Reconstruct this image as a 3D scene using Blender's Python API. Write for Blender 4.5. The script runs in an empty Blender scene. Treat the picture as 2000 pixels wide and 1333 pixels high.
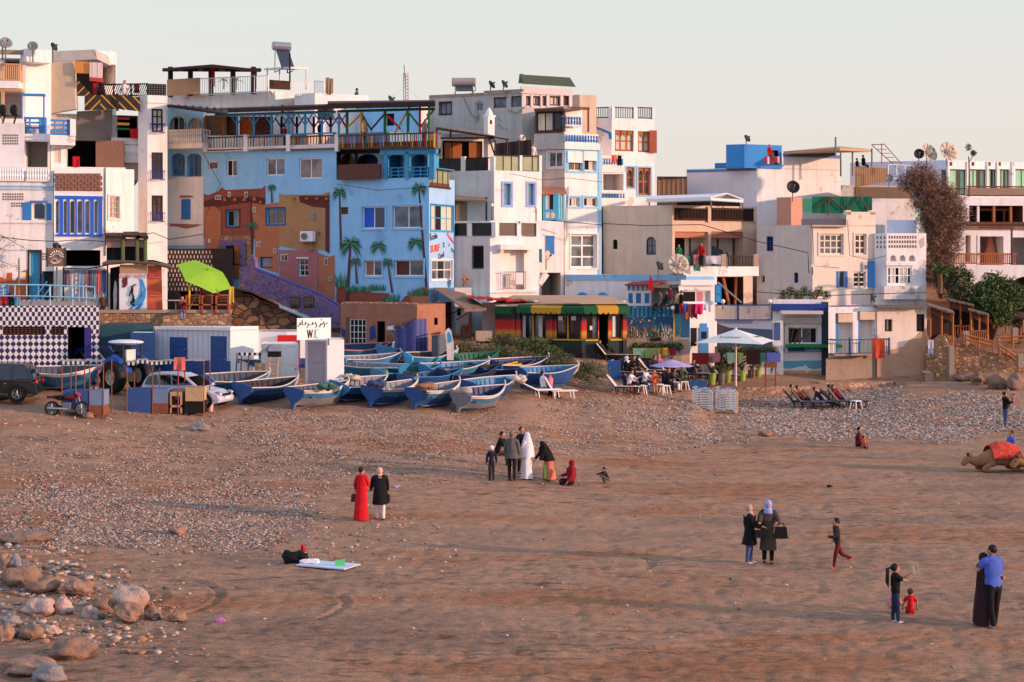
import bpy,math,random
import numpy as np
from mathutils import Vector,Matrix,noise,Euler
R=math.radians
random.seed(7)
scn=bpy.context.scene
COL=scn.collection
F,CH,HY=3000.0,8.0,515.0
cam=bpy.data.objects.new('camera',bpy.data.cameras.new('camera'))
COL.objects.link(cam)
cam.location=(0,0,CH)
cam.rotation_euler=(R(90),0,0)
cam.data.sensor_width=36
cam.data.lens=36*F/2000
cam.data.shift_y=-(666.5-HY)/2000
cam.data.clip_start=0.5
cam.data.clip_end=3000
scn.camera=cam
SUN_EL,SUN_AZ=R(9.5),R(17)
tosun=Vector((math.cos(SUN_AZ)*math.cos(SUN_EL),-math.sin(SUN_AZ)*math.cos(SUN_EL),math.sin(SUN_EL)))
sun=bpy.data.objects.new('sun',bpy.data.lights.new('sun','SUN'))
COL.objects.link(sun)
sun.rotation_euler=tosun.to_track_quat('Z','Y').to_euler()
sun.data.energy=4.3
sun.data.angle=R(1.6)
sun.data.color=(1.0,0.60,0.43)
world=bpy.data.worlds.new('World')
scn.world=world
world.use_nodes=True
wn=world.node_tree
wn.nodes.clear()
sky=wn.nodes.new('ShaderNodeTexSky')
sky.sky_type='NISHITA'
sky.sun_disc=False
sky.sun_elevation=SUN_EL
sky.sun_rotation=math.atan2(tosun.x,tosun.y)
sky.air_density=1.0
sky.dust_density=1.2
sky.ozone_density=1.0
tc=wn.nodes.new('ShaderNodeTexCoord')
sp=wn.nodes.new('ShaderNodeSeparateXYZ')
wn.links.new(tc.outputs['Generated'],sp.inputs[0])
rp=wn.nodes.new('ShaderNodeValToRGB')
rp.color_ramp.elements[0].position=0.0
rp.color_ramp.elements[0].color=(8.2,6.9,6.2,1)
rp.color_ramp.elements[1].position=0.20
rp.color_ramp.elements[1].color=(7.6,8.0,7.9,1)
e=rp.color_ramp.elements.new(0.09)
e.color=(8.1,7.55,7.1,1)
e=rp.color_ramp.elements.new(0.42)
e.color=(6.0,7.6,10.5,1)
wn.links.new(sp.outputs['Z'],rp.inputs[0])
mx=wn.nodes.new('ShaderNodeMix')
mx.data_type='RGBA'
mx.inputs[0].default_value=0.82
wn.links.new(sky.outputs[0],mx.inputs[6])
wn.links.new(rp.outputs[0],mx.inputs[7])
dt=wn.nodes.new('ShaderNodeVectorMath')
dt.operation='DOT_PRODUCT'
dt.inputs[1].default_value=(-.55,-.84,0)
wn.links.new(tc.outputs['Generated'],dt.inputs[0])
mr=wn.nodes.new('ShaderNodeMapRange')
mr.inputs[1].default_value=.05
mr.inputs[2].default_value=.75
wn.links.new(dt.outputs['Value'],mr.inputs[0])
mx2=wn.nodes.new('ShaderNodeMix')
mx2.data_type='RGBA'
mx2.inputs[7].default_value=(6.0,7.2,10.0,1)
wn.links.new(mr.outputs[0],mx2.inputs[0])
wn.links.new(mx.outputs[2],mx2.inputs[6])
bg=wn.nodes.new('ShaderNodeBackground')
bg.inputs[1].default_value=0.10
wn.links.new(mx2.outputs[2],bg.inputs[0])
wo=wn.nodes.new('ShaderNodeOutputWorld')
wn.links.new(bg.outputs[0],wo.inputs[0])
scn.view_settings.view_transform='Standard'
scn.view_settings.look='None'
scn.view_settings.exposure=0.2
scn.view_settings.gamma=1.0
scn.cycles.max_bounces=5
scn.cycles.diffuse_bounces=3
scn.cycles.glossy_bounces=3
scn.cycles.transmission_bounces=3
scn.cycles.use_denoising=True
LSC=1.0
def LS(Y):
 return Y*LSC if 70<=Y<83 else Y
def P(px,py,Y):
 Y=LS(Y)
 return Vector(((px-1000)/F*Y,Y,CH-(py-HY)/F*Y))
def X_(px,Y):
 return(px-1000)/F*LS(Y)
def Z_(py,Y):
 return CH-(py-HY)/F*LS(Y)
def s2l(c):
 return tuple((x/255/12.92) if x/255<=0.04045 else((x/255+0.055)/1.055)**2.4 for x in c)
ORG={}
def tag(o,label=None,cat=None,group=None,kind=None):
 if label:o['label']=label
 if cat:o['category']=cat
 if group:o['group']=group
 if kind:o['kind']=kind
 return o
def thing(name,label,cat,loc=(0,0,0),rz=0,group=None):
 o=bpy.data.objects.new(name,None)
 COL.objects.link(o)
 o.location=loc
 o.rotation_euler=(0,0,rz)
 o.empty_display_size=0.3
 ORG[o]=Vector(loc)
 return tag(o,label,cat,group)
def copy_tree(o,parent=None):
 c=o.copy()
 COL.objects.link(c)
 if parent:c.parent=parent
 for ch in list(o.children):copy_tree(ch,c)
 return c
def dup(o,loc,rz=0,label=None,sc=1):
 c=copy_tree(o)
 c.location=loc
 c.rotation_euler=(0,0,rz)
 c.scale=(sc,)*3
 if label:c['label']=label
 return c
MATS={}
def nodes(name):
 m=bpy.data.materials.new(name)
 m.use_nodes=True
 return m,m.node_tree,m.node_tree.nodes['Principled BSDF']
def mk(name,col,rough=0.85,var=0.10,dirt=0.0,bump=0.15,scale=1.0,metal=0.0,streak=0.0,dcol=(90,72,60),spec=0.3,peel=0.0):
 if name in MATS:return MATS[name]
 m,nt,b=nodes(name)
 L=nt.links
 b.inputs['Roughness'].default_value=rough
 b.inputs['Metallic'].default_value=metal
 b.inputs['Specular IOR Level'].default_value=spec
 c=s2l(col)
 g=nt.nodes.new('ShaderNodeNewGeometry')
 n1=nt.nodes.new('ShaderNodeTexNoise')
 n1.inputs['Scale'].default_value=0.9*scale
 n1.inputs['Detail'].default_value=6
 n1.inputs['Roughness'].default_value=0.65
 L.new(g.outputs['Position'],n1.inputs['Vector'])
 r1=nt.nodes.new('ShaderNodeValToRGB')
 r1.color_ramp.elements[0].position=0.3
 r1.color_ramp.elements[1].position=0.7
 r1.color_ramp.elements[0].color=tuple(x*(1-var) for x in c)+(1,)
 r1.color_ramp.elements[1].color=tuple(min(1,x*(1+var*.6)) for x in c)+(1,)
 L.new(n1.outputs['Fac'],r1.inputs[0])
 out=r1.outputs[0]
 def layer(fac,amt,lo,hi,out):
  rr=nt.nodes.new('ShaderNodeMapRange')
  rr.inputs[1].default_value=lo
  rr.inputs[2].default_value=hi
  rr.inputs[4].default_value=amt
  L.new(fac,rr.inputs[0])
  x=nt.nodes.new('ShaderNodeMix')
  x.data_type='RGBA'
  L.new(rr.outputs[0],x.inputs[0])
  L.new(out,x.inputs[6])
  x.inputs[7].default_value=s2l(dcol)+(1,)
  return x.outputs[2]
 if dirt:
  n2=nt.nodes.new('ShaderNodeTexNoise')
  n2.inputs['Scale'].default_value=2.3*scale
  n2.inputs['Detail'].default_value=8
  n2.inputs['Roughness'].default_value=0.75
  L.new(g.outputs['Position'],n2.inputs['Vector'])
  out=layer(n2.outputs['Fac'],dirt,0.52,0.72,out)
 if streak:
  mp=nt.nodes.new('ShaderNodeMapping')
  mp.inputs['Scale'].default_value=(3.5,3.5,0.22)
  L.new(g.outputs['Position'],mp.inputs[0])
  n3=nt.nodes.new('ShaderNodeTexNoise')
  n3.inputs['Scale'].default_value=1.0
  n3.inputs['Detail'].default_value=5
  L.new(mp.outputs[0],n3.inputs['Vector'])
  out=layer(n3.outputs['Fac'],streak,0.5,0.75,out)
 if peel:
  n5=nt.nodes.new('ShaderNodeTexNoise')
  n5.inputs['Scale'].default_value=.8*scale
  n5.inputs['Detail'].default_value=12
  n5.inputs['Roughness'].default_value=.62
  n5.noise_dimensions='4D'
  n5.inputs['W'].default_value=3.7
  L.new(g.outputs['Position'],n5.inputs['Vector'])
  out=layer(n5.outputs['Fac'],peel,.615,.63,out)
 L.new(out,b.inputs['Base Color'])
 if bump:
  n4=nt.nodes.new('ShaderNodeTexNoise')
  n4.inputs['Scale'].default_value=7*scale
  n4.inputs['Detail'].default_value=5
  L.new(g.outputs['Position'],n4.inputs['Vector'])
  bp=nt.nodes.new('ShaderNodeBump')
  bp.inputs['Strength'].default_value=bump
  bp.inputs['Distance'].default_value=0.05
  L.new(n4.outputs['Fac'],bp.inputs['Height'])
  L.new(bp.outputs[0],b.inputs['Normal'])
 MATS[name]=m
 return m
def stripes(name,cols,per,axis=(1,0,0),rough=.8,sharp=True,wob=0.0,bump=0.0):
 if name in MATS:return MATS[name]
 m,nt,b=nodes(name)
 L=nt.links
 b.inputs['Roughness'].default_value=rough
 g=nt.nodes.new('ShaderNodeNewGeometry')
 d=nt.nodes.new('ShaderNodeVectorMath')
 d.operation='DOT_PRODUCT'
 d.inputs[1].default_value=axis
 L.new(g.outputs['Position'],d.inputs[0])
 src=d.outputs['Value']
 if wob:
  n=nt.nodes.new('ShaderNodeTexNoise')
  n.inputs['Scale'].default_value=2
  L.new(g.outputs['Position'],n.inputs['Vector'])
  ma=nt.nodes.new('ShaderNodeMath')
  ma.operation='MULTIPLY_ADD'
  ma.inputs[1].default_value=wob
  L.new(n.outputs['Fac'],ma.inputs[0])
  L.new(src,ma.inputs[2])
  src=ma.outputs[0]
 a=nt.nodes.new('ShaderNodeMath')
 a.operation='DIVIDE'
 a.inputs[1].default_value=per
 L.new(src,a.inputs[0])
 fr=nt.nodes.new('ShaderNodeMath')
 fr.operation='FRACT'
 L.new(a.outputs[0],fr.inputs[0])
 r=nt.nodes.new('ShaderNodeValToRGB')
 r.color_ramp.interpolation='CONSTANT' if sharp else 'LINEAR'
 k=len(cols)
 while len(r.color_ramp.elements)<k:r.color_ramp.elements.new(.5)
 for i,(p,c) in enumerate(cols):
  r.color_ramp.elements[i].position=p
  r.color_ramp.elements[i].color=s2l(c)+(1,)
 L.new(fr.outputs[0],r.inputs[0])
 L.new(r.outputs[0],b.inputs['Base Color'])
 if bump:
  bp=nt.nodes.new('ShaderNodeBump')
  bp.inputs['Strength'].default_value=bump
  bp.inputs['Distance'].default_value=.04
  si=nt.nodes.new('ShaderNodeMath')
  si.operation='PINGPONG'
  si.inputs[1].default_value=.5
  L.new(fr.outputs[0],si.inputs[0])
  L.new(si.outputs[0],bp.inputs['Height'])
  L.new(bp.outputs[0],b.inputs['Normal'])
 MATS[name]=m
 return m
def stonemat(name,cols,mortar,scale=2.5,edge=0.06,rough=.9,zs=1.3,bump=.8):
 if name in MATS:return MATS[name]
 m,nt,b=nodes(name)
 L=nt.links
 b.inputs['Roughness'].default_value=rough
 g=nt.nodes.new('ShaderNodeNewGeometry')
 mp=nt.nodes.new('ShaderNodeMapping')
 mp.inputs['Scale'].default_value=(scale,scale,scale*zs)
 L.new(g.outputs['Position'],mp.inputs[0])
 nz=nt.nodes.new('ShaderNodeTexNoise')
 nz.inputs['Scale'].default_value=1.5
 L.new(mp.outputs[0],nz.inputs['Vector'])
 ad=nt.nodes.new('ShaderNodeMix')
 ad.data_type='RGBA'
 ad.blend_type='LINEAR_LIGHT'
 ad.inputs[0].default_value=.25
 L.new(mp.outputs[0],ad.inputs[6])
 L.new(nz.outputs['Color'],ad.inputs[7])
 v=nt.nodes.new('ShaderNodeTexVoronoi')
 v.inputs['Scale'].default_value=1
 L.new(ad.outputs[2],v.inputs['Vector'])
 v2=nt.nodes.new('ShaderNodeTexVoronoi')
 v2.feature='DISTANCE_TO_EDGE'
 v2.inputs['Scale'].default_value=1
 L.new(ad.outputs[2],v2.inputs['Vector'])
 sx=nt.nodes.new('ShaderNodeSeparateColor')
 L.new(v.outputs['Color'],sx.inputs[0])
 r=nt.nodes.new('ShaderNodeValToRGB')
 while len(r.color_ramp.elements)<len(cols):r.color_ramp.elements.new(.5)
 for i,c in enumerate(cols):
  r.color_ramp.elements[i].position=i/max(1,len(cols)-1)
  r.color_ramp.elements[i].color=s2l(c)+(1,)
 L.new(sx.outputs[0],r.inputs[0])
 n2=nt.nodes.new('ShaderNodeTexNoise')
 n2.inputs['Scale'].default_value=12
 n2.inputs['Detail'].default_value=5
 L.new(g.outputs['Position'],n2.inputs['Vector'])
 mm=nt.nodes.new('ShaderNodeMix')
 mm.data_type='RGBA'
 mm.blend_type='OVERLAY'
 mm.inputs[0].default_value=.5
 L.new(r.outputs[0],mm.inputs[6])
 L.new(n2.outputs['Fac'],mm.inputs[7])
 cr=nt.nodes.new('ShaderNodeMapRange')
 cr.inputs[1].default_value=edge*.5
 cr.inputs[2].default_value=edge*1.4
 L.new(v2.outputs['Distance'],cr.inputs[0])
 x=nt.nodes.new('ShaderNodeMix')
 x.data_type='RGBA'
 L.new(cr.outputs[0],x.inputs[0])
 x.inputs[6].default_value=s2l(mortar)+(1,)
 L.new(mm.outputs[2],x.inputs[7])
 L.new(x.outputs[2],b.inputs['Base Color'])
 bp=nt.nodes.new('ShaderNodeBump')
 bp.inputs['Strength'].default_value=bump
 bp.inputs['Distance'].default_value=.06
 L.new(cr.outputs[0],bp.inputs['Height'])
 L.new(bp.outputs[0],b.inputs['Normal'])
 MATS[name]=m
 return m
def glassmat(name,col=(18,22,26),rough=0.06,spec=0.8):
 if name in MATS:return MATS[name]
 m,nt,b=nodes(name)
 L=nt.links
 g=nt.nodes.new('ShaderNodeNewGeometry')
 n=nt.nodes.new('ShaderNodeTexNoise')
 n.inputs['Scale'].default_value=1.1
 L.new(g.outputs['Position'],n.inputs['Vector'])
 r=nt.nodes.new('ShaderNodeValToRGB')
 c=s2l(col)
 r.color_ramp.elements[0].position=.42
 r.color_ramp.elements[1].position=.58
 r.color_ramp.elements[0].color=tuple(x*.6 for x in c)+(1,)
 r.color_ramp.elements[1].color=tuple(x*1.5 for x in c)+(1,)
 L.new(n.outputs['Fac'],r.inputs[0])
 L.new(r.outputs[0],b.inputs['Base Color'])
 b.inputs['Roughness'].default_value=rough
 b.inputs['Specular IOR Level'].default_value=spec
 MATS[name]=m
 return m
SPLIT=set('pillar painted_window painted_pane wall_lamp beam_end rail_post screen_post screen_panel white_post roof_post timber_post terrace_post turquoise_column pilaster shutter_box roller_shutter roller_blind glass_door notice carved_door blue_mullion pier buttress parapet_horn shutter door_frame lintel blue_stripe painted_panel ledge white_panel parapet trim blue_parapet painted_board rail_board open_door door_surround balcony_front timber_deck cornice'.split())
class MB:
 def __init__(s):
  s.v=[];s.f=[];s.m=[];s.mats=[];s.ch=[]
 def mi(s,mat):
  if mat is None:mat=W
  if mat not in s.mats:s.mats.append(mat)
  return s.mats.index(mat)
 def face(s,pts,mat=None):
  i=len(s.v)
  s.v+=[tuple(p) for p in pts]
  s.f.append(tuple(range(i,i+len(pts))))
  s.m.append(s.mi(mat))
 def mesh(s,vs,fs,mat=None):
  i=len(s.v);k=s.mi(mat);s.ch.append(len(s.f))
  s.v+=[tuple(p) for p in vs]
  for f in fs:
   s.f.append(tuple(i+a for a in f));s.m.append(k)
 def obox(s,c,ax,ay,az,mat=None):
  c,ax,ay,az=Vector(c),Vector(ax),Vector(ay),Vector(az)
  vs=[c+ax*i+ay*j+az*k for k in(-1,1) for j in(-1,1) for i in(-1,1)]
  s.mesh(vs,[(0,2,3,1),(4,5,7,6),(0,1,5,4),(2,6,7,3),(0,4,6,2),(1,3,7,5)],mat)
 def box(s,c,d,mat=None,rz=0):
  ca,sa=math.cos(rz),math.sin(rz)
  s.obox(c,Vector((ca,sa,0))*d[0]/2,Vector((-sa,ca,0))*d[1]/2,Vector((0,0,d[2]/2)),mat)
 def slab(s,pts,t,mat=None):
  t=Vector(t);n=len(pts)
  pts=[Vector(p) for p in pts]
  vs=pts+[p+t for p in pts]
  fs=[tuple(range(n-1,-1,-1)),tuple(range(n,2*n))]+[(i,(i+1)%n,n+(i+1)%n,n+i) for i in range(n)]
  s.mesh(vs,fs,mat)
 def tube(s,a,b,r,mat=None,r2=None,n=6,cap=True):
  a,b=Vector(a),Vector(b)
  if r2 is None:r2=r
  d=(b-a)
  if d.length<1e-6:return
  d.normalize()
  u=d.orthogonal().normalized();w=d.cross(u)
  vs=[]
  for p,rr in((a,r),(b,r2)):
   for i in range(n):
    t=2*math.pi*(i+.5)/n
    vs.append(p+(u*math.cos(t)+w*math.sin(t))*rr)
  fs=[(i,(i+1)%n,n+(i+1)%n,n+i) for i in range(n)]
  if cap:fs+=[tuple(range(n-1,-1,-1)),tuple(range(n,2*n))]
  s.mesh(vs,fs,mat)
 def path(s,pts,r,mat=None,n=5):
  pts=[Vector(p) for p in pts]
  k=len(pts);vs=[]
  rr=r if isinstance(r,(list,tuple)) else[r]*k
  u=None
  for i,p in enumerate(pts):
   d=(pts[min(k-1,i+1)]-pts[max(0,i-1)]).normalized()
   if u is None:u=d.orthogonal().normalized()
   else:
    u=(u-d*u.dot(d))
    u=u.normalized() if u.length>1e-5 else d.orthogonal().normalized()
   w=d.cross(u)
   for j in range(n):
    t=2*math.pi*j/n
    vs.append(p+(u*math.cos(t)+w*math.sin(t))*rr[i])
  fs=[(i*n+j,i*n+(j+1)%n,(i+1)*n+(j+1)%n,(i+1)*n+j) for i in range(k-1) for j in range(n)]
  fs+=[tuple(range(n-1,-1,-1)),tuple((k-1)*n+j for j in range(n))]
  s.mesh(vs,fs,mat)
 def lathe(s,prof,c=(0,0,0),mat=None,n=14,axis=None,up=None):
  c=Vector(c)
  az=Vector(axis or(0,0,1)).normalized()
  ux=az.orthogonal().normalized();uy=az.cross(ux)
  vs=[]
  for r,h in prof:
   for j in range(n):
    t=2*math.pi*j/n
    vs.append(c+az*h+(ux*math.cos(t)+uy*math.sin(t))*r)
  k=len(prof)
  fs=[(i*n+j,i*n+(j+1)%n,(i+1)*n+(j+1)%n,(i+1)*n+j) for i in range(k-1) for j in range(n)]
  if prof[0]!=prof[-1] and prof[0][0]>1e-4:fs.append(tuple(range(n-1,-1,-1)))
  if prof[0]!=prof[-1] and prof[-1][0]>1e-4:fs.append(tuple((k-1)*n+j for j in range(n)))
  s.mesh(vs,fs,mat)
 def ball(s,c,r,mat=None,n=10,k=7,jit=0,seed=0):
  c=Vector(c)
  r=Vector(r) if hasattr(r,'__len__') else Vector((r,r,r))
  vs=[]
  for i in range(1,k):
   a=math.pi*i/k
   for j in range(n):
    t=2*math.pi*j/n
    d=Vector((math.sin(a)*math.cos(t),math.sin(a)*math.sin(t),math.cos(a)))
    q=1+jit*noise.noise(d*1.6+Vector((seed*3.1,seed*1.7,seed))) if jit else 1
    vs.append(c+Vector((d.x*r.x,d.y*r.y,d.z*r.z))*q)
  vs+=[c+Vector((0,0,r.z)),c-Vector((0,0,r.z))]
  fs=[(i*n+j,(i+1)*n+j,(i+1)*n+(j+1)%n,i*n+(j+1)%n) for i in range(k-2) for j in range(n)]
  T=(k-1)*n
  fs+=[(T,j,(j+1)%n) for j in range(n)]+[(T+1,(k-2)*n+(j+1)%n,(k-2)*n+j) for j in range(n)]
  s.mesh(vs,fs,mat)
 def build(s,name,parent=None,smooth=False,local=False,loc=None):
  if not s.f:return None
  if name in SPLIT and len(s.ch)>1 and len(s.ch)<=60:
   o=None
   for a,b in zip(s.ch,s.ch[1:]+[len(s.f)]):
    q=MB();vi=sorted({k for f in s.f[a:b] for k in f});mp={k:i for i,k in enumerate(vi)}
    q.mesh([s.v[k] for k in vi],[tuple(mp[k] for k in f) for f in s.f[a:b]],s.mats[s.m[a]])
    q.ch=q.ch[:1];o=q.build(name,parent,smooth,local,loc)
   return o
  me=bpy.data.meshes.new(name)
  o=bpy.data.objects.new(name,me)
  org=Vector((0,0,0))
  if parent is not None and not local:org=ORG[parent]
  elif loc is not None:org=Vector(loc)
  elif parent is None and not local:
   a=np.array(s.v);org=Vector((a[:,0].mean(),a[:,1].mean(),a[:,2].min()))
  vs=[(a-org.x,b-org.y,c-org.z) for a,b,c in s.v] if not local else s.v
  me.from_pydata(vs,[],s.f)
  for m in s.mats:me.materials.append(m)
  if len(s.mats)>1:me.polygons.foreach_set('material_index',s.m)
  if smooth:me.polygons.foreach_set('use_smooth',[True]*len(s.f))
  me.update()
  COL.objects.link(o)
  if parent is not None:
   o.parent=parent
   ORG[o]=org
  else:
   if not local or loc is not None:o.location=org
   ORG[o]=org
  return o
def solo(mb,name,label,cat,group=None,smooth=False,kind=None):
 return tag(mb.build(name,smooth=smooth),label,cat,group,kind)
W=mk('white_plaster',(236,228,222),dirt=.14,streak=.24,peel=.45,dcol=(150,128,112))
W2=mk('old_white_plaster',(222,212,204),dirt=.30,streak=.30,dcol=(140,112,92),peel=.45)
GREY=mk('grey_render',(190,180,170),dirt=.3,streak=.25,dcol=(110,96,84),peel=.45)
BEIGE=mk('beige_render',(212,184,158),dirt=.2,streak=.22,dcol=(150,120,96),peel=.45)
BEIGEW=mk('cream_render',(232,212,192),dirt=.15,streak=.2,dcol=(160,128,104),peel=.45)
BLUEW=mk('blue_plaster',(142,196,230),dirt=.16,streak=.22,peel=.45,dcol=(112,150,190))
LBLUE=mk('pale_blue_plaster',(150,196,218),dirt=.12,streak=.2,dcol=(130,140,140))
BLUE=mk('blue_paint',(58,128,190),rough=.55,dirt=.1,dcol=(40,70,120))
RBLUE=mk('royal_blue_paint',(30,92,196),rough=.5,dirt=.06,dcol=(40,70,120))
TBLUE=mk('turquoise_paint',(62,150,190),rough=.6,dirt=.12,dcol=(60,100,120))
DBLUE=mk('dark_blue_paint',(34,60,128),rough=.6,dirt=.2,dcol=(90,60,50))
WHT=mk('white_paint',(232,230,226),rough=.5,var=.03,bump=0)
BLK=mk('black_paint',(18,17,18),rough=.6,var=.2,bump=0)
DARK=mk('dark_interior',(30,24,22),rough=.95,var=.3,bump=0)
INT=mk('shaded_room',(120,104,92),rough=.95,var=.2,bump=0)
BRN=mk('brown_wood',(98,62,42),rough=.75,dirt=.3,dcol=(50,32,24))
DBRN=mk('dark_brown_wood',(58,36,28),rough=.75,var=.3)
OWOOD=mk('orange_wood',(168,98,52),rough=.7,dirt=.25,dcol=(96,56,34))
RWOOD=mk('red_wood',(150,72,46),rough=.65,var=.2)
TAN=mk('tan_boards',(190,150,112),rough=.8,dirt=.2,dcol=(130,96,70))
REED=stripes('reed_mat',[(0,(150,118,88)),(.5,(110,84,62)),(.75,(166,134,104))],.08,(0,0,1),bump=.4)
REEDV=stripes('reed_fence',[(0,(176,126,84)),(.5,(128,90,60)),(.75,(190,142,96))],.16,(1,.25,0),bump=.4,wob=.1)
HESS=mk('beige_canvas',(190,172,148),rough=.9,dirt=.2,bump=.5)
TIN=stripes('corrugated_sheet',[(0,(120,112,104)),(.5,(92,86,82))],.12,(1,.3,0),sharp=False,bump=.8)
RUST=mk('rusty_sheet',(130,78,54),rough=.85,dirt=.6,dcol=(70,42,32),scale=1.6)
STEEL=mk('steel',(170,170,172),rough=.35,metal=.8,var=.1,bump=0)
GMET=mk('grey_metal',(110,108,106),rough=.5,var=.15,bump=0)
GLS=glassmat('dark_glass')
GLG=glassmat('grey_glass',(92,96,102),.12,.6)
GLB=glassmat('brown_glass',(70,58,52),.2,.5)
CURT=mk('pale_curtain',(200,192,178),rough=.9,var=.15,bump=.2,scale=3)
CURTG=mk('green_curtain',(150,196,160),rough=.9,var=.15,bump=.2,scale=3)
GRNGL=mk('greenish_screen_panel',(140,150,116),rough=.35,var=.25,scale=2,bump=0)
SMOKE=mk('smoked_screen_panel',(44,36,36),rough=.3,var=.25,bump=0)
EARTH=mk('red_earth_plaster',(162,110,88),dirt=.5,streak=.15,peel=.45,dcol=(96,50,38))
RED=mk('red_paint',(196,28,26),rough=.6,var=.1)
YEL=mk('yellow_paint',(222,170,40),rough=.6,var=.1)
GRN=mk('green_paint',(26,108,58),rough=.6,var=.15)
CONC=mk('concrete',(160,138,118),dirt=.4,streak=.3,dcol=(110,88,72),bump=.3)
STONE=stonemat('rubble_stone',[(176,136,104),(142,104,80),(196,160,126),(116,92,76),(168,126,94)],(150,112,84),3.2,.08)
STONEB=stonemat('large_rubble_stone',[(132,96,68),(104,76,56),(156,120,86),(92,70,54)],(72,54,42),1.7,.06)
STONEP=stonemat('purple_painted_stone',[(92,86,142),(78,76,128),(104,96,150),(90,90,134)],(150,110,92),2.6,.05,zs=1.7,bump=.4)
COLS=[-400,0,450,800,1000,1150,1340,1400,1650,1830,2000,2500]
YS=[0,30,42,48,58,63,67,71,75,79,83,87,91,95,100,110,130,200]
ZT=[[0,0,0,.1,1.0,1.9,2.4,2.9,3.3,3.5,3.7,4.2,4.8,5.5,6.5,8,9,9],[0,0,0,.0,1.0,1.75,2.2,2.6,2.9,3.3,3.6,4.0,4.6,5.5,6.5,8,9,9],[0,0,0,.0,.55,1.1,1.6,2.05,2.35,2.7,3.2,4.0,4.8,5.5,6.5,8,9,9],[0,0,0,.0,.5,.95,1.3,1.65,2.1,2.6,3.1,4.0,4.8,5.5,6.5,8,9,9],[0,0,0,.0,.35,.6,.85,1.15,1.6,2.25,2.9,3.2,3.4,4.5,6.5,8,9,9],[0,0,0,.0,.1,.2,.35,.6,.95,1.35,2.45,2.9,3.0,4.0,6,8,9,9],[0,0,0,.0,.03,.06,.1,.18,.4,.75,1.1,1.35,1.45,2.0,5,8,9,9],[0,0,0,.0,.02,.03,.05,.08,.15,.24,.32,.5,1.3,2.0,5,8,9,9],[0,0,0,.0,.0,.0,.0,.03,.08,.16,.3,.5,1.05,2.0,5,7,9,9],[0,0,0,.0,.0,.0,.0,.0,.08,.3,.6,.9,1.1,2.0,4.5,6,8,9],[0,0,0,.0,.0,.0,.0,.0,.10,.4,.75,1.0,1.3,2.2,4,6,8,9],[0,0,0,.0,.0,.0,.0,.0,.2,.6,1.0,1.2,1.5,2.2,4,6,8,9]]
ZA=np.array(ZT)
def gzs(X,Y):
 px=1000+F*X/max(Y,1)
 px=min(max(px,COLS[0]),COLS[-1]-.01)
 Yc=min(max(Y,0),199.9)
 i=max(j for j in range(len(COLS)) if COLS[j]<=px)
 k=max(j for j in range(len(YS)) if YS[j]<=Yc)
 a=(px-COLS[i])/(COLS[i+1]-COLS[i]);a=a*a*(3-2*a)
 b=(Yc-YS[k])/(YS[k+1]-YS[k])
 z=(ZT[i][k]*(1-b)+ZT[i][k+1]*b)*(1-a)+(ZT[i+1][k]*(1-b)+ZT[i+1][k+1]*b)*a
 return z
def gz(X,Y):
 return gzs(X,Y)
def PG(px,py):
 t,st=25.0,.5
 while t<130:
  p=P(px,py,t)
  if p.z<=gz(p.x,t):
   lo,hi=t-st,t
   for _ in range(12):
    m=(lo+hi)/2
    q=P(px,py,m)
    if q.z<=gz(q.x,m):hi=m
    else:lo=m
   q=P(px,py,hi)
   return Vector((q.x,q.y,gz(q.x,q.y)))
  t+=st
 return P(px,py,90)
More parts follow.
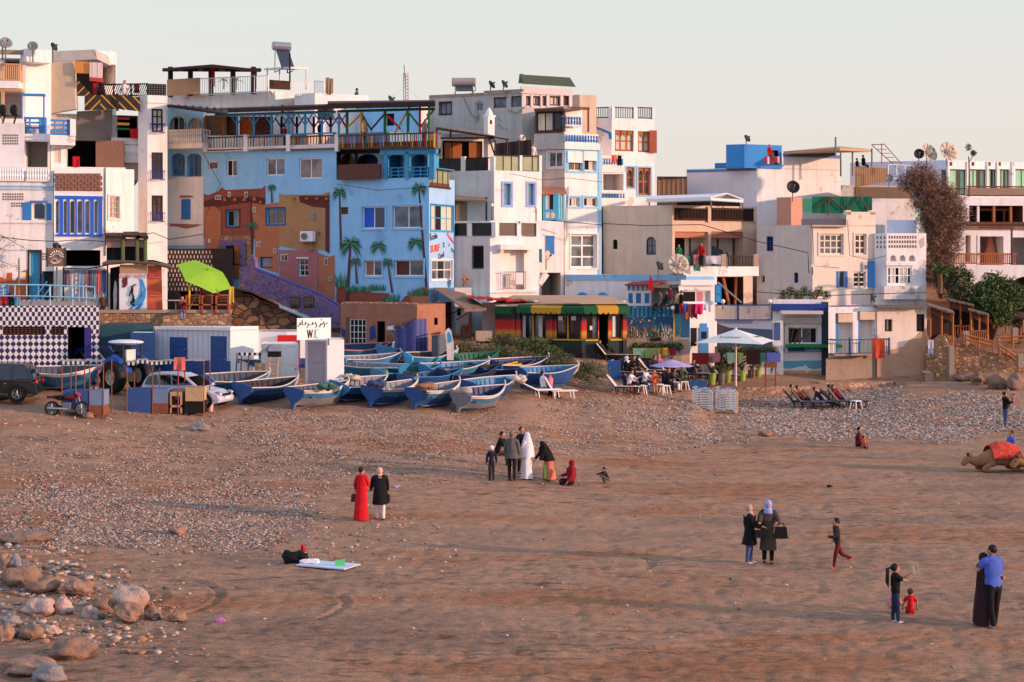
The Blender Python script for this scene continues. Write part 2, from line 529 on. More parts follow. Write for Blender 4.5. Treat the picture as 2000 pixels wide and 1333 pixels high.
def sandmat():
 m,nt,b=nodes('wet_and_dry_sand')
 L=nt.links
 N=nt.nodes.new
 g=N('ShaderNodeNewGeometry')
 b.inputs['Roughness'].default_value=.95
 b.inputs['Specular IOR Level'].default_value=.1
 def nz(scale,det,rough,vec=None,sc=None):
  n=N('ShaderNodeTexNoise')
  n.inputs['Scale'].default_value=scale
  n.inputs['Detail'].default_value=det
  n.inputs['Roughness'].default_value=rough
  src=g.outputs['Position']
  if sc:
   mp=N('ShaderNodeMapping')
   mp.inputs['Scale'].default_value=sc
   L.new(src,mp.inputs[0]);src=mp.outputs[0]
  L.new(src,n.inputs['Vector'])
  return n.outputs['Fac']
 def ramp(f,els):
  r=N('ShaderNodeValToRGB')
  while len(r.color_ramp.elements)<len(els):r.color_ramp.elements.new(.5)
  for i,(p,c) in enumerate(els):
   r.color_ramp.elements[i].position=p
   r.color_ramp.elements[i].color=s2l(c)+(1,)
  L.new(f,r.inputs[0])
  return r.outputs[0]
 def mix(f,a,c2,mode='MIX'):
  x=N('ShaderNodeMix');x.data_type='RGBA';x.blend_type=mode
  if isinstance(f,float):x.inputs[0].default_value=f
  else:L.new(f,x.inputs[0])
  L.new(a,x.inputs[6])
  if isinstance(c2,tuple):x.inputs[7].default_value=c2
  else:L.new(c2,x.inputs[7])
  return x.outputs[2]
 base=ramp(nz(.16,6,.6,sc=(.5,1.6,1)),[(.36,(146,115,95)),(.5,(170,132,106)),(.62,(160,112,82))])
 seaweed=ramp(nz(2.0,10,.78,sc=(.4,1.7,1)),[(.52,(0,0,0)),(.6,(255,255,255))])
 zone=ramp(nz(.1,3,.5,sc=(.5,1.2,1)),[(.38,(20,20,20)),(.56,(225,225,225))])
 mm=N('ShaderNodeMath');mm.operation='MULTIPLY'
 L.new(seaweed,mm.inputs[0]);L.new(zone,mm.inputs[1])
 c=mix(mm.outputs[0],base,s2l((88,58,42))+(1,))
 c=mix(ramp(nz(6.5,5,.7,sc=(.3,1.3,1)),[(.60,(0,0,0)),(.67,(190,190,190))]),c,s2l((84,56,42))+(1,))
 grain=ramp(nz(16,6,.85),[(.32,(150,150,150)),(.68,(226,226,226))])
 c=mix(.8,c,grain,'OVERLAY')
 c=mix(.55,c,ramp(nz(4.5,9,.8,sc=(.7,1.6,1)),[(.36,(146,146,146)),(.64,(224,224,224))]),'OVERLAY')
 L.new(c,b.inputs['Base Color'])
 h1=nz(2.2,8,.68,sc=(.7,1.5,1))
 h2=nz(13,8,.88)
 a=N('ShaderNodeMath');a.operation='MULTIPLY_ADD';a.inputs[1].default_value=.5
 L.new(h2,a.inputs[0]);L.new(h1,a.inputs[2])
 bp=N('ShaderNodeBump')
 bp.inputs['Strength'].default_value=.9
 bp.inputs['Distance'].default_value=.13
 L.new(a.outputs[0],bp.inputs['Height'])
 L.new(bp.outputs[0],b.inputs['Normal'])
 return m
SAND=sandmat()
def fnoise(x,y,s,seed=0,octs=4):
 return noise.fractal(Vector((x*s,y*s,seed*7.3)),.9,2.1,octs)
TR=[((-9.6,36.6),2.6,1),((-9.6,36.6),1.3,1),((-4,80),48.6,0),((-4,80),47.3,0),((6,110),77.3,0),((-6.0,35.9),2.1,1)]
def make_ground():
 ys=[]
 y=3.0
 while y<96:
  ys.append(y)
  y+=.9 if y<27 else(.09+(y-27)*.0035)
 ys+=[100,110,130,200,400,900,2400]
 us=np.concatenate([[-9,-4,-2,-1.2],np.linspace(-.75,.75,330),[1.2,2,4,9]])
 vs=[]
 for y in ys:
  for u in us:
   x=u*max(y,12)*.5
   px=1000+F*x/max(y,1)
   z=gz(x,y)
   if 24<y<92 and-300<px<2300:
    rough=1.0
    z+=.035*fnoise(x,y*1.6,.8,1)+.028*fnoise(x,y,3.1,2,3)
    z-=.05*max(0,noise.noise(Vector((x*2.3,y*2.9,5)))-.25)*2
   if 30<y<40 and-12<x<9:
    for c_,r_,sgn in TR:
     dd=abs(math.hypot(x-c_[0],y-c_[1])-r_)
     if dd<.28 and(sgn==0 or(x-c_[0])*sgn>-.4*r_):z-=.05*max(0,1-(dd/.11)**2)-.025*max(0,1-((dd-.18)/.09)**2)
   if y>300:z=-6
   vs.append((x,y,z))
 n=len(us)
 fs=[(i*n+j,i*n+j+1,(i+1)*n+j+1,(i+1)*n+j) for i in range(len(ys)-1) for j in range(n-1)]
 me=bpy.data.meshes.new('beach')
 me.from_pydata(vs,[],fs)
 me.materials.append(SAND)
 me.polygons.foreach_set('use_smooth',[True]*len(fs))
 o=bpy.data.objects.new('beach',me)
 COL.objects.link(o)
 tag(o,'brown sand beach rising towards the village',None,None,'structure')
 b=MB()
 b.face([(-900,-900,-.3),(900,-900,-.3),(900,3.4,-.3),(-900,3.4,-.3)],SAND)
 tag(b.build('sand_behind'),'flat sand behind the viewpoint',None,None,'structure')
QUICK=0
make_ground()
def pebbles(name,label,zones,cols,seed,smin=.02,smax=.07):
 rng=np.random.default_rng(seed)
 t=(1+5**.5)/2
 ico=np.array([(-1,t,0),(1,t,0),(-1,-t,0),(1,-t,0),(0,-1,t),(0,1,t),(0,-1,-t),(0,1,-t),(t,0,-1),(t,0,1),(-t,0,-1),(-t,0,1)])/(1+t*t)**.5
 ft=np.array([(0,11,5),(0,5,1),(0,1,7),(0,7,10),(0,10,11),(1,5,9),(5,11,4),(11,10,2),(10,7,6),(7,1,8),(3,9,4),(3,4,2),(3,2,6),(3,6,8),(3,8,9),(4,9,5),(2,4,11),(6,2,10),(8,6,7),(9,8,1)])
 VV=[];MI=[]
 for(x0,x1,y0,y1,cnt,sk) in zones:
  k=0
  while k<cnt:
   px=rng.uniform(x0,x1);py=rng.uniform(y0,y1)
   fx=(px-x0)/(x1-x0);fy=(py-y0)/(y1-y0)
   d=noise.fractal(Vector((px*.008,py*.03,seed)),.9,2.1,4)
   e=min(fx,1-fx,.25)*4*min(fy,1-fy,.25)*4
   k+=.35
   if d*.9+e<rng.uniform(.1,.8):continue
   k+=.65
   p=PG(px,py)
   s=smin+(smax-smin)*rng.random()**3.2
   s*=sk
   sc=s*np.array([rng.uniform(.8,1.5),rng.uniform(.7,1.2),rng.uniform(.4,.8)])
   a=rng.uniform(0,6.28)
   v=ico*rng.uniform(.8,1.2,(12,1))*sc
   ca,sa=math.cos(a),math.sin(a)
   v=v@np.array([[ca,sa,0],[-sa,ca,0],[0,0,1]])
   VV.append(v+np.array([p.x,p.y,p.z+s*.25]))
   MI.append(int(rng.choice(len(cols),p=[c[2] for c in cols])))
 V=np.concatenate(VV);nS=len(VV)
 FF=(ft[None]+(np.arange(nS)*12)[:,None,None]).reshape(-1,3)
 me=bpy.data.meshes.new(name)
 me.vertices.add(len(V));me.vertices.foreach_set('co',V.ravel())
 me.loops.add(len(FF)*3);me.loops.foreach_set('vertex_index',FF.ravel().astype(np.int32))
 me.polygons.add(len(FF))
 me.polygons.foreach_set('loop_start',np.arange(0,len(FF)*3,3,dtype=np.int32))
 me.polygons.foreach_set('material_index',np.repeat(np.array(MI,dtype=np.int32),20))
 for n,c,_ in cols:me.materials.append(mk(n,c,rough=.8,var=.2,bump=.2,scale=8))
 me.update();me.validate()
 o=bpy.data.objects.new(name,me)
 COL.objects.link(o)
 tag(o,label,'pebbles',None,'stuff')
 return o
PCOL=[('pale_pebble',(186,166,150),.30),('grey_pebble',(132,126,124),.24),('brown_pebble',(164,116,90),.24),('orange_pebble',(156,112,90),.10),('dark_pebble',(92,82,78),.12)]
QCOL=[(a,b,c) for(a,b,_),c in zip(PCOL,(.40,.34,.16,.04,.06))]
if QUICK==0:pebbles('pebble_bank','grey and pale pebbles banked up under the cafe and houses on the right',[(1380,2060,752,868,22000,1.15),(1200,1560,780,850,3600,1.0),(1050,1420,760,900,4600,.9)],QCOL,3,.025,.075)
if QUICK==0:pebbles('pebble_strip','reddish and grey stones strewn on the sand left of the picture middle',[(-60,760,850,1010,14000,1.0),(-60,640,935,1085,30000,1.0),(380,1120,795,910,15000,.95),(500,1180,870,960,3600,.9),(520,900,800,870,2000,1)],PCOL,5,.016,.05)
if QUICK==0:pebbles('stone_litter','small stones scattered over the near sand',[(-60,420,1080,1290,900,1.0),(-60,2060,800,1330,900,.7),(-60,700,790,880,1500,.9),(300,900,980,1110,900,.9)],PCOL,9,.015,.075)
if QUICK==0:pebbles('cobble_patch','fist sized rounded cobbles between the boulders at the lower left',[(-60,330,1100,1270,420,1.0),(-60,200,1040,1180,260,1.0)],PCOL,12,.04,.13)
class Face:
 def __init__(s,a,b,z0,z1,mat):
  s.a=Vector((a[0],a[1]));s.b=Vector((b[0],b[1]))
  d=s.b-s.a
  s.L=d.length;s.d=d/s.L
  s.n=Vector((s.d.y,-s.d.x))
  s.z0,s.z1,s.mat=z0,z1,mat
  s.holes=[]
 def hit(s,px,py,off=0):
  D=Vector(((px-1000)/F,1.0));o=s.a+s.n*off
  t=o.dot(s.n)/D.dot(s.n)
  p=D*t
  return(p-o).dot(s.d),CH-(py-HY)/F*t
 def at(s,u,v,off=0):
  p=s.a+s.d*u+s.n*off
  return Vector((p.x,p.y,v))
 def px(s,px,py,off=0):
  u,v=s.hit(px,py,off)
  return s.at(u,v,off)
 def rect(s,x0,y0,x1,y1,off=0):
  ym,xm=(y0+y1)/2,(x0+x1)/2
  return s.hit(x0,ym,off)[0],s.hit(xm,y1,off)[1],s.hit(x1,ym,off)[0],s.hit(xm,y0,off)[1]
def clip(pl,ax,val,sg):
 out=[]
 for i in range(len(pl)):
  a,b=pl[i],pl[(i+1)%len(pl)]
  da,db=sg*(a[ax]-val),sg*(b[ax]-val)
  if da>=0:out.append(a)
  if(da>=0)!=(db>=0):
   t=da/(da-db);out.append((a[0]+(b[0]-a[0])*t,a[1]+(b[1]-a[1])*t))
 return out
class Bldg:
 def __init__(s,name,label,cat,pts,top,bot=None,wall=None,depth=6,roof=None,mats=None,cop=None,group=None,open_top=None,cut=True,root=None):
  Y0=pts[0][1]
  s.top=top[1] if isinstance(top,tuple) else Z_(top,Y0)
  if bot is None:s.bot=gz(X_(pts[0][0],Y0),Y0)-1.0
  else:s.bot=bot[1] if isinstance(bot,tuple) else Z_(bot,Y0)
  P2=[Vector((X_(pts[0][0],Y0),LS(Y0)))]
  for q in pts[1:]:
   if abs(q[1])<25:
    sl=q[1];k=(q[0]-1000)/F;p=P2[-1]
    t=(k*p.y-p.x)/(1-k*sl)
    P2.append(Vector((p.x+t,p.y+sl*t)))
   else:P2.append(Vector((X_(q[0],q[1]),LS(q[1]))))
  s.P2=P2;s.mat=wall or W;s.depth=depth
  s.root=root or thing(name,label,cat,(P2[0].x,P2[0].y,s.bot),0,group)
  s.f=[Face(P2[i],P2[i+1],s.bot,s.top,(mats or{}).get(i,s.mat)) for i in range(len(P2)-1)]
  s.roofm=roof or CONC
  s.wb=MB();s.cop=cop;s.closed=open_top
 def box(s,fi,x0,y0,x1,y1,out,mat=None,name='ledge',off=0,mb=None):
  f=s.f[fi]
  u0,v0,u1,v1=f.rect(x0,y0,x1,y1,off+out)
  c=f.at((u0+u1)/2,(v0+v1)/2,off+out/2)
  m=mb or MB()
  m.obox(c,Vector((f.d.x,f.d.y,0))*(u1-u0)/2,Vector((f.n.x,f.n.y,0))*out/2,(0,0,(v1-v0)/2),mat)
  if mb is None:return m.build(name,s.root)
 def fbox(s,f,u0,v0,u1,v1,o0,o1,mat,mb):
  mb.obox(f.at((u0+u1)/2,(v0+v1)/2,(o0+o1)/2),Vector((f.d.x,f.d.y,0))*(u1-u0)/2,Vector((f.n.x,f.n.y,0))*(o1-o0)/2,(0,0,(v1-v0)/2),mat)
 def hole(s,fi,x0,y0,x1,y1,dep=1.6,mat=None,back=None,name=None,arch=False,floor=None):
  f=s.f[fi]
  u0,v0,u1,v1=f.rect(x0,y0,x1,y1)
  u0=max(u0,.02);u1=min(u1,f.L-.02);v0=max(v0,f.z0+.02);v1=min(v1,f.z1-.02)
  f.holes.append((u0,v0,u1,v1))
  mat=mat or s.mat
  a=lambda u,v,o:f.at(u,v,o)
  q=s.wb
  q.face([a(u0,v0,0),a(u0,v0,-dep),a(u0,v1,-dep),a(u0,v1,0)],mat)
  q.face([a(u1,v0,-dep),a(u1,v0,0),a(u1,v1,0),a(u1,v1,-dep)],mat)
  q.face([a(u0,v0,0),a(u1,v0,0),a(u1,v0,-dep),a(u0,v0,-dep)],floor or mat)
  q.face([a(u0,v1,-dep),a(u1,v1,-dep),a(u1,v1,0),a(u0,v1,0)],mat)
  if back:q.face([a(u0,v0,-dep),a(u1,v0,-dep),a(u1,v1,-dep),a(u0,v1,-dep)],back)
  if arch:s.archfill(f,u0,v0,u1,v1,f.mat,arch)
  return f,u0,v0,u1,v1
 def archfill(s,f,u0,v0,u1,v1,mat,kind):
  w=u1-u0;N=10;th=.12
  rise={True:w/2,'low':w*.28,'point':w*.75}.get(kind,w/2)
  rise=min(rise,(v1-v0)*.9)
  for sgn in(0,1):
   pts=[]
   for i in range(N//2+1):
    t=i/(N/2)
    x=w/2*(1-math.cos(t*math.pi/2))
    y=rise*math.sin(t*math.pi/2) if kind!='point' else rise*(1-(1-t)**1.6)
    if kind=='point':x=w/2*t
    pts.append((x,v1-rise+y))
   pts.append((0,v1))
   if kind=='point' or True:
    if pts[-2][0]<w/2-1e-6:pts.insert(-1,(w/2,v1))
   g=[f.at(u0+x if sgn==0 else u1-x,y,-.004) for x,y in pts]
   if sgn==0:g=g[::-1]
   s.wb.slab(g,Vector((-f.n.x,-f.n.y,0))*th,mat)
 def win(s,fi,x0,y0,x1,y1,fr=None,gl=None,nv=2,nh=1,dep=.16,fw=.07,arch=False,trim=None,tw=.12,sill=None,name='window',bars=None,label=None,panes=None,lintel=None):
  f,u0,v0,u1,v1=s.hole(fi,x0,y0,x1,y1,dep,None,arch=arch)
  fr=fr or WHT;gl=gl or GLS
  m=MB()
  o0,o1=-dep,-dep+.06
  fb=lambda a,b,c,d,p0=o0,p1=o1,mt=fr:s.fbox(f,a,b,c,d,p0,p1,mt,m)
  fb(u0,v0,u0+fw,v1);fb(u1-fw,v0,u1,v1)
  fb(u0+fw,v0,u1-fw,v0+fw);fb(u0+fw,v1-fw,u1-fw,v1)
  for i in range(1,nv):
   c=u0+(u1-u0)*i/nv
   fb(c-fw*.4,v0+fw,c+fw*.4,v1-fw,o0,o1-.012)
  for i in range(1,nh):
   c=v0+(v1-v0)*i/nh
   fb(u0+fw,c-fw*.35,u1-fw,c+fw*.35,o0,o1-.02)
  if trim:
   t=tw
   for q in((u0-t,v0-t,u0,v1+t),(u1,v0-t,u1+t,v1+t),(u0,v1,u1,v1+t),(u0,v0-t,u1,v0)):
    s.fbox(f,*q,0.0,.05,trim,m)
  if sill:s.fbox(f,u0-.08,v0-.09,u1+.08,v0-.005,0.001,.12,sill,m)
  if lintel:s.fbox(f,u0-.1,v1+.005,u1+.1,v1+.1,0.001,.15,lintel,m)
  if bars:
   k=max(3,int((u1-u0)/.16))
   for i in range(1,k):
    c=u0+(u1-u0)*i/k
    m.tube(f.at(c,v0,-.03),f.at(c,v1,-.03),.012,bars,n=4)
   for q in(.25,.5,.75):
    m.tube(f.at(u0,v0+(v1-v0)*q,-.03),f.at(u1,v0+(v1-v0)*q,-.03),.012,bars,n=4)
  w=m.build(name,s.root)
  if label:w['label']=label
  g=MB()
  a=f.at
  k=panes or[gl]*nv
  for i,mt in enumerate(k):
   c0=u0+(u1-u0)*i/len(k);c1=u0+(u1-u0)*(i+1)/len(k)
   g.face([a(c0,v0,-dep+.02),a(c1,v0,-dep+.02),a(c1,v1,-dep+.02),a(c0,v1,-dep+.02)],mt)
  g.build('pane',w)
  return f,u0,v0,u1,v1
 def door(s,fi,x0,y0,x1,y1,mat,dep=.14,fr=None,trim=None,name='door',handle=True):
  f,u0,v0,u1,v1=s.hole(fi,x0,y0,x1,y1,dep)
  m=MB()
  s.fbox(f,u0,v0,u1,v1,-dep-.02,-dep+.03,mat,m)
  w=(u1-u0)
  for(a,b) in((.12,.45),(.55,.92)):
   s.fbox(f,u0+w*.16,v0+(v1-v0)*a,u1-w*.16,v0+(v1-v0)*b,-dep+.03,-dep+.05,mat,m)
  if trim:
   for q in((u0-.1,v0,u0,v1+.1),(u1,v0,u1+.1,v1+.1),(u0,v1,u1,v1+.1)):s.fbox(f,*q,0,.04,trim,m)
  d=m.build(name,s.root)
  if handle:
   h=MB();h.ball(f.at(u0+w*.86,v0+(v1-v0)*.45,-dep+.07),.04,STEEL,6,4)
   h.build('handle',d)
 def shut(s,fi,x0,y0,x1,y1,mat,out=.06,name='shutter'):
  f=s.f[fi]
  u0,v0,u1,v1=f.rect(x0,y0,x1,y1,out)
  m=MB()
  s.fbox(f,u0,v0,u1,v1,.002,out*.6,mat,m)
  n=max(3,int((v1-v0)/.13))
  for i in range(n):
   c=v0+(v1-v0)*(i+.5)/n
   s.fbox(f,u0+.04,c-.03,u1-.04,c+.03,out*.6,out,mat,m)
  m.build(name,s.root)
 def rail(s,fi,x0,y0,x1,y1,out,mat,n=12,post=.05,top=None,name='balustrade',cols=None,ends=True,turned=False,bot=True,x0o=None,thick=.09,posts=None):
  f=s.f[fi]
  u0,v0,u1,v1=f.rect(x0,y0,x1,y1,out)
  m=MB()
  top=top or mat
  s.fbox(f,u0-.02,v1-thick,u1+.02,v1,out-.06,out+.06,top,m)
  if bot:s.fbox(f,u0,v0,u1,v0+thick,out-.05,out+.05,top,m)
  rng=random.Random(int(x0*7+y0))
  for i in range(n):
   c=u0+(u1-u0)*(i+.5)/n
   mt=cols[i%len(cols)] if cols else mat
   if turned:
    h=v1-v0-2*thick
    m.lathe([(post*.6,0),(post,h*.3),(post*.5,h*.55),(post*.75,h*.8),(post*.6,h)],f.at(c,v0+thick,out),mt,6)
   else:
    j=rng.uniform(-.25,.25)*post if cols else 0
    m.tube(f.at(c,v0+thick*.5,out),f.at(c+j,v1-thick*.5,out),post/2,mt,n=4)
  if posts:
   for q in posts:
    c=f.rect(q,y0,q,y1,out)[0]
    s.fbox(f,c-.12,v0,c+.12,v1+.05,out-.08,out+.08,top,m)
  if ends and out>.3:
   for u in(u0,u1):
    m.tube(f.at(u,v1-thick/2,out),f.at(u,v1-thick/2,0),.045,top,n=4)
    k=max(1,int(out/.25))
    for i in range(k):
     m.tube(f.at(u,v0,out*(i+.3)/k),f.at(u,v1,out*(i+.3)/k),post/2,mat,n=4)
  return m.build(name,s.root)
 def decal(s,fi,polys,name,off=.012,step=.004,label=None):
  f=s.f[fi];m=MB()
  for i,(mat,pts) in enumerate(polys):
   o=off+step*(i%8)
   polys_=[[(lambda q:(q[0],q[1]))(f.hit(x,y,o)) for x,y in pts]]
   for(a0,b0,a1,b1) in f.holes:
    nx=[]
    for pl in polys_:
     if min(p[0] for p in pl)>=a1 or max(p[0] for p in pl)<=a0 or min(p[1] for p in pl)>=b1 or max(p[1] for p in pl)<=b0:
      nx.append(pl);continue
     nx.append(clip(pl,0,a0,-1));nx.append(clip(pl,0,a1,1))
     mid=clip(clip(pl,0,a0,1),0,a1,-1)
     nx.append(clip(mid,1,b0,-1));nx.append(clip(mid,1,b1,1))
    polys_=[p for p in nx if len(p)>2]
   for pl in polys_:m.face([f.at(u,v,o) for u,v in pl],mat)
  o=m.build(name,s.root)
  if label:o['label']=label
  return o
 def done(s,name='wall'):
  q=s.wb
  for f in s.f:
   us=sorted(set([0,f.L]+[round(h[0],5) for h in f.holes]+[round(h[2],5) for h in f.holes]))
   vs=sorted(set([f.z0,f.z1]+[round(h[1],5) for h in f.holes]+[round(h[3],5) for h in f.holes]))
   for i in range(len(us)-1):
    run=None
    for j in range(len(vs)-1):
     uc,vc=(us[i]+us[i+1])/2,(vs[j]+vs[j+1])/2
     solid=not any(h[0]<uc<h[2] and h[1]<vc<h[3] for h in f.holes)
     if solid:q.face([f.at(us[i],vs[j]),f.at(us[i+1],vs[j]),f.at(us[i+1],vs[j+1]),f.at(us[i],vs[j+1])],f.mat)
  p0,p1=s.P2[0],s.P2[-1]
  ym=max(p0.y,p1.y)+s.depth
  bk=[Vector((p1.x*(ym/p1.y)*(1.01 if p1.x<0 else.98),ym)),Vector((p0.x*(ym/p0.y)*(.98 if p0.x<0 else 1.01),ym))]
  loop=s.P2+bk
  for a,b in((p1,bk[0]),(bk[0],bk[1]),(bk[1],p0)):
   q.face([(a.x,a.y,s.bot),(b.x,b.y,s.bot),(b.x,b.y,s.top),(a.x,a.y,s.top)],s.mat)
  o=q.build(name,s.root)
  if s.closed!='open':
   r=MB()
   r.face([(p.x,p.y,s.top-.03) for p in loop],s.roofm)
   if s.cop:
    for f in s.f:s.fbox(f,-.03,s.top-.02,f.L+.03,s.top+.07,-.2,.05,s.cop,r)
   r.build('roof',s.root)
  return s.root
S=-.42
def flatbox(name,label,cat,x0,y0,x1,y1,Y,d,mat,slope=0,group=None,parent=None):
 m=MB()
 a=Vector((X_(x0,Y),Y));k=(x1-1000)/F
 t=(k*a.y-a.x)/(1-k*slope)
 b=a+Vector((t,slope*t))
 z1,z0=Z_(y0,Y),Z_(y1,Y)
 dv=(b-a).normalized();n=Vector((-dv.y,dv.x))
 m.slab([(a.x,a.y,z0),(b.x,b.y,z0),(b.x,b.y,z1),(a.x,a.y,z1)],(n.x*d,n.y*d,0),mat)
 if parent:return m.build(name,parent)
 return solo(m,name,label,cat,group)
def pxpoly(m,pts,Y,d,mat):
 q=[P(x,y,Y if not isinstance(Y,(list,tuple)) else Y[i]) for i,(x,y) in enumerate(pts)]
 m.slab(q,(0,d,0),mat)
def roofslab(m,pts,t,mat):
 m.slab([P(*p) for p in pts],(0,0,-t),mat)
def bits(parent,name,items,mat=None):
 m=MB()
 for it in items:pxpoly(m,it[0],it[1],it[2],it[3] if len(it)>3 else mat)
 return m.build(name,parent)
def dishobj(px,py,Y,r,face=(.75,-.5,.35),mat=None,label='',pole=.8,cat='satellite dish',name='satellite_dish',ribs=False):
 mat=mat or BLK
 c=P(px,py,Y);f=Vector(face).normalized()
 o=thing(name,label,cat,tuple(c-Vector((0,0,pole+r*.3))),0,'satellite dishes on the roofs and walls')
 m=MB()
 pr=[(r*q,r*.32*q*q) for q in(.02,.25,.5,.75,1.0)]
 pr2=[(r*q,r*.32*q*q-.03) for q in(1.0,.75,.5,.25,.02)]
 m.lathe(pr+pr2,c-f*r*.15,mat,20,f)
 if ribs:
  u=f.orthogonal().normalized();w=f.cross(u)
  for i in range(8):
   t=i*math.pi/4;d=u*math.cos(t)+w*math.sin(t)
   m.tube(c-f*r*.12,c+d*r+f*r*.19,.03,mat,n=4)
 m.build('reflector',o,smooth=True)
 m=MB()
 h=c+f*r*.75
 m.tube(c-f*r*.15-Vector((0,0,r*.8))+f*r*.2,h,.02,GMET,n=4)
 m.lathe([(.05,-.08),(.07,0),(.05,.08)],h,GMET,6,f)
 if ribs:m.lathe([(.28*r,-.1),(.3*r,0),(.1*r,.25)],c+f*r*.05,mat,10,f)
 m.build('feed_arm',o)
 m=MB()
 m.tube(c-f*r*.15,c-f*(r*.3)-Vector((0,0,.1)),.05,GMET);m.tube(c-f*r*.3,c-f*r*.3-Vector((0,0,pole+r*.2)),.04,GMET)
 m.build('mast',o)
 return o
 # ================= left block =================
def tilemat():
 m,nt,b=nodes('blue_white_zellige')
 L=nt.links;N=nt.nodes.new
 b.inputs['Roughness'].default_value=.35
 g=N('ShaderNodeNewGeometry');sx=N('ShaderNodeSeparateXYZ')
 L.new(g.outputs['Position'],sx.inputs[0])
 def math_(op,a,c):
  n=N('ShaderNodeMath');n.operation=op
  for i,v in enumerate((a,c)):
   if isinstance(v,(int,float)):n.inputs[i].default_value=v
   elif v is not None:L.new(v,n.inputs[i])
  return n.outputs[0]
 x=math_('ADD',sx.outputs[0],math_('MULTIPLY',sx.outputs[1],.25));z=sx.outputs[2]
 def checker(u,v):
  a=math_('FLOOR',u,None);c=math_('FLOOR',v,None)
  s_=math_('ADD',a,c)
  return math_('FRACT',math_('MULTIPLY',s_,.5),None)
 up=checker(math_('DIVIDE',x,.132),math_('DIVIDE',z,.20))
 u=math_('DIVIDE',x,.26);v=math_('DIVIDE',z,.30)
 dn=checker(math_('ADD',u,v),math_('SUBTRACT',u,v))
 sel=math_('GREATER_THAN',z,Z_(655,69.6))
 mx=N('ShaderNodeMix');L.new(sel,mx.inputs[0]);L.new(dn,mx.inputs[2]);L.new(up,mx.inputs[3])
 gt=math_('GREATER_THAN',mx.outputs[0],.25)
 c=N('ShaderNodeMix');c.data_type='RGBA'
 L.new(gt,c.inputs[0])
 c.inputs[6].default_value=s2l((226,216,210))+(1,)
 c.inputs[7].default_value=s2l((40,36,78))+(1,)
 L.new(c.outputs[2],b.inputs['Base Color'])
 return m
TILE=tilemat()
b=Bldg('shower_block','low building covered in navy and white checkered tiles at the left edge of the beach','building',[(-60,69.4),(194,69.9)],598,('z',1),TILE,depth=11,mats={},cop=None)
b.win(0,5,638,88,655,fr=BRN,gl=DARK,nv=1,bars=BRN,fw=.04)
b.win(0,99,638,125,655,fr=BRN,gl=DARK,nv=1,bars=BRN,fw=.04)
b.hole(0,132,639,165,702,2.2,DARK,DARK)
b.box(0,165,640,178,702,.05,mk('tile_plain_blue',(60,48,120),rough=.4),'tile_panel')
f=b.f[0]
b.done()
tb=Bldg('terrace_wall','long low stone retaining wall with a concrete cap under the cafe terrace on the left','wall',[(180,79.7),(452,80.3)],612,('z',1.5),STONE,depth=5,roof=CONC)
f=tb.f[0];m=MB();tb.fbox(f,0,f.z1,f.L,f.z1+.16,-.4,.1,CONC,m);m.build('cap',tb.root)
tb.done()
LSC=1.16
b=Bldg('white_house','white house with blue shuttered window and turquoise door at the far left edge','building',[(-90,70.5),(105,71.2)],333,('z',2),W,depth=8,roof=W)
b.win(0,63,396,89,430,fr=BEIGEW,gl=GLS,nv=1,arch=True,dep=.25,trim=None,lintel=BLUE,name='window')
b.shut(0,44,396,61,430,BLUE);b.shut(0,90,398,100,430,BLUE)
b.door(0,58,492,78,586,TBLUE,trim=DBRN,dep=.2)
b.hole(0,82,530,105,590,1.2,BLUEW,INT)
m=MB()
for(x0,y0,nx,ny) in((5,378,9,3),(22,396,5,2),(83,495,2,3)):
 for i in range(nx):
  for j in range(ny):
   x=x0+i*4.7;y=y0+j*5
   b.box(0,x,y,x+3,y+3.4,.012,INT,mb=m)
m.build('lattice_vent',b.root)
m=MB()
b.box(0,-90,362,105,365,.08,LBLUE,mb=m);b.box(0,-90,368,105,371,.05,LBLUE,mb=m);b.box(0,-90,434,105,437,.05,W2,mb=m)
m.build('cornice',b.root)
OR=mk('orange_painted_wall',(186,92,44),dirt=.2,dcol=(120,56,30))
ROOT_A=b.root
b.decal(0,[(OR,[(-60,600),(57,600),(57,526),(42,530),(30,548),(24,548),(24,533),(14,533),(12,545),(-60,520)]),(BEIGEW,[(38,532),(50,532),(50,546),(38,546)]),(BEIGEW,[(8,533),(12,533),(12,545),(8,545)])],'painted_mural')
b.rail(0,-60,325,46,354,.1,WHT,22,.11,W,turned=True)
b.rail(0,51,327,97,355,.1,WHT,9,.11,W,turned=True)
b.done()
b=Bldg('white_house','upper storey of the far left white house with a shaded loggia, blue rails and black chairs','building',[(-90,71.6),(48,71.9),(49,72.6),(98,72.8)],240,('z',Z_(333,71)),W,depth=7,roof=W,root=ROOT_A)
b.hole(2,51,275,93,330,1.8,GREY,GREY)
m=MB()
for i in range(7):
 for j in range(4):b.box(0,5+i*4.6,263+j*5.4,8+i*4.6,266.6+j*5.4,.012,INT,mb=m)
m.build('lattice_vent',b.root)
b.box(2,48,262,99,276,.5,W,'balcony_slab')
b.rail(2,48,229,88,262,.45,BLUE,2,.12,BLUE,thick=.13,name='blue_rail',bot=False)
m=MB();b.box(2,48,238,88,242,.05,BLUE,off=.42,mb=m);b.box(2,48,248,88,252,.05,BLUE,off=.42,mb=m);b.box(2,80,229,88,261,.08,BLUE,off=.4,mb=m);m.build('rail_board',b.root)
m=MB()
for(x0,y0,x1,y1) in((42,183,44,232),(84,188,87,232)):b.box(2,x0,y0,x1,y1,.08,BLUE,off=.3,mb=m)
b.box(2,42,183,87,187,.5,BLUE,off=-.1,mb=m)
m.build('pergola_frame',b.root)
b.done()
b=Bldg('white_house','white box balcony with blue boards jutting from the far left house','balcony',[(98,71.5),(147,71.9)],264,283,W,depth=2.5,roof=W,root=ROOT_A)
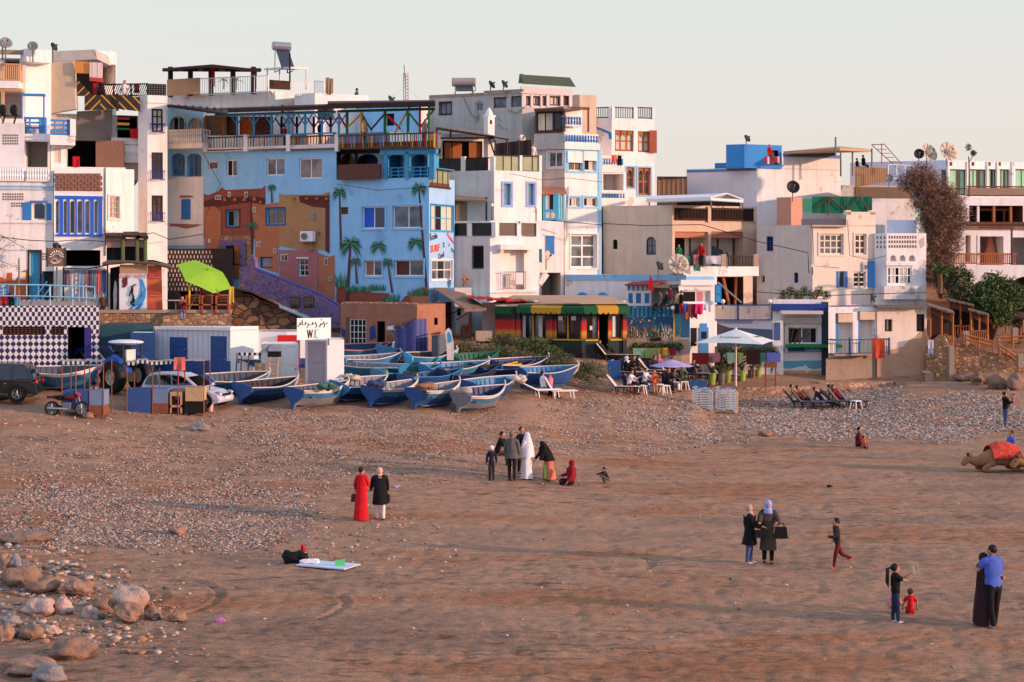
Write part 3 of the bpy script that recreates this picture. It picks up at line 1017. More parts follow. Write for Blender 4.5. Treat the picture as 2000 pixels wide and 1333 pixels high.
b.rail(0,99,234,133,264,-.1,BLUE,2,.1,BLUE,thick=.1,name='blue_rail',ends=False)
m=MB();b.box(0,99,243,134,247,.05,BLUE,off=-.12,mb=m);b.box(0,99,253,134,257,.05,BLUE,off=-.12,mb=m);b.box(0,131,234,137,264,.1,BLUE,off=-.14,mb=m);b.box(0,137,233,148,266,.3,W,off=-.2,mb=m);m.build('rail_board',b.root)
b.done()
b=Bldg('white_house','narrow white wall block under the jutting balcony beside the brown brick lattice','building',[(99,73),(130,73.4)],282,('z',Z_(345,72)),W,depth=5,roof=W)
b.win(0,105,290,119,320,fr=W2,gl=CURT,nv=1,dep=.1)
b.done()
b=Bldg('white_house','top storey of the far left white house with a timber balcony and grey satellite dishes above','building',[(-90,74.5),(50,75),(51,75.2),(100,76)],112,('z',Z_(240,72)),W,depth=6,roof=W,root=ROOT_A)
b.hole(0,8,112,38,170,1.4,W2,INT)
b.box(0,-90,157,37,172,1.2,W,'balcony_slab')
b.rail(0,-60,124,37,158,1.15,TAN,26,.08,TAN,name='timber_rail')
b.hole(0,-10,178,42,232,1.6,W2,W2)
m=MB()
b.box(0,2,175,8,236,.2,TAN,off=.9,mb=m);b.box(0,-60,172,42,178,1.1,TAN,off=0,mb=m);m.build('timber_post',b.root)
b.box(0,-90,97,56,105,.3,CONC,'parapet')
b.box(2,52,97,101,122,.9,W,'parapet')
b.done()
b=Bldg('white_house','white house with a wide royal blue window of six narrow arches','building',[(106,71),(205,71.8),(262,72.8)],327,('z',2),W,depth=5,roof=W)
f=b.f[0]
xs=[(109,116),(124,132),(137,147),(151,162),(166,176),(184,192)]
b.box(0,108,383,201,389,.10,RBLUE,'window_head')
b.box(0,110,458,200,462,.10,RBLUE,'window_sill')
for i,(x0,x1) in enumerate(xs):
 b.win(0,x0,393,x1,456,fr=WHT,gl=[GLG,GLG,GLS,GLG,GLG,GLG][i],nv=1,dep=.22,fw=.03,arch=True)
m=MB()
for x0,x1 in((117,123.5),(132.5,136.5),(147.5,150.5),(162.5,165.5),(177,183.5),(192.5,200)):b.box(0,x0,389,x1,458,.09,RBLUE,mb=m)
m.build('blue_mullion',b.root)
b.win(1,214,384,233,427,fr=BEIGEW,gl=GLB,nv=2,trim=W2,dep=.2,bars=BEIGEW)
b.hole(0,129,489,196,520,2.4,DARK,DARK)
m=MB()
bx=mk('brown_brick_lattice',(128,92,78),dirt=.3,bump=.5)
for j in range(6):
 y=339+j*5.6
 for i in range(7):
  x=107+i*13+(6 if j%2 else 0)
  if x<192:b.box(0,x,y,min(x+11.5,200),y+5.3,.12,bx,mb=m)
 b.box(0,107,y+4.4,200,y+5.6,.09,bx,mb=m)
m.build('brick_lattice',b.root)
m=MB()
b.box(0,205,327,206.5,500,.06,BRN,mb=m)
m.build('drain_pipe',b.root)
b.done()
b=Bldg('grey_house','patched grey house with a yellow and black striped roof deck rail','building',[(96,77),(190,77.5),(270,78.2)],222,('z',Z_(340,72)),GREY,depth=6,roof=GREY)
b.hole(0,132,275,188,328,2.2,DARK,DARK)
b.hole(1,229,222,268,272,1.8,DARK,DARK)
b.decal(0,[(mk('grey_felt',(116,106,98),dirt=.3),[(150,218),(220,214),(217,275),(150,275)])],'grey_felt_panel',off=.08)
m=MB();b.box(0,187,275,243,332,.12,mk('brown_mat',(128,94,78),bump=.7,dirt=.3),off=.6,mb=m);m.build('brown_screen',b.root)
b.box(0,130,327,245,336,.9,W,'ledge')
m=MB();b.box(1,229,230,253,234,.1,RED,off=.1,mb=m);b.box(1,229,240,253,245,.1,YEL,off=.1,mb=m);b.box(1,229,250,253,254,.1,GRN,off=.1,mb=m);m.build('painted_board',b.root)
b.rail(1,244,282,274,303,.3,WHT,9,.12,W2,turned=True)
b.box(1,218,270,276,282,.45,W2,'balcony_slab');b.box(1,243,303,276,318,.4,W2,'balcony_foot')
CHEV=stripes('black_yellow_planks',[(0,(52,38,30)),(.62,(206,150,40)),(.8,(60,42,32))],.42,(.72,0,.72),bump=.2)
CHEV2=stripes('black_yellow_planks_mirrored',[(0,(52,38,30)),(.62,(206,150,40)),(.8,(60,42,32))],.42,(-.72,0,.72),bump=.2)
m=MB()
pxpoly(m,[(165,187),(196,186),(196,215),(165,216)],76.6,.08,CHEV2)
pxpoly(m,[(196,186),(227,184),(227,213),(196,215)],76.6,.08,CHEV)
pxpoly(m,[(231,186),(273,190),(273,218),(231,213)],76.6,.08,CHEV)
pxpoly(m,[(150,155),(152,187),(180,187)],76.7,.08,CHEV2)
pxpoly(m,[(227,183),(231,183),(231,217),(227,217)],76.5,.12,DBRN)
m.build('striped_rail',b.root)
m=MB();pxpoly(m,[(95,122),(143,119),(148,213),(96,222)],76.4,.5,HESS);m.build('canvas_sheet',b.root)
m=MB();pxpoly(m,[(145,119),(175,122),(174,144),(147,143)],76.2,.1,mk('orange_cloth',(214,140,70),bump=.4,dirt=.4));m.build('orange_awning',b.root)
m=MB();pxpoly(m,[(175,122),(200,123),(199,153),(175,151)],76.1,.1,stripes('striped_curtain',[(0,(226,200,190)),(.5,(196,120,120)),(.62,(230,214,200))],.3,(1,0,0)))
pxpoly(m,[(175,151),(200,153),(200,161),(175,158)],76.0,.15,mk('faded_red_cloth',(196,70,56)))
m.build('curtain',b.root)
m=MB();pxpoly(m,[(90,101),(186,97),(190,116),(100,121)],77.5,3,GREY);m.build('roof_slab',b.root)
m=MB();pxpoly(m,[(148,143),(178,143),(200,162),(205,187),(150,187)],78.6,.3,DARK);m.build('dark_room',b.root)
m=MB();pxpoly(m,[(182,163),(191,163),(191,184),(182,184)],77.8,.1,RED);m.build('red_hanging',b.root)
b.done()
b=Bldg('white_rooftop_room','white rooftop room with a flat blue tank on the patched grey house','building',[(190,80),(227,80.6)],99,('z',Z_(225,78)),W,depth=5,roof=W)
b.hole(0,200,126,226,168,2.5,W,W)
m=MB();pxpoly(m,[(188,103),(200,103),(200,112),(188,112)],79.5,.6,BLUEW);m.build('water_tank',b.root)
b.done()
b=Bldg('white_tower_house','narrow white tower house with three stacked dark grilled windows','building',[(270,77),(288,S),(327,.35)],187,('z',3),W,depth=5,roof=W,mats={0:W2})
for(y0,y1,g) in((213,258,GLS),(298,350,GLS),(382,432,GLB)):
 b.win(1,296,y0,318,y1,fr=DBRN,gl=CURT if y0==213 else g,nv=2,nh=3,dep=.1,fw=.1)
 m=MB();f=b.f[1]
 u0,v0,u1,v1=f.rect(294,y1-16,322,y1+1,.35)
 for i in range(9):
  c=u0+(u1-u0)*i/8;m.tube(f.at(c,v0,.35),f.at(c,v1,.35),.014,DBLUE,n=4)
 for v in(v0,v1):m.tube(f.at(u0,v,.35),f.at(u1,v,.35),.02,DBLUE,n=4)
 for u in(u0,u1):
  for v in(v0,v1):m.tube(f.at(u,v,.35),f.at(u,v,0),.02,DBLUE,n=4)
 m.build('window_grille',b.root)
b.box(1,289,200,327,202,.06,BEIGEW,'moulding')
m=MB();f=b.f[0];f1=b.f[1]
for k,(fa,x0,x1) in enumerate(((f1,289,325),)):
 u0,v0,u1,v1=fa.rect(x0,164,x1,187)
 b.fbox(fa,u0,v0,u1,v1,-.1,-.04,BLK,m)
 for i in range(7):
  for j in range(5):b.fbox(fa,u0+(i+.3)*(u1-u0)/7,v0+(j+.25)*(v1-v0)/5,u0+(i+.7)*(u1-u0)/7,v0+(j+.75)*(v1-v0)/5,-.04,-.02,GMET,m)
m.build('black_lattice',b.root)
b.done()
m=MB()
Ya=77.5
for i in range(26):
 x=190+i*4
 m.tube(P(x,187,Ya),P(x+9,164,Ya),.025,BLK,n=4)
for x in(190,222,256,288):m.tube(P(x,190,Ya),P(x,163,Ya),.05,BLK,n=4)
m.tube(P(190,166,Ya),P(288,164,Ya),.04,BLK,n=4);m.tube(P(190,187,Ya),P(288,187,Ya),.04,BLK,n=4)
pxpoly(m,[(262,164),(272,164),(272,182),(262,182)],Ya+.1,.05,RED)
solo(m,'lattice_fence','black diagonal lattice fence around the roof deck beside the narrow tower','fence')
b=Bldg('pale_blue_house','pale blue shaded house with two arched upper openings and a white balustrade','building',[(327,82),(397,-.40)],207,('z',3),LBLUE,depth=8,roof=CONC)
b.win(0,330,227,363,258,fr=WHT,gl=GLS,nv=3,arch=True,dep=.5)
b.win(0,366,230,396,258,fr=WHT,gl=CURT,nv=2,arch=True,dep=.4)
m=MB();b.box(0,327,280,395,290,1.0,W,mb=m);m.build('balcony_slab',b.root)
b.rail(0,329,253,394,281,.95,WHT,17,.075,W2,turned=True)
b.win(0,333,300,361,344,fr=BLUE,gl=GLG,nv=3,dep=.3,fw=.14,arch='low')
b.win(0,365,300,393,346,fr=BLUE,gl=GLG,nv=3,dep=.3,fw=.14,arch='low')
m=MB();b.box(0,327,346,397,480,.04,W,mb=m);m.build('white_wall',b.root)
b.shut(0,353,389,371,429,BLUE,out=.12)
b.decal(0,[(EARTH,[(352,382),(372,382),(380,386),(350,387)]),(EARTH,[(331,437),(397,439),(380,444),(364,447),(345,443),(331,442)])],'bare_brick_patch',off=.06)
m=MB();roofslab(m,[(327,206,82),(445,214,79),(445,222,84),(327,204,88)],.12,DBRN)
for x in range(335,440,14):m.tube(P(x,209+(x-335)*.07,81.5-(x-335)*.02),P(x,205+(x-335)*.07,86),.07,BRN,n=4)
m.build('reed_roof',b.root)
b.done()
b=Bldg('dark_lattice_shed','dark lattice fronted shelter under the pale blue house behind the green umbrella','shelter',[(308,79.5),(455,79.5)],486,('z',4.6),mk('black_lattice_boards',(52,42,40),dirt=.3),depth=3,roof=DBRN)
m=MB();b.box(0,326,489,417,570,.012,DBRN,mb=m)
for i in range(26):
 for j in range(9):
  if(i+j)%2==0:b.box(0,327+i*3.4,490+j*9,329.4+i*3.4,496+j*9,.02,GREY,mb=m)
m.build('lattice_panel',b.root)
b.door(0,311,495,324,560,TBLUE)
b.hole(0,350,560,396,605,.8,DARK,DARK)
b.done()
LSC=1.0
b=Bldg('white_house','large white house high behind the blue one with a timber pergola on its roof','building',[(326,103),(525,-.36),(580,.9)],186,('z',4),W,depth=12,roof=CONC)
m=MB()
for x in(548,596):
 pass
b.win(1,549,205,556,220,fr=BRN,gl=GLS,nv=1);b.win(1,530,206,535,220,fr=WHT,gl=GLG,nv=1)
b.win(1,562,206,569,220,fr=WHT,gl=GLG,nv=1)
b.done()
zt=b.top
pg=thing('pergola','timber pergola with dark flat roof and reed side panels on the white rooftop','pergola',tuple(P(326,187,103)))
m=MB();roofslab(m,[(317,134,101),(415,126,99),(508,136,99),(508,136,106),(415,129,107),(317,135,107)],.18,DBRN);m.build('roof',pg)
for x,y in((333,186),(372,184),(412,183),(455,181),(495,180)):
 m=MB();Y=103-(x-326)*.022;t=P(x,131,Y);m.tube(P(x,y+4,Y),t,.17,DBRN,n=6);m.tube(t+Vector((-.5,0,-.2)),t+Vector((.5,0,-.2)),.12,DBRN,n=4);m.build('post',pg)
m=MB();pxpoly(m,[(326,156),(391,152),(391,183),(326,188)],101.2,.1,TAN);m.build('side_panel',pg)
def pxrail(name,label,pts,h,n,mat,r=.02,Y=None,group=None,parent=None):
 m=MB()
 for(x0,y0,Y0),(x1,y1,Y1) in zip(pts[:-1],pts[1:]):
  a,c=P(x0,y0,Y0),P(x1,y1,Y1);a2,c2=P(x0,y0+h,Y0),P(x1,y1+h,Y1)
  m.tube(a,c,r*1.4,mat,n=4);m.tube(a2,c2,r*1.2,mat,n=4)
  for i in range(n+1):
   t=i/n;m.tube(a.lerp(c,t),a2.lerp(c2,t),r,mat,n=4)
 if parent:return m.build(name,parent)
 return solo(m,name,label,'railing',group)
pxrail('roof_railing','thin white railing along the roof edge below the timber pergola',[(391,154,101),(524,148,98.6)],32,30,WHT)
pxrail('roof_railing','thin white railing on the lower roof right of the solar tank canopy',[(570,160,99),(614,158,99.5),(652,162,99.5)],27,12,WHT)
b=Bldg('white_house','white stepped rooftop blocks between the solar tank and the antenna mast','building',[(575,99.5),(615,S),(718,.45)],184,('z',4),W,depth=10,roof=CONC)
b.hole(1,620,209,652,235,1.5,GREY,GREY)
b.done()
b=Bldg('white_house','white terrace block with draped towels where a person in green sits','building',[(655,101),(668,S),(720,.3)],189,('z',4),W,depth=8,roof=CONC)
b.done()
b=Bldg('white_house','white and pale blue wall with a dark window glimpsed through the painted roof terrace','building',[(560,97),(600,S),(650,.3),(760,S),(838,.2)],262,('z',4),W,depth=5,roof=W,mats={2:BLUEW,3:BLUEW})
b.done()
b=Bldg('pale_blue_house','pale blue house wall with dark windows behind the painted roof terrace','building',[(700,99),(822,S),(838,.5)],207,('z',4),BLUEW,depth=6,roof=W,mats={1:W})
b.win(0,755,222,770,246,fr=BLK,gl=DARK,nv=1);b.done()
m=MB()
Yc=112
for(dx,dy) in((0,0),(.32,.1),(.12,.35)):
 c0=P(789,215,Yc)+Vector((dx,dy,-2));c1=P(788,143,Yc)+Vector((dx,dy,0));m.tube(c0,c1,.022,RUST,n=4)
c0=P(789,215,Yc);c1=P(788,143,Yc)
for i in range(34):
 a=c0.lerp(c1,i/34);q=c0.lerp(c1,(i+1)/34);o=[Vector((0,0,0)),Vector((.32,.1,0)),Vector((.12,.35,0))]
 m.tube(a+o[i%3],q+o[(i+1)%3],.012,RUST,n=3)
m.tube(c1+Vector((.15,.1,-1)),P(789,127,Yc),.03,RUST,n=4)
for x in(745,835):m.tube(c1+Vector((.1,.1,-1)),P(x,205,Yc),.006,RUST,n=3)
solo(m,'antenna_mast','tall thin rusty lattice mast with guy wires rising behind the painted terrace','antenna')
# ================= blue mural house =================
b=Bldg('blue_house','big sky blue house with painted palm trees and a painted earthen castle','building',[(397,94),(657,S)],293,('z',2),BLUEW,depth=9,roof=CONC)
G=b
b.win(0,406,315,425,332,fr=WHT,gl=GLB,nv=1)
b.win(0,442,312,463,345,fr=WHT,nv=2,panes=[DARK,GLG])
b.win(0,520,309,556,343,fr=WHT,gl=GLG,nv=2)
b.win(0,584,309,629,349,fr=WHT,gl=glassmat('warm_glass',(120,96,78),.08),nv=2)
b.win(0,443,411,468,443,fr=TBLUE,nv=2,panes=[DARK,GLG],trim=DBRN,tw=.06)
b.win(0,521,407,557,439,fr=TBLUE,gl=GLG,nv=2,trim=DBLUE,tw=.06)
b.win(0,507,502,533,524,fr=DBLUE,gl=GLG,nv=1,dep=.2)
b.win(0,584,506,603,540,fr=WHT,gl=GLS,nv=2,nh=3,bars=BLK,lintel=W2)
K1=mk('painted_brick_red',(142,78,62),dirt=.55,dcol=(92,40,34));K2=mk('painted_orange',(174,112,80),dirt=.35,dcol=(140,64,40))
K3=mk('painted_ochre',(170,130,90),dirt=.45,dcol=(130,80,50));K4=mk('painted_rose',(168,108,108),dirt=.4,dcol=(110,60,66));K5=mk('painted_shadow',(96,48,44),dirt=.3,dcol=(60,40,50))
K6=mk('painted_purple',(70,66,160),dirt=.3,dcol=(120,80,90));K7=mk('painted_pale',(214,200,190))
Zm=lambda pts,ox=390,oy=340:[(ox+x/4.4425,oy+y/4.4425) for x,y in pts]
mur=[(K1,Zm([(35,170),(70,185),(165,150),(190,115),(225,140),(440,132),(540,125),(570,98),(570,560),(430,560),(200,560),(35,560)])),(K5,Zm([(35,240),(150,200),(440,195),(570,210),(570,262),(440,245),(150,290),(35,282)])),(K2,Zm([(440,252),(555,268),(690,244),(690,640),(480,545),(440,540)])),(K3,Zm([(690,165),(710,182),(1060,180),(1124,155),(1124,660),(850,655),(690,620)])),(K5,Zm([(1090,200),(1125,180),(1125,690),(1090,670)])),(K5,Zm([(860,190),(1124,190),(1124,300),(980,285),(870,245)])),(K2,Zm([(38,290),(130,280),(185,330),(185,520),(150,700),(48,700)])),(K4,Zm([(685,660),(1022,662),(1026,1040),(690,895)])),(K2,Zm([(1026,684),(1120,718),(1150,712),(1172,706),(1172,1100),(1026,1050)])),(K2,Zm([(480,545),(680,582),(680,860),(480,800)])),(STONE,Zm([(150,535),(455,535),(455,830),(150,700)])),(K5,Zm([(440,240),(452,245),(470,540),(455,800),(440,540)])),]
b.decal(0,mur,'painted_castle',off=.02,step=.006)
m=MB()
f=b.f[0]
for i in range(5):
 pass
def reld(rects,mat,out,name):
 m=MB()
 for(x0,y0,x1,y1) in rects:b.box(0,390+x0/4.4425,340+y0/4.4425,390+x1/4.4425,340+y1/4.4425,out,mat,mb=m,off=.05)
 m.build(name,b.root)
reld([(205,210,222,235),(290,212,312,235),(375,212,395,235),(460,205,482,232),(515,235,530,255),(800,205,815,225),(915,205,932,222),(1005,205,1020,222),(1085,205,1105,225)],K2,.18,'beam_end')
reld([(245,155,270,200),(388,155,418,205),(458,290,486,332),(132,185,185,225),(492,590,535,630),(640,645,664,690),(702,695,765,755),(1080,730,1112,792),(1118,893,1146,930),(72,565,92,600),(75,660,92,690)],K7,.02,'painted_window')
reld([(250,165,265,195),(393,163,413,200),(463,297,481,326),(138,192,155,220),(162,192,180,220),(497,596,511,625),(517,596,531,625),(645,651,659,684),(708,702,730,750),(736,702,760,750),(1085,736,1107,786),(1122,898,1142,925),(975,350,1005,400),(1025,505,1043,530)],GLG,.03,'painted_pane')
reld([(170,578,395,622),(345,622,395,800),(172,622,222,695)],STONEP,.1,'door_surround')
reld([(226,622,342,800)],DARK,.03,'doorway');reld([(300,618,342,780)],OWOOD,.08,'open_door');reld([(300,790,345,900)],OWOOD,.08,'open_door')
b.done()
p=G.P2[1]
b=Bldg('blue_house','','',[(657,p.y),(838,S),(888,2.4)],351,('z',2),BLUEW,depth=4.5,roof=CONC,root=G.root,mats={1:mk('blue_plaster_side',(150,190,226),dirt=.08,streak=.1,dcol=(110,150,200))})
for(x0,y0,x1,y1,pn) in((707,404,752,447,[RBLUE,GLS]),(767,402,826,446,[GLG,GLG]),(711,509,746,540,[mk('warm_room',(150,110,84)),GLG]),(770,508,827,540,[mk('brown_room',(92,58,44)),GLG])):
 b.win(0,x0,y0,x1,y1,fr=WHT,nv=2,panes=pn,trim=BLUEW,tw=.1,dep=.2)
b.win(0,665,405,680,419,fr=EARTH,gl=DARK,nv=4,nh=3,fw=.03)
b.win(1,841,401,885,452,fr=TBLUE,nv=4,nh=2,panes=[CURT,DARK,CURT,CURT],dep=.12,trim=TBLUE,tw=.05)
b.win(1,842,508,883,547,fr=WHT,nv=3,nh=2,panes=[GLG,GLS,GLG],dep=.12,trim=WHT,tw=.05)
LFD=mk('mural_dark_green',(28,70,56),rough=.8)
pg1,pg2,pg3=mk('mural_green',(44,104,74),rough=.8),mk('mural_light_green',(96,150,112),rough=.8),mk('mural_trunk',(92,50,56),rough=.8)
G2=b
def mpalm(bb,fi,x,y,r,base=None,seed=0,off=.02):
 rg=random.Random(seed);f=bb.f[fi];m=MB();k=[0]
 if base:
  bx,by=base;w=r*.09+.6
  m.face([f.px(*q,off) for q in((x-w*.6,y),(bx-w,by),(bx+w,by),(x+w*.6,y))],pg3)
 n=64
 for i in range(n):
  a=math.pi*(-.3+1.6*(i+rg.random())/n);L=r*rg.uniform(.8,1.15)
  dx,dy=math.cos(a),-math.sin(a)
  pts=[]
  for t in(0,.35,.7,1):
   q=(x+dx*L*t*(1-.25*t),y+dy*L*t*.95+L*(.35+.3*(i%3))*t*t*.8)
   pts.append(q)
  wv=(.6,1.25,.9,0)
  o=off+.003*(i%6+1)
  up=[f.px(q[0],q[1]-w_*r/26,o) for q,w_ in zip(pts,wv)]
  dn=[f.px(q[0]+dx*.2,q[1]+w_*r/26,o) for q,w_ in zip(pts,wv)]
  m.face(up+dn[:-1][::-1],(pg1,pg2,pg1,LFD)[i%4])
 o=m.build('painted_palm',bb.root)
mpalm(b,0,663,376,20,(666,486),1);mpalm(b,0,684,478,30,(678,590),2,.05);mpalm(b,0,738,481,22,None,3,.1)
mpalm(b,0,757,512,16,(766,572),4,.08);mpalm(b,0,818,368,21,(833,566),5);mpalm(b,0,811,474,22,None,6,.05);mpalm(b,0,694,510,16,(697,555),7,.1)
mpalm(G,0,530,366,12,(531,396),8,.06);mpalm(G,0,492,440,15,(494,462),9,.09)
m=MB();f=b.f[0];rg=random.Random(5)
m.face([f.px(x,y,.03) for x,y in((657,555),(682,563),(722,569),(724,572),(760,573),(764,600),(657,605))],K1)
m.face([f.px(x,y,.04) for x,y in((774,610),(776,600),(790,580),(806,572),(824,562),(837,560),(837,612))],K1)
m.face([f.px(x,y,.05) for x,y in((800,575),(818,564),(837,560),(837,600),(806,600))],K2)
for(x0,x1,yb,h) in((657,676,562,34),(676,724,570,16),(722,752,568,18),(748,780,592,24),(796,836,578,20)):
 for i in range(int((x1-x0)*1.6)):
  x=rg.uniform(x0,x1);hh=h*rg.uniform(.4,1);dx=rg.uniform(-6,6)
  m.face([f.px(*q,.06+.003*(i%7)) for q in((x-1,yb),(x+1,yb),(x+dx,yb-hh))],pg1 if i%3 else pg2)
m.build('painted_shrubs',b.root)
b.rail(1,839,331,880,368,.05,DBRN,4,.05,DBRN,name='terrace_screen',ends=False)
bx=MB();b.box(1,840,334,878,358,.03,GRNGL,off=.0,mb=bx);b.box(1,840,358,878,367,.04,BRN,mb=bx);bx.build('screen_panel',b.root)
def textmesh(s_,size,mat,name,parent=None,frame=None,ext=.004,bold=0.0,spacing=1.0):
 cu=bpy.data.curves.new(name,'FONT');cu.body=s_;cu.size=size;cu.extrude=ext;cu.offset=bold;cu.space_character=spacing
 cu.align_x='CENTER';cu.align_y='CENTER';cu.resolution_u=2
 t=bpy.data.objects.new(name,cu);COL.objects.link(t)
 dg=bpy.context.evaluated_depsgraph_get()
 me=bpy.data.meshes.new_from_object(t.evaluated_get(dg));bpy.data.objects.remove(t)
 o_,r_,u_=(Vector(q) for q in frame)
 r_.normalize();u_.normalize();n_=r_.cross(u_)
 org=ORG[parent] if parent is not None and parent in ORG else Vector((0,0,0))
 for v in me.vertices:v.co=o_+r_*v.co.x+u_*v.co.y+n_*v.co.z-org
 me.materials.clear();me.materials.append(mat)
 o=bpy.data.objects.new(name,me);COL.objects.link(o)
 if parent is not None:o.parent=parent;ORG[o]=org
 return o
f=b.f[1]
def ftext(bb,fi,s_,px,py,hpx,mat,tilt=0,name='painted_writing',bold=0.0,off=.02,sx=1):
 f=bb.f[fi];c=f.px(px,py,off);Yc=c.y
 r_=Vector((f.d.x,f.d.y,0));u_=Vector((0,0,1))
 rr=r_*math.cos(tilt)+u_*math.sin(tilt);uu=u_*math.cos(tilt)-r_*math.sin(tilt)
 return textmesh(s_,hpx/F*Yc*1.35,mat,name,bb.root,(c,rr,uu),bold=bold)
ORA=mk('graffiti_orange',(222,92,52));VIO=mk('graffiti_violet',(96,52,110));PNK=mk('graffiti_pink',(206,60,84));GRY_=mk('graffiti_dark',(60,52,60))
ftext(b,1,'École',847,463,12,GRY_,.15,bold=.01);ftext(b,1,'SURF',850,486,14,ORA,.1,bold=.02);ftext(b,1,'de',867,478,9,GRY_,-1.2)
ftext(b,1,'Cool',862,500,10,VIO,.25,bold=.015);ftext(b,1,'Freedom',880,466,7,PNK,-.5,bold=.01);ftext(b,1,'of',877,479,6,VIO,.5);ftext(b,1,'SEA',884,490,7,GRY_,-.4)
ftext(b,0,'PERLIT',810,576,8,DBRN,.12,bold=.01)
b.done()
m=MB();c=G.f[0].px(601,462,.35);m.box(c,(.85,.35,.6),WHT,math.atan2(S,1));m.lathe([(.2,0),(.2,.02)],c+Vector((-.2,-.19,0)),GMET,14,(-.38,-.92,0));m.box(c-Vector((0,-.1,.36)),(.9,.4,.05),GMET,math.atan2(S,1));m.path([c+Vector((.3,.1,-.3)),c+Vector((.35,.1,-.8)),c+Vector((0,.1,-.9))],.03,GMET)
solo(m,'air_conditioner','white air conditioner box hung on the ochre part of the painted castle','air conditioner')
ya=(G.f[0].px(657,320)).y
b=Bldg('blue_house','','',[(657,p.y+1.2),(836,S)],291,('z',G2.top-.3),LBLUE,depth=4,roof=CONC,root=G.root)
b.hole(0,664,300,692,330,1.2,BRN,mk('pale_stone_room',(196,170,146)),arch=True);b.hole(0,697,301,738,330,1.2,DBRN,DBLUE,arch='low')
m=MB();b.box(0,659,293,740,301,.06,DBRN,mb=m);b.box(0,659,293,665,330,.06,DBRN,mb=m);b.box(0,692,293,698,330,.06,DBRN,mb=m);b.box(0,660,321,742,351,.2,stripes('dark_plank',[(0,(96,54,40)),(.9,(50,28,22))],.16,(.7,0,.7),bump=.3),off=1.25,mb=m);m.build('wooden_screen',b.root)
for x0,x1 in((758,788),(804,838)):b.hole(0,x0,302,min(x1,834),350,1.6,TBLUE,BLUEW,arch='low')
m=MB();b.box(0,750,296,756,350,.25,TBLUE,off=.9,mb=m);b.box(0,791,296,798,350,.25,TBLUE,off=.9,mb=m);b.box(0,838,296,848,350,.25,TBLUE,off=.9,mb=m);b.box(0,742,293,852,302,.25,TBLUE,off=.9,mb=m);m.build('turquoise_column',b.root)
b.done()
b=Bldg('blue_house','','',[(750,G2.f[0].px(750,340).y),(836,S)],329,('z',G2.top-.02),TBLUE,root=G.root)
m=MB()
f=b.f[0]
for v in(f.z1,(f.z1*.65+f.z0*.35),f.z1*.3+f.z0*.7):m.tube(f.at(0,v),f.at(f.L,v),.035,TBLUE,n=4)
for i in range(7):m.tube(f.at(f.L*i/6,f.z0),f.at(f.L*i/6,f.z1),.035,TBLUE,n=4)
for v in(f.z1,(f.z1+f.z0)/2):m.tube(f.at(f.L,v),f.at(f.L,v)+Vector((1.4,3.2,0)),.035,TBLUE,n=4)
m.build('turquoise_rail',G.root)
dk=thing('roof_terrace','painted timber roof terrace on the blue house with rainbow coloured balusters','terrace',(G.P2[0].x,G.P2[0].y,G.top))
b=Bldg('','','',[(399,93.7),(657,S),(845,S),(862,2.4)],290,298,W2,depth=5,roof=DBRN,root=dk,mats={1:BRN,2:BRN});D=b
RAST=[OWOOD,YEL,BRN,RED,TBLUE,TAN,BRN,mk('dull_red',(170,50,44)),TAN,GRN]
PW=[TAN,OWOOD,BRN,TAN]
b.rail(0,404,267,477,295,-.05,TAN,13,.07,BRN,cols=PW,ends=False);b.rail(0,482,266,562,294,-.05,TAN,15,.07,BRN,cols=PW+RAST,ends=False)
b.rail(0,565,265,655,293,-.05,TAN,16,.07,BRN,cols=RAST,ends=False);b.rail(1,661,262,798,290,.15,TAN,24,.075,BRN,cols=RAST,ends=False)
b.rail(1,800,259,843,291,.05,TAN,11,.07,BRN,cols=RAST,ends=False);b.rail(2,845,259,860,291,.05,TAN,6,.07,BRN,cols=RAST,ends=False)
m=MB()
for x in(400,479,562,657):b.box(0 if x<650 else 0,x-3.5,263,x+3.5,296,.2,W,off=-.1,mb=m)
m.build('white_post',dk)
def posts(root,fn,xs,y0,y1,mat,r=.07,brace=True,name='post'):
 for i,x in enumerate(xs):
  m=MB();mt=mat[i%len(mat)]
  f,off=fn(x);a,c=f.px(x,y1,off),f.px(x,y0,off);m.tube(a,c,r,mt,n=6)
  if brace:
   for s_ in(-1,1):m.tube(c+Vector((0,0,-.7)),c+Vector((.45*s_,-.18*s_,-.05)),r*.6,mt,n=4)
  m.build(name,root)
fr_=lambda x:((b.f[0] if x<657 else b.f[1]),-.6)
posts(dk,fr_,(463,496,530,563,596,629,662),222,264,[TBLUE])
posts(dk,lambda x:((b.f[0] if x<657 else b.f[1]),-3.4),(550,580,613,646),228,262,[DBLUE],.08)
posts(dk,fr_,(402,436),226,266,[OWOOD],brace=False)
posts(dk,fr_,(678,706,752,797),218,262,[GRN,YEL,GRN,GRN],.09,brace=False)
posts(dk,lambda x:(b.f[1],-.5),(820,838),208,260,[RED,GRN],.07,brace=False)
cols_=[RED,YEL,GRN,BRN]
for i,(x0,y0,x1,y1) in enumerate(((660,222,678,252),(678,250,706,222),(706,222,726,256),(726,252,752,222),(752,222,782,252),(770,262,800,210),(800,222,820,248),(820,250,850,212))):
 m=MB();f_=b.f[1];m.tube(f_.px(x0,y0,-.6),f_.px(x1,y1,-.6),.06,cols_[i%4],n=4);m.build('brace',dk)
m=MB();f_=b.f[0]
q=lambda x,y,o:(b.f[0] if x<657 else b.f[1]).px(x,y,o)
m.slab([q(404,222,.1),q(640,214,.1),q(640,211,-4),q(420,219,-4)],(0,0,.24),DBRN)
m.slab([q(640,213,.15),q(850,209,.15),q(850,206,-4),q(640,208,-4)],(0,0,.32),DBRN)
for i in range(18):x=410+i*24;m.tube(q(x,221-(x-410)*.03,.35),q(x,219-(x-410)*.03,-3.8),.05,BRN,n=4)
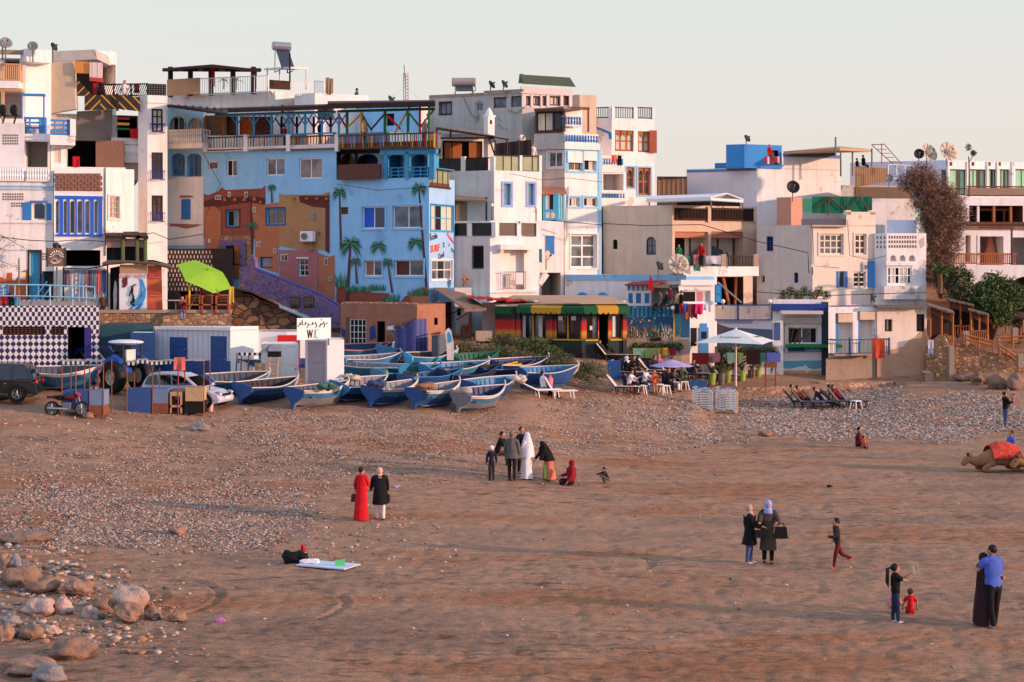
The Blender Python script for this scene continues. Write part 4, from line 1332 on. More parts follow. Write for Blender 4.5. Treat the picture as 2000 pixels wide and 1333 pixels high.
m.tube(q(420,226,-.55),q(655,219,-.55),.09,TBLUE,n=4);m.tube(q(660,218,-.55),q(850,213,-.55),.08,GRN,n=4)
m.build('canopy_roof',dk)
bw=lambda x0,y0,x1,y1,o,mat,nm:(lambda mm:(mm.slab([q(x0,y1,o),q(x1,y1,o),q(x1,y0,o),q(x0,y0,o)],(.03,.08,0),mat),mm.build(nm,dk)))(MB())
bw(404,226,442,265,-1,REED,'reed_wall');bw(442,228,464,265,-1.2,BRN,'wooden_wall');bw(468,228,495,264,-1.5,mk('carved_orange_door',(190,100,50),dirt=.6,dcol=(80,50,30),scale=4),'carved_door');bw(498,228,532,264,-1.5,stonemat('dark_brick',[(140,76,50),(100,60,44)],(60,40,34),5),'brick_wall')
b.rail(0,464,262,655,266,-.6,TBLUE,2,.05,TBLUE,name='hand_rail',ends=False,bot=False)
b.done()
sw=thing('stair_wall','purple painted stone wall sloping down along the outside stairs of the castle mural','wall',tuple(P(465,640,88)))
m=MB()
A=lambda x,y:P(x,y,90.6-(x-465)*.019)
m.slab([A(465,640),A(665,640),A(664,600),A(627,577),A(500,528),A(497,505),A(491,499),A(486,508),A(484,522),A(468,522)],(.1,.45,0),STONEP)
m.build('sloping_wall',sw)
m=MB();m.slab([A(500,527),A(627,576),A(664,598),A(664,595),A(627,573),A(501,523)],(-.08,.55,0),mk('purple_cap',(96,96,190),dirt=.2));m.build('coping',sw)
for x0,x1 in((567,585),(594,612)):
 m=MB()
 a=lambda x,y,o:A(x,y)+Vector((0,-o,0))
 m.slab([a(x0-1,602,.05),a(x1+1,602,.05),a(x1+1,580,.05),a(x0-1,580,.05)],(0,.1,0),K5)
 w_=m.build('window',sw);m=MB();m.slab([a(x0+1,600,.08),a(x1-1,600,.08),a(x1-1,582,.08),a(x0+1,582,.08)],(0,.05,0),GLS);m.build('pane',w_)
 m=MB()
 for i in range(5):x=x0+1+i*(x1-x0-2)/4;m.tube(a(x,600,.11),a(x,582,.11),.02,GMET,n=4)
 m.build('bars',w_)
m=MB();A2=lambda x,y,Y=85:P(x,y,Y)
m.slab([A2(448,690),A2(640,690),A2(603,622),A2(545,598),A2(490,575),A2(452,566)],(.2,.8,0),STONEB)
solo(m,'rubble_wall','dark rubble stone wall sloping down below the purple stairs','wall')
m=MB();m.slab([A2(452,564,84.6),A2(490,572,84.6),A2(556,603,84.6),A2(556,599,86),A2(490,568,86),A2(452,560,86)],(0,0,-.12),DBRN)
m.slab([A2(545,598,84.5),A2(604,622,84.3),A2(604,617,86),A2(545,594,86)],(0,0,-.1),mk('pale_tin',(120,160,176),dirt=.4))
solo(m,'lean_to_roof','narrow tin and board roof running down along the rubble wall','roof')
b=Bldg('earth_hut','flat red earth plastered hut with a white barred gate behind the boats','building',[(665,84),(815,-.33),(870,1.1)],594,('z',1.5),EARTH,depth=5,roof=EARTH)
b.win(0,683,624,715,674,fr=WHT,gl=DARK,nv=4,nh=4,dep=.1,fw=.04,name='barred_gate')
b.hole(0,737,628,752,690,.6,DARK,DARK);b.hole(1,848,621,855,635,.5,DARK,DARK)
b.decal(0,[(DBLUE,[(666,640),(675,645),(674,660),(667,655)]),(mk('patch',(110,80,70)),[(676,618),(684,622),(682,680),(674,680)]),(DBLUE,[(722,640),(732,635),(735,660),(722,665)])],'paint_patch')
m=MB()
f=b.f[0];rg=random.Random(3)
for i in range(26):u=rg.uniform(.05,.95)*f.L;m.ball(f.at(u,f.z1+.02,-.2),(.2,.15,.1),EARTH,6,4,.4,i)
m.build('crumbling_edge',b.root)
b.done()
def shack(name,label,pts,top_l,top_r,bot,mats,d=1.4):
 m=MB();(x0,Y0),(x1,Y1),(x2,Y2)=pts
 m.slab([P(x0,bot,Y0),P(x1,bot,Y1),P(x1,top_r,Y1),P(x0,top_l,Y0)],(.5,1.2,0),mats[0])
 r=thing(name,label,'shack',tuple(P(x0,bot,Y0)));m.build('front_wall',r)
 m=MB();m.slab([P(x1,bot,Y1),P(x2,bot,Y2),P(x2,top_r+(bot-top_r)*.35,Y2),P((x1+x2)/2,top_r+8,(Y1+Y2)/2),P(x1,top_r,Y1)],(-.1,.1,0),mats[1]);m.build('side_wall',r)
 m=MB();m.slab([P(x0-2,top_l-1,Y0-.1),P(x1+1,top_r-1,Y1-.1),P(x1+3,top_r-4,Y1+1.4),P(x0+6,top_l-4,Y0+1.4)],(0,0,.06),RUST);m.build('roof',r)
 return r
SH=stripes('blue_peeling_planks',[(0,(54,62,120)),(.45,(66,82,140)),(.86,(96,62,60)),(.93,(30,30,60))],.32,(1,.3,0),wob=.2,bump=.4)
SH2=mk('rusty_blue_sheet',(128,104,130),dirt=.75,dcol=(124,72,52),scale=1.5)
shack('plank_shack','leaning blue plank shack with a rusty purple side wall behind the boats',[(771,80.5),(812,79),(838,80.6)],640,624,701,(SH,SH2))
shack('rusty_locker','narrow grey and rust stained locker beside the white painted surfboard',[(843,79),(859,78.5),(873,79.5)],656,654,703,(mk('grey_blue_sheet',(88,96,104),dirt=.6,dcol=(110,70,50)),mk('peeling_sheet',(170,140,130),dirt=.6,dcol=(96,84,140),scale=2)))
m=MB();c=P(880,705,77.5)
for mt,pts in((W2,[(873,704),(872,670),(869,650),(872,644),(876,641),(881,646),(886,672),(886,704)]),):pxpoly(m,pts,77.5,.09,mt)
pxpoly(m,[(874,670),(874,652),(877,648),(881,655),(883,666),(879,670)],77.49,.04,TBLUE)
solo(m,'surfboard','old white surfboard with a blue patch standing beside the rusty locker','surfboard')
# ================= grey house high centre =================
b=Bldg('grey_house','tall unpainted grey house with a green tiled parapet and white panelled top windows','building',[(838,106),(950,S),(1020,S),(1118,.5)],188,('z',4),GREY,depth=9,roof=CONC)
b.win(0,859,200,881,224,fr=DBRN,gl=GLG,nv=2,trim=DBRN,tw=.05);b.win(0,929,200,944,218,fr=W2,gl=GLG,nv=1)
b.win(1,964,190,989,211,fr=BRN,gl=GLG,nv=1);b.win(1,998,188,1018,209,fr=BRN,gl=GLG,nv=1)
PNW=mk('pinkish_panels',(216,200,196))
for x0,x1 in((1027,1036),(1041,1055),(1059,1067),(1073,1094),(1100,1111)):b.win(2,x0,188,x1,207,fr=BRN,gl=CURT if x0!=1100 else GLG,nv=2 if x1-x0>10 else 1,dep=.15,fw=.1)
b.decal(2,[(PNW,[(1020,172),(1118,180),(1118,214),(1020,210)])],'white_frieze',off=.03)
m=MB()
for x0,x1 in((1020,1026),(1037,1040),(1056,1058),(1068,1072),(1095,1099),(1112,1118)):b.box(2,x0,186,x1,209,.1,PNW,mb=m)
b.box(2,1018,172,1119,185,.12,PNW,mb=m)
m.build('white_panel',b.root)
m=MB()
f1,f2=b.f[1],b.f[2]
zt=b.top
m.slab([f1.at(f1.L*.93,zt+.55,.25),f2.at(0,zt+.55,.3),f2.at(0,zt+1.25,-.4),f1.at(f1.L*.93,zt+1.25,-.4)],(.1,.1,0),mk('dull_green',(78,86,66)))
GTILE=stripes('green_roof_tiles',[(0,(82,92,66)),(.6,(60,70,52))],.2,(1,.5,0),sharp=False,bump=.6)
m.slab([f2.at(-.1,zt+.5,.3),f2.at(f2.L+.1,zt+.5,.3),f2.at(f2.L,zt+1.2,-.35),f2.at(0,zt+1.2,-.35)],(-.05,.1,0),GTILE)
m.build('tiled_parapet',b.root)
m=MB();b.box(1,945,176,1021,180,.25,CONC,mb=m);b.box(0,838,184,945,190,.03,CONC,mb=m);m.build('parapet',b.root)
m=MB()
for x0,y0,x1,y1 in((905,190,935,235),(935,195,930,240),(990,215,1030,205)):m.path([f1.px(x0,y0,.1),f1.px((x0+x1)/2,(y0+y1)/2+12,.1),f1.px(x1,y1,.1)],.025,GMET)
m.build('cable',b.root)
b.done()
b=Bldg('chimney_block','plain pink stair head on the roof right of the green tiled parapet','building',[(1117,105),(1132,S),(1165,.4)],186,('z',14),BEIGE,depth=3,roof=BEIGE);b.done()
# ================= white house with terrace screens =================
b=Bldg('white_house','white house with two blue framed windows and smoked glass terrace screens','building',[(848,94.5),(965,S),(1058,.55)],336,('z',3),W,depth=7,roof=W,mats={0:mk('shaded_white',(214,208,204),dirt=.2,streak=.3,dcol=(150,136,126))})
for x0,x1 in((981,999),(1029,1045)):b.win(1,x0+2,359,x1-1,401,fr=TBLUE,gl=CURT,nv=2,dep=.22,trim=mk('lilac_trim',(156,170,214)),tw=.13,fw=.12)
m=MB()
for fi,x0,x1,y in((0,852,900,311),(0,909,953,308)):b.box(fi,x0,y,x1,335,.05,SMOKE,mb=m,off=-.15)
for fi,x0,x1 in((1,967,1015),(1,1022,1056)):b.box(fi,x0,306,x1,334,.05,GRNGL,mb=m,off=-.15)
m.build('screen_panel',b.root)
m=MB()
for x in(904,961):b.box(0,x-4,306,x+4,337,.22,W,off=-.2,mb=m)
for x in(1018,1056):b.box(1,x-2.5,304,x+2.5,336,.2,W,off=-.2,mb=m)
m.build('screen_post',b.root)
m=MB();b.box(0,850,309,962,311,.1,DBRN,off=-.2,mb=m);b.box(1,966,304,1057,306.5,.1,DBRN,off=-.2,mb=m)
for x in(876,931):b.box(0,x-.8,310,x+.8,335,.1,DBRN,off=-.18,mb=m)
for x in(983,999,1040):b.box(1,x-.8,306,x+.8,334,.1,DBRN,off=-.18,mb=m)
m.build('screen_frame',b.root)
HW=b
b.done()
b=Bldg('white_roof_house','white rooftop room with carved wooden doors under a sloping straw awning','building',[(850,97.5),(862,S),(945,.2)],262,('z',HW.top-.2),W,depth=4,roof=W)
b.hole(1,864,276,942,312,.4,DBRN,DARK)
m=MB()
for x0,x1 in((868,882),(884,902),(916,926),(926,941)):b.box(1,x0,279,x1,312,.06,OWOOD,off=-.25,mb=m)
m.build('carved_door',b.root)
b.done()
m=MB();roofslab(m,[(853,248,96.5),(965,266,94),(998,272,95.5),(925,254,100)],.07,stripes('straw_awning',[(0,(180,140,108)),(.6,(120,92,72))],.3,(1,.3,0),sharp=False,bump=.5,wob=.2));r=thing('straw_awning','sloping straw awning on a dark frame over the carved rooftop doors','awning',tuple(P(853,270,96.5)));m.build('roof',r)
m=MB()
for a,c in(((853,249,96.4),(853,270,96.4)),((853,270,96.4),(965,270,94)),((853,252,96.4),(965,268,94)),((955,270,94.4),(966,302,94.6)),((880,252,96),(880,270,95.8)),((965,268,94),(992,273,95))):m.tube(P(*a),P(*c),.05,BLK,n=4)
m.build('frame',r)
b=Bldg('white_chimney','white Moorish chimney with a pointed cap above the terrace','chimney',[(945,96),(953,S),(966,.5)],228,('z',HW.top),W,depth=.7,roof=W)
b.hole(1,957,235,961,243,.3,DARK,DARK)
c=P(955,229,96.4);m=MB();m.lathe([(.42,0),(.42,.1),(.24,.14),(.22,.3),(.1,.5),(.0,.6)],c,W,8);m.build('cap',b.root)
b.done()
pxs=[((967,274),(1000,278)),((1002,276),(1040,270))]
m=MB();pxpoly(m,[(966,281),(1037,273),(1037,304),(966,303)],94.2,.06,mk('dark_mesh_screen',(52,40,38),dirt=.3))
for x in(967,990,1013,1037):m.tube(P(x,304,94.1),P(x,274,94.1),.05,BLK,n=4)
solo(m,'mesh_screen','dark brown mesh wind screen on the terrace behind the seated person','screen')
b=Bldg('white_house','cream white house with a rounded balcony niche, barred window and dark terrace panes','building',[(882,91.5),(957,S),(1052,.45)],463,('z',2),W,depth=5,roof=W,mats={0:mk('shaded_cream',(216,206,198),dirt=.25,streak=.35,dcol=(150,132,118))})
b.win(0,921,480,945,526,fr=GMET,gl=DARK,nv=1,bars=BLK,trim=None)
b.hole(1,982,488,1024,567,.35,BEIGEW,W)
b.rail(1,983,531,1028,564,.3,BLK,12,.03,BLK,name='iron_balcony',thick=.03)
m=MB();b.box(1,978,478,1036,488,.5,W,mb=m);b.box(1,978,488,984,494,.35,BEIGEW,mb=m);b.box(1,1030,488,1036,494,.35,BEIGEW,mb=m);b.box(1,957,566,1052,572,.15,W,mb=m);m.build('balcony_canopy',b.root)
m=MB();b.box(1,1008,533,1022,556,.02,mk('pale_pink_towel',(226,206,204)),off=.34,mb=m);m.build('hung_towel',b.root)
m=MB()
for fi,x0,x1 in((0,884,911),(0,922,961),(1,974,1010),(1,1018,1050)):b.box(fi,x0,436,x1,461,.05,SMOKE if fi==0 else mk('brownish_pane',(112,96,84),rough=.3,var=.3),off=-.15,mb=m)
m.build('screen_panel',b.root)
m=MB()
for fi,x in((0,917),(0,964),(1,971),(1,1014),(1,1052)):b.box(fi,x-4,434,x+4,464,.2,W,off=-.2,mb=m)
b.box(0,882,432,958,436,.2,W,off=-.2,mb=m);b.box(1,958,432,1053,436,.2,W,off=-.2,mb=m)
m.build('screen_post',b.root)
b.done()
b=Bldg('white_house','narrow white house part with a sky blue shutter and a dark passage below','building',[(1052,93.6),(1101,.25)],431,('z',2),W,depth=4,roof=W)
b.shut(0,1066,461,1083,497,BLUE);b.win(0,1051,487,1059,513,fr=TBLUE,gl=GLG,nv=2)
b.hole(0,1054,533,1095,585,2.5,GREY,GREY)
m=MB();m.tube(b.f[0].px(1052,555,-.1),b.f[0].px(1066,534,-.1),.25,W,n=4);m.build('strut',b.root)
b.done()
b=Bldg('glazed_porch','small turquoise framed glazed porch with a red tiled roof','porch',[(1060,95.2),(1090,.15),(1103,.9)],377,430,TBLUE,depth=2,roof=EARTH)
b.win(0,1064,379,1082,411,fr=TBLUE,panes=[CURT,DARK],nv=2,fw=.05,dep=.06);b.win(0,1064,413,1088,428,fr=TBLUE,gl=CURT,nv=2,fw=.06,dep=.06);b.win(1,1091,379,1101,427,fr=TBLUE,gl=CURTG,nv=2,nh=2,fw=.07,dep=.06)
m=MB();roofslab(m,[(1058,377,94.9),(1106,377,95.6),(1104,366,97.5),(1062,366,97)],.1,stripes('red_tiles',[(0,(170,106,84)),(.6,(126,74,60))],.22,(1,.2,0),bump=.6));m.build('tiled_roof',b.root)
b.done()
m=MB();roofslab(m,[(868,388,92.6),(952,392,91),(948,384,93.8),(872,380,95)],.1,REED)
r=thing('reed_shelter','reed shelter with hanging curtains tucked beside the blue house wall','shelter',tuple(P(880,434,93)));m.build('roof',r)
m=MB();pxpoly(m,[(885,396),(948,394),(948,434),(885,434)],94.2,.1,mk('brown_cloth_wall',(96,74,60),dirt=.4));pxpoly(m,[(890,396),(912,396),(912,434),(890,434)],93.6,.06,mk('tan_curtain',(150,122,100),bump=.6));m.build('curtain',r)
m=MB();m.tube(P(950,385,92),P(950,434,92),.06,BLK);m.build('post',r)
# ================= J tall grey/white house =================
b=Bldg('tall_white_house','tall narrow house, grey side wall, white front with a big six pane window','building',[(1043,98),(1103,S),(1175,.55)],292,('z',2),W,depth=7,roof=W,mats={0:GREY})
b.win(0,1071,297,1099,327,fr=WHT,gl=GLG,nv=2,trim=W2)
b.win(1,1110,297,1137,334,fr=BEIGEW,gl=GLB,nv=2,trim=BLUEW,tw=.14);b.win(1,1141,297,1164,334,fr=BEIGEW,panes=[DARK,CURT],nv=2,trim=BLUEW,tw=.14)
m=MB();b.box(1,1109,296,1138,318,.12,W,mb=m);b.box(1,1140,296,1166,314,.12,W,mb=m);m.build('roller_blind',b.root)
b.win(1,1112,386,1132,404,fr=BEIGEW,panes=[DARK,CURT,CURT],nv=3,trim=BLUEW,tw=.12);b.win(1,1140,386,1166,404,fr=BEIGEW,panes=[DARK,CURT,GLB],nv=3,trim=BLUEW,tw=.12)
b.win(1,1115,458,1166,524,fr=WHT,gl=GLG,nv=2,nh=3,dep=.3,fw=.12,trim=W,tw=.1)
m=MB();b.box(1,1169,288,1174.5,580,.05,BLUEW,mb=m);b.box(1,1103,288,1108,335,.04,BLUEW,mb=m);m.build('blue_strip',b.root)
m=MB();f=b.f[1];m.path([f.px(1111,365,.08),f.px(1108,425,.08),f.px(1110,460,.08),f.px(1103,480,.08),f.px(1102,580,.08)],.04,W2);m.build('drain_pipe',b.root)
m=MB();b.box(1,1100,260,1170,292,.7,W,mb=m)
JT=b
b.done()
b=Bldg('tall_white_house','','',[(1043,98.6),(1103,S),(1167,.55)],262,('z',JT.top-.2),W,depth=7,roof=W,mats={0:GREY},root=JT.root);b.bot
b.done()
b2=Bldg('','','',[(1043,97.8),(1103,S),(1172,.55)],281,('z',JT.top-.05),W,depth=3,roof=W,mats={0:GREY},root=JT.root)
b2.rail(1,1104,262,1168,281,-.1,BLUE,12,.09,W,turned=True,ends=False)
b2.done()
b2=Bldg('','','',[(1045,99.2),(1101,S),(1137,.5)],213,('z',b.top-.05),BRN,depth=5,roof=BRN,root=JT.root,mats={1:W})
b2.win(0,1048,219,1098,257,fr=DBRN,panes=[CURT,mk('yellow_curtain',(232,214,160)),CURT,GLB,GLB],nv=3,fw=.08,dep=.1)
b2.rail(1,1103,226,1136,247,.4,BLUE,6,.08,W,turned=True)
b2.done()
m=MB();roofslab(m,[(1043,213,99),(1103,213,97),(1152,210,100),(1100,208,104)],.15,BRN)
for x,Y in((1149,99.5),(1103,97.2)):m.tube(P(x,258,Y),P(x,212,Y),.06,BRN,n=4)
m.build('timber_canopy',JT.root)
# ================= K tower with brown windows =================
b=Bldg('white_tower_house','white corner tower house with arched brown timber windows and black iron rails','building',[(1150,106),(1195,S),(1278,.4)],232,('z',3),W,depth=7,roof=W)
for x0,x1,y0,y1,n in((1201,1238,255,296,3),(1246,1270,257,298,2),(1223,1239,327,367,1),(1246,1271,328,382,2)):
 f,u0,v0,u1,v1=b.win(1,x0,y0,x1,y1,fr=OWOOD,gl=CURT if y0<300 else GLB,nv=n,nh=2,dep=.2,fw=.14,trim=BLUEW if y0>300 else None,tw=.1)
 m=MB();w=(u1-u0)/n
 for i in range(n):
  for s_ in(0,1):
   a0=u0+w*i+.06;a1=a0+w-.12;xc=(a0+a1)/2;top=v1-.05;sp=v1-w*.85
   pts=[(a0 if s_==0 else a1,top),(xc,top)]+[(xc+(a0-xc if s_==0 else a1-xc)*t,top-.15-(top-sp-.15)*t**1.7) for t in(.0,.3,.6,.85,1)]
   g=[f.at(u,v,-.12) for u,v in pts]
   m.slab(g,(f.n.x*.05,f.n.y*.05,0),OWOOD)
 m.build('carved_arch',b.root)
m=MB();b.box(1,1269,255,1283,299,.06,RWOOD,off=.12,mb=m);m.build('shutter',b.root)
for x0,x1 in((1201,1237),(1246,1274)):b.rail(1,x0,210,x1,232,-.1,BLK,8,.05,BLK,name='iron_rail',ends=False,thick=.06)
b.rail(0,1152,210,1189,231,-.1,BLK,10,.05,BLK,name='iron_rail',ends=False,thick=.06)
m=MB()
for fi,x in((1,1198),(1,1241),(1,1277),(0,1191)):b.box(fi,x-2.6,209,x+2.6,233,.3,W,off=-.25,mb=m)
m.build('roof_post',b.root)
b.decal(0,[(BLUE,[(1141,243),(1155,244),(1192,258),(1195,262),(1195,272),(1189,272),(1189,262),(1155,248)])],'blue_band')
b.done()
b=Bldg('white_house','white stepped balconies with blue rails between the tall house and the tower','building',[(1176,101),(1222,.35)],336,('z',3),W,depth=4,roof=W)
b.hole(0,1178,340,1218,374,1.6,W2,W2)
b.rail(0,1178,308,1218,325,-.1,BLUE,8,.08,W,turned=True,ends=False)
m=MB();b.box(0,1176,305,1219,309,.2,W,off=-.2,mb=m);b.box(0,1176,324,1220,338,.2,W,off=-.2,mb=m);b.box(0,1176,372,1222,377,.4,W,mb=m);b.box(0,1176,388,1222,404,.4,W,mb=m)
m.build('balcony_front',b.root)
b.rail(0,1177,376,1221,390,.3,BLUE,8,.08,W,turned=True,ends=False)
b.done()
# ================= foliage helper =================
def leaves(parent,name,blobs,n,size,mats,seed,local=False,spiky=0.0,shell=.55):
 rng=np.random.default_rng(seed)
 w=np.array([b_[2] for b_ in blobs],float);w/=w.sum()
 V=[];M_=[]
 org=ORG[parent] if parent is not None and not local else Vector((0,0,0))
 pick=rng.choice(len(blobs),n,p=w)
 for k in range(n):
  c,r,_=blobs[pick[k]]
  d=rng.normal(size=3);d/=np.linalg.norm(d)
  q=shell+(1-shell)*rng.random() if rng.random()<.75 else rng.random()
  lump=1+.6*noise.noise(Vector((float(d[0])*2.2+seed+pick[k],float(d[1])*2.2,float(d[2])*2.2)))
  p=np.array(c)+d*np.array(r)*q*lump
  a=rng.normal(size=3)+d*spiky*3;a/=np.linalg.norm(a)
  b_=np.cross(a,rng.normal(size=3));b_/=np.linalg.norm(b_)+1e-6
  s_=size*rng.uniform(.6,1.4);wd=s_*(.45 if spiky==0 else.12)
  V+=[p-a*s_*.5,p+b_*wd*.5,p+a*s_*.5,p-b_*wd*.5]
  M_.append(int(rng.integers(len(mats))) if lump>.95 else 0)
 V=np.array(V)-np.array(org)
 F_=np.arange(len(V)).reshape(-1,4)
 me=bpy.data.meshes.new(name)
 me.vertices.add(len(V));me.vertices.foreach_set('co',V.ravel())
 me.loops.add(len(V));me.loops.foreach_set('vertex_index',F_.ravel().astype(np.int32))
 me.polygons.add(n);me.polygons.foreach_set('loop_start',np.arange(0,n*4,4,dtype=np.int32))
 me.polygons.foreach_set('material_index',np.array(M_,dtype=np.int32))
 for mt in mats:me.materials.append(mt)
 me.update();me.validate()
 o=bpy.data.objects.new(name,me);COL.objects.link(o)
 if parent is not None:o.parent=parent;ORG[o]=org
 return o
LF=[mk('leaf_dark',(52,70,34),rough=.7,var=.3,bump=0),mk('leaf_mid',(78,98,46),rough=.7,var=.3,bump=0),mk('leaf_light',(108,118,58),rough=.7,var=.3,bump=0)]
LH=[mk('hedge_dark',(64,74,48),rough=.8,var=.3,bump=0),mk('hedge_mid',(92,98,62),rough=.8,var=.3,bump=0),mk('hedge_dry',(126,112,70),rough=.8,var=.3,bump=0)]
LD=[mk('dead_twig_dark',(102,72,56),rough=.9,var=.3,bump=0),mk('dead_twig',(136,98,76),rough=.9,var=.3,bump=0),mk('dead_twig_light',(162,120,94),rough=.9,var=.3,bump=0)]
BARK=mk('bark',(112,84,62),rough=.95,dirt=.4,bump=.6)
def bush(name,label,blobs,n,size,mats,seed,cat='bush',spiky=0.0,trunk=None,group=None):
 bl=[(tuple(P(px,py,Y)),(rx,ry,rz),rx*rz) for px,py,Y,rx,ry,rz in blobs]
 base=trunk[0] if trunk else(bl[0][0][0],bl[0][0][1],gz(bl[0][0][0],bl[0][0][1]))
 o=thing(name,label,cat,tuple(base),0,group)
 leaves(o,'crown',bl,n,size,mats,seed,spiky=spiky)
 m=MB();rg=random.Random(seed);b0=Vector(base)
 for c,r,_ in bl:
  c=Vector(c)
  md=b0.lerp(c,.5)+Vector((rg.uniform(-.1,.1),0,.1))
  m.path([b0-Vector((0,0,.2)),md,c],[.09,.06,.03] if not trunk else[trunk[1],trunk[1]*.6,.05],BARK)
  for _ in range(5):
   m.tube(c.lerp(b0,.3),c+Vector((rg.uniform(-1,1)*r[0]*.8,rg.uniform(-1,1)*r[1]*.8,rg.uniform(-.3,1)*r[2]*.8)),.025,BARK,r2=.008,n=4)
 m.build('trunk',o)
 return o
 # ================= beige house with awning =================
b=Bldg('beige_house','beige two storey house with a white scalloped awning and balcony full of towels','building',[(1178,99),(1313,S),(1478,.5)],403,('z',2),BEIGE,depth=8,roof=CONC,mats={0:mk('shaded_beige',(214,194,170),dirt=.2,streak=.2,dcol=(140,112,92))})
b.win(0,1197,468,1206,487,fr=BLK,gl=DARK,nv=1,arch=True,dep=.2,fw=.04);b.win(0,1262,463,1281,498,fr=BLK,gl=GLG,nv=2,nh=2,arch=True,dep=.25,fw=.05)
b.hole(1,1318,453,1383,519,1.1,BEIGE);b.hole(1,1389,453,1452,519,1.1,BEIGE)
f=b.f[1];m=MB();
for x0,x1 in((1318,1383),(1389,1452)):
 b.box(1,x0,453,x1,465,.05,mk('rosy_lintel',(186,120,96)),off=-.2,mb=m)
m.build('lintel',b.root)
WS=mk('painted_sky_reflection_glass',(196,182,164),rough=.12,var=.1,bump=0,spec=.6)  # pale base colour stands in for the sky reflected in the doors
m=MB()
for x0,x1,mt in((1319,1337,DARK),(1337,1346,WS),(1349,1383,WS),(1390,1400,WS),(1403,1432,WS),(1433,1452,DARK)):b.box(1,x0,465,x1,520,.04,mt,off=-1.05,mb=m)
m.build('glass_door',b.root)
m=MB()
for x in(1347,1401,1432):b.box(1,x,465,x+2.5,520,.06,BRN,off=-1.0,mb=m)
m.build('door_frame',b.root)
m=MB();b.box(1,1352,478,1412,520,.03,mk('slate',(70,70,76)),off=-.9,mb=m)
pts=[(1350,519),(1414,519),(1412,490),(1380,474),(1353,492)]
m=MB();m.slab([f.px(x,y,-.7) for x,y in pts],(0,.08,0),mk('slate_cloth',(84,84,92)));m.build('folded_parasol',b.root)
for x0,x1,y0 in((1319,1382,407),(1391,1472,408)):
 pass
b.done()
LB=b
m=MB();f=b.f[1];zt=b.top
b.rail(1,1319,407,1382,430,.06,DBRN,22,.06,DBRN,ends=False);b.rail(1,1391,408,1471,432,.06,DBRN,28,.06,DBRN,ends=False)
m=MB();b.box(1,1318,407,1383,431,.05,DARK,off=.002,mb=m);b.box(1,1389,407,1473,432,.05,DARK,off=.002,mb=m);m.build('terrace_shade_panel',b.root)  # flat dark boxes paint the terrace shade behind the rails
m=MB();b.box(1,1383,404,1389,434,.14,BEIGE,mb=m);b.box(1,1473,404,1479,434,.14,BEIGE,mb=m);m.build('terrace_post',b.root)
b=Bldg('beige_balcony','white balcony slab with draped towels across the front of the beige house','balcony',[(1335,93.5),(1482,.5)],521,540,W,depth=2.2,roof=BEIGEW)
b.rail(0,1420,500,1470,521,-.1,DBRN,9,.05,DBRN,name='timber_rail',ends=False)
m=MB();b.box(0,1409,497,1419,521,.3,CONC,off=-.3,mb=m);b.box(0,1472,497,1482,521,.3,CONC,off=-.3,mb=m);m.build('rail_post',b.root)
f=b.f[0];BB=b
b.done()
bb=Bldg('beige_house','','',[(1398,94.5),(1470,.5)],540,('z',2.5),BEIGE,depth=1.5,root=LB.root)
bb.hole(0,1400,541,1452,596,1.4,DBRN,DARK)
m=MB();m.tube(bb.f[0].px(1402,552,.1),bb.f[0].px(1448,592,.1),.06,STEEL,n=4);m.tube(bb.f[0].px(1412,541,-.4),bb.f[0].px(1424,596,-.4),.1,OWOOD);m.tube(bb.f[0].px(1438,541,-.4),bb.f[0].px(1436,596,-.4),.1,OWOOD);m.build('stair_rail',LB.root)
bb.done()
def cloth(name,label,px0,px1,y0,y1,Y,mat,seed=0,cat='towel',group=None,slope=0.0,wav=.06):
 m=MB();n,k=9,4;g=[]
 for j in range(k+1):
  row=[]
  for i in range(n+1):
   t=i/n;s_=j/k
   x=px0+(px1-px0)*(t+.04*s_*math.sin(seed+5*t));y=y0+(y1-y0)*s_*(1+.06*math.sin(seed*2+t*7))
   p=P(x,y,Y+slope*t);p.y+=wav*s_*math.sin(t*9+seed)-.05
   row.append(p)
  g.append(row)
 vs=[p for r_ in g for p in r_];W_=n+1
 fs=[(j*W_+i,(j+1)*W_+i,(j+1)*W_+i+1,j*W_+i+1) for j in range(k) for i in range(n)]
 m.mesh(vs,fs,mat);m.mesh([v+Vector((0,.025,0)) for v in vs],[f_[::-1] for f_ in fs],mat)
 N_=len(vs)
 return solo(m,name,label,cat,group,smooth=True)
CL=lambda n,c:mk(n,c,rough=.95,var=.2,bump=.3,scale=2)
Yb=BB.f[0].px(1380,510).y-.25
cloth('towel','long white towel hung over the beige balcony rail',1378,1408,500,516,Yb,CL('white_cloth',(226,214,212)),1)
cloth('towel','green patterned towel hanging from the beige balcony',1336,1348,500,520,Yb-.8,CL('green_cloth',(70,130,106)),2)
cloth('towel','pink towel hanging on the beige balcony beside the standing person',1354,1363,498,527,Yb-.5,CL('pink_cloth',(214,120,112)),3)
cloth('towel','teal towel hanging lowest from the beige balcony slab',1356,1368,517,530,Yb-.55,CL('teal_cloth',(56,140,120)),4)
aw=thing('awning','white awning with scalloped edge over the beige house roof terrace','awning',tuple(P(1262,400,97.5)))
m=MB();AW=mk('awning_canvas',(226,222,222),rough=.7,var=.06,bump=.1)
m.slab([P(1262,391,98.5),P(1388,387,93.6),P(1388,381,97),P(1262,385,102)],(0,0,.06),AW)
m.slab([P(1388,387,93.6),P(1420,379,95),P(1452,391,96.0),P(1440,388,99),P(1388,381,97)],(0,0,.06),AW)
for i in range(42):
 t=i/42;a=P(1262,391,98.5).lerp(P(1388,387,93.6),t);c=P(1262,391,98.5).lerp(P(1388,387,93.6),t+1/42);md=(a+c)/2
 m.slab([a,c,c-Vector((0,0,.1)),md-Vector((0,0,.22)),a-Vector((0,0,.1))],(0,.03,0),AW)
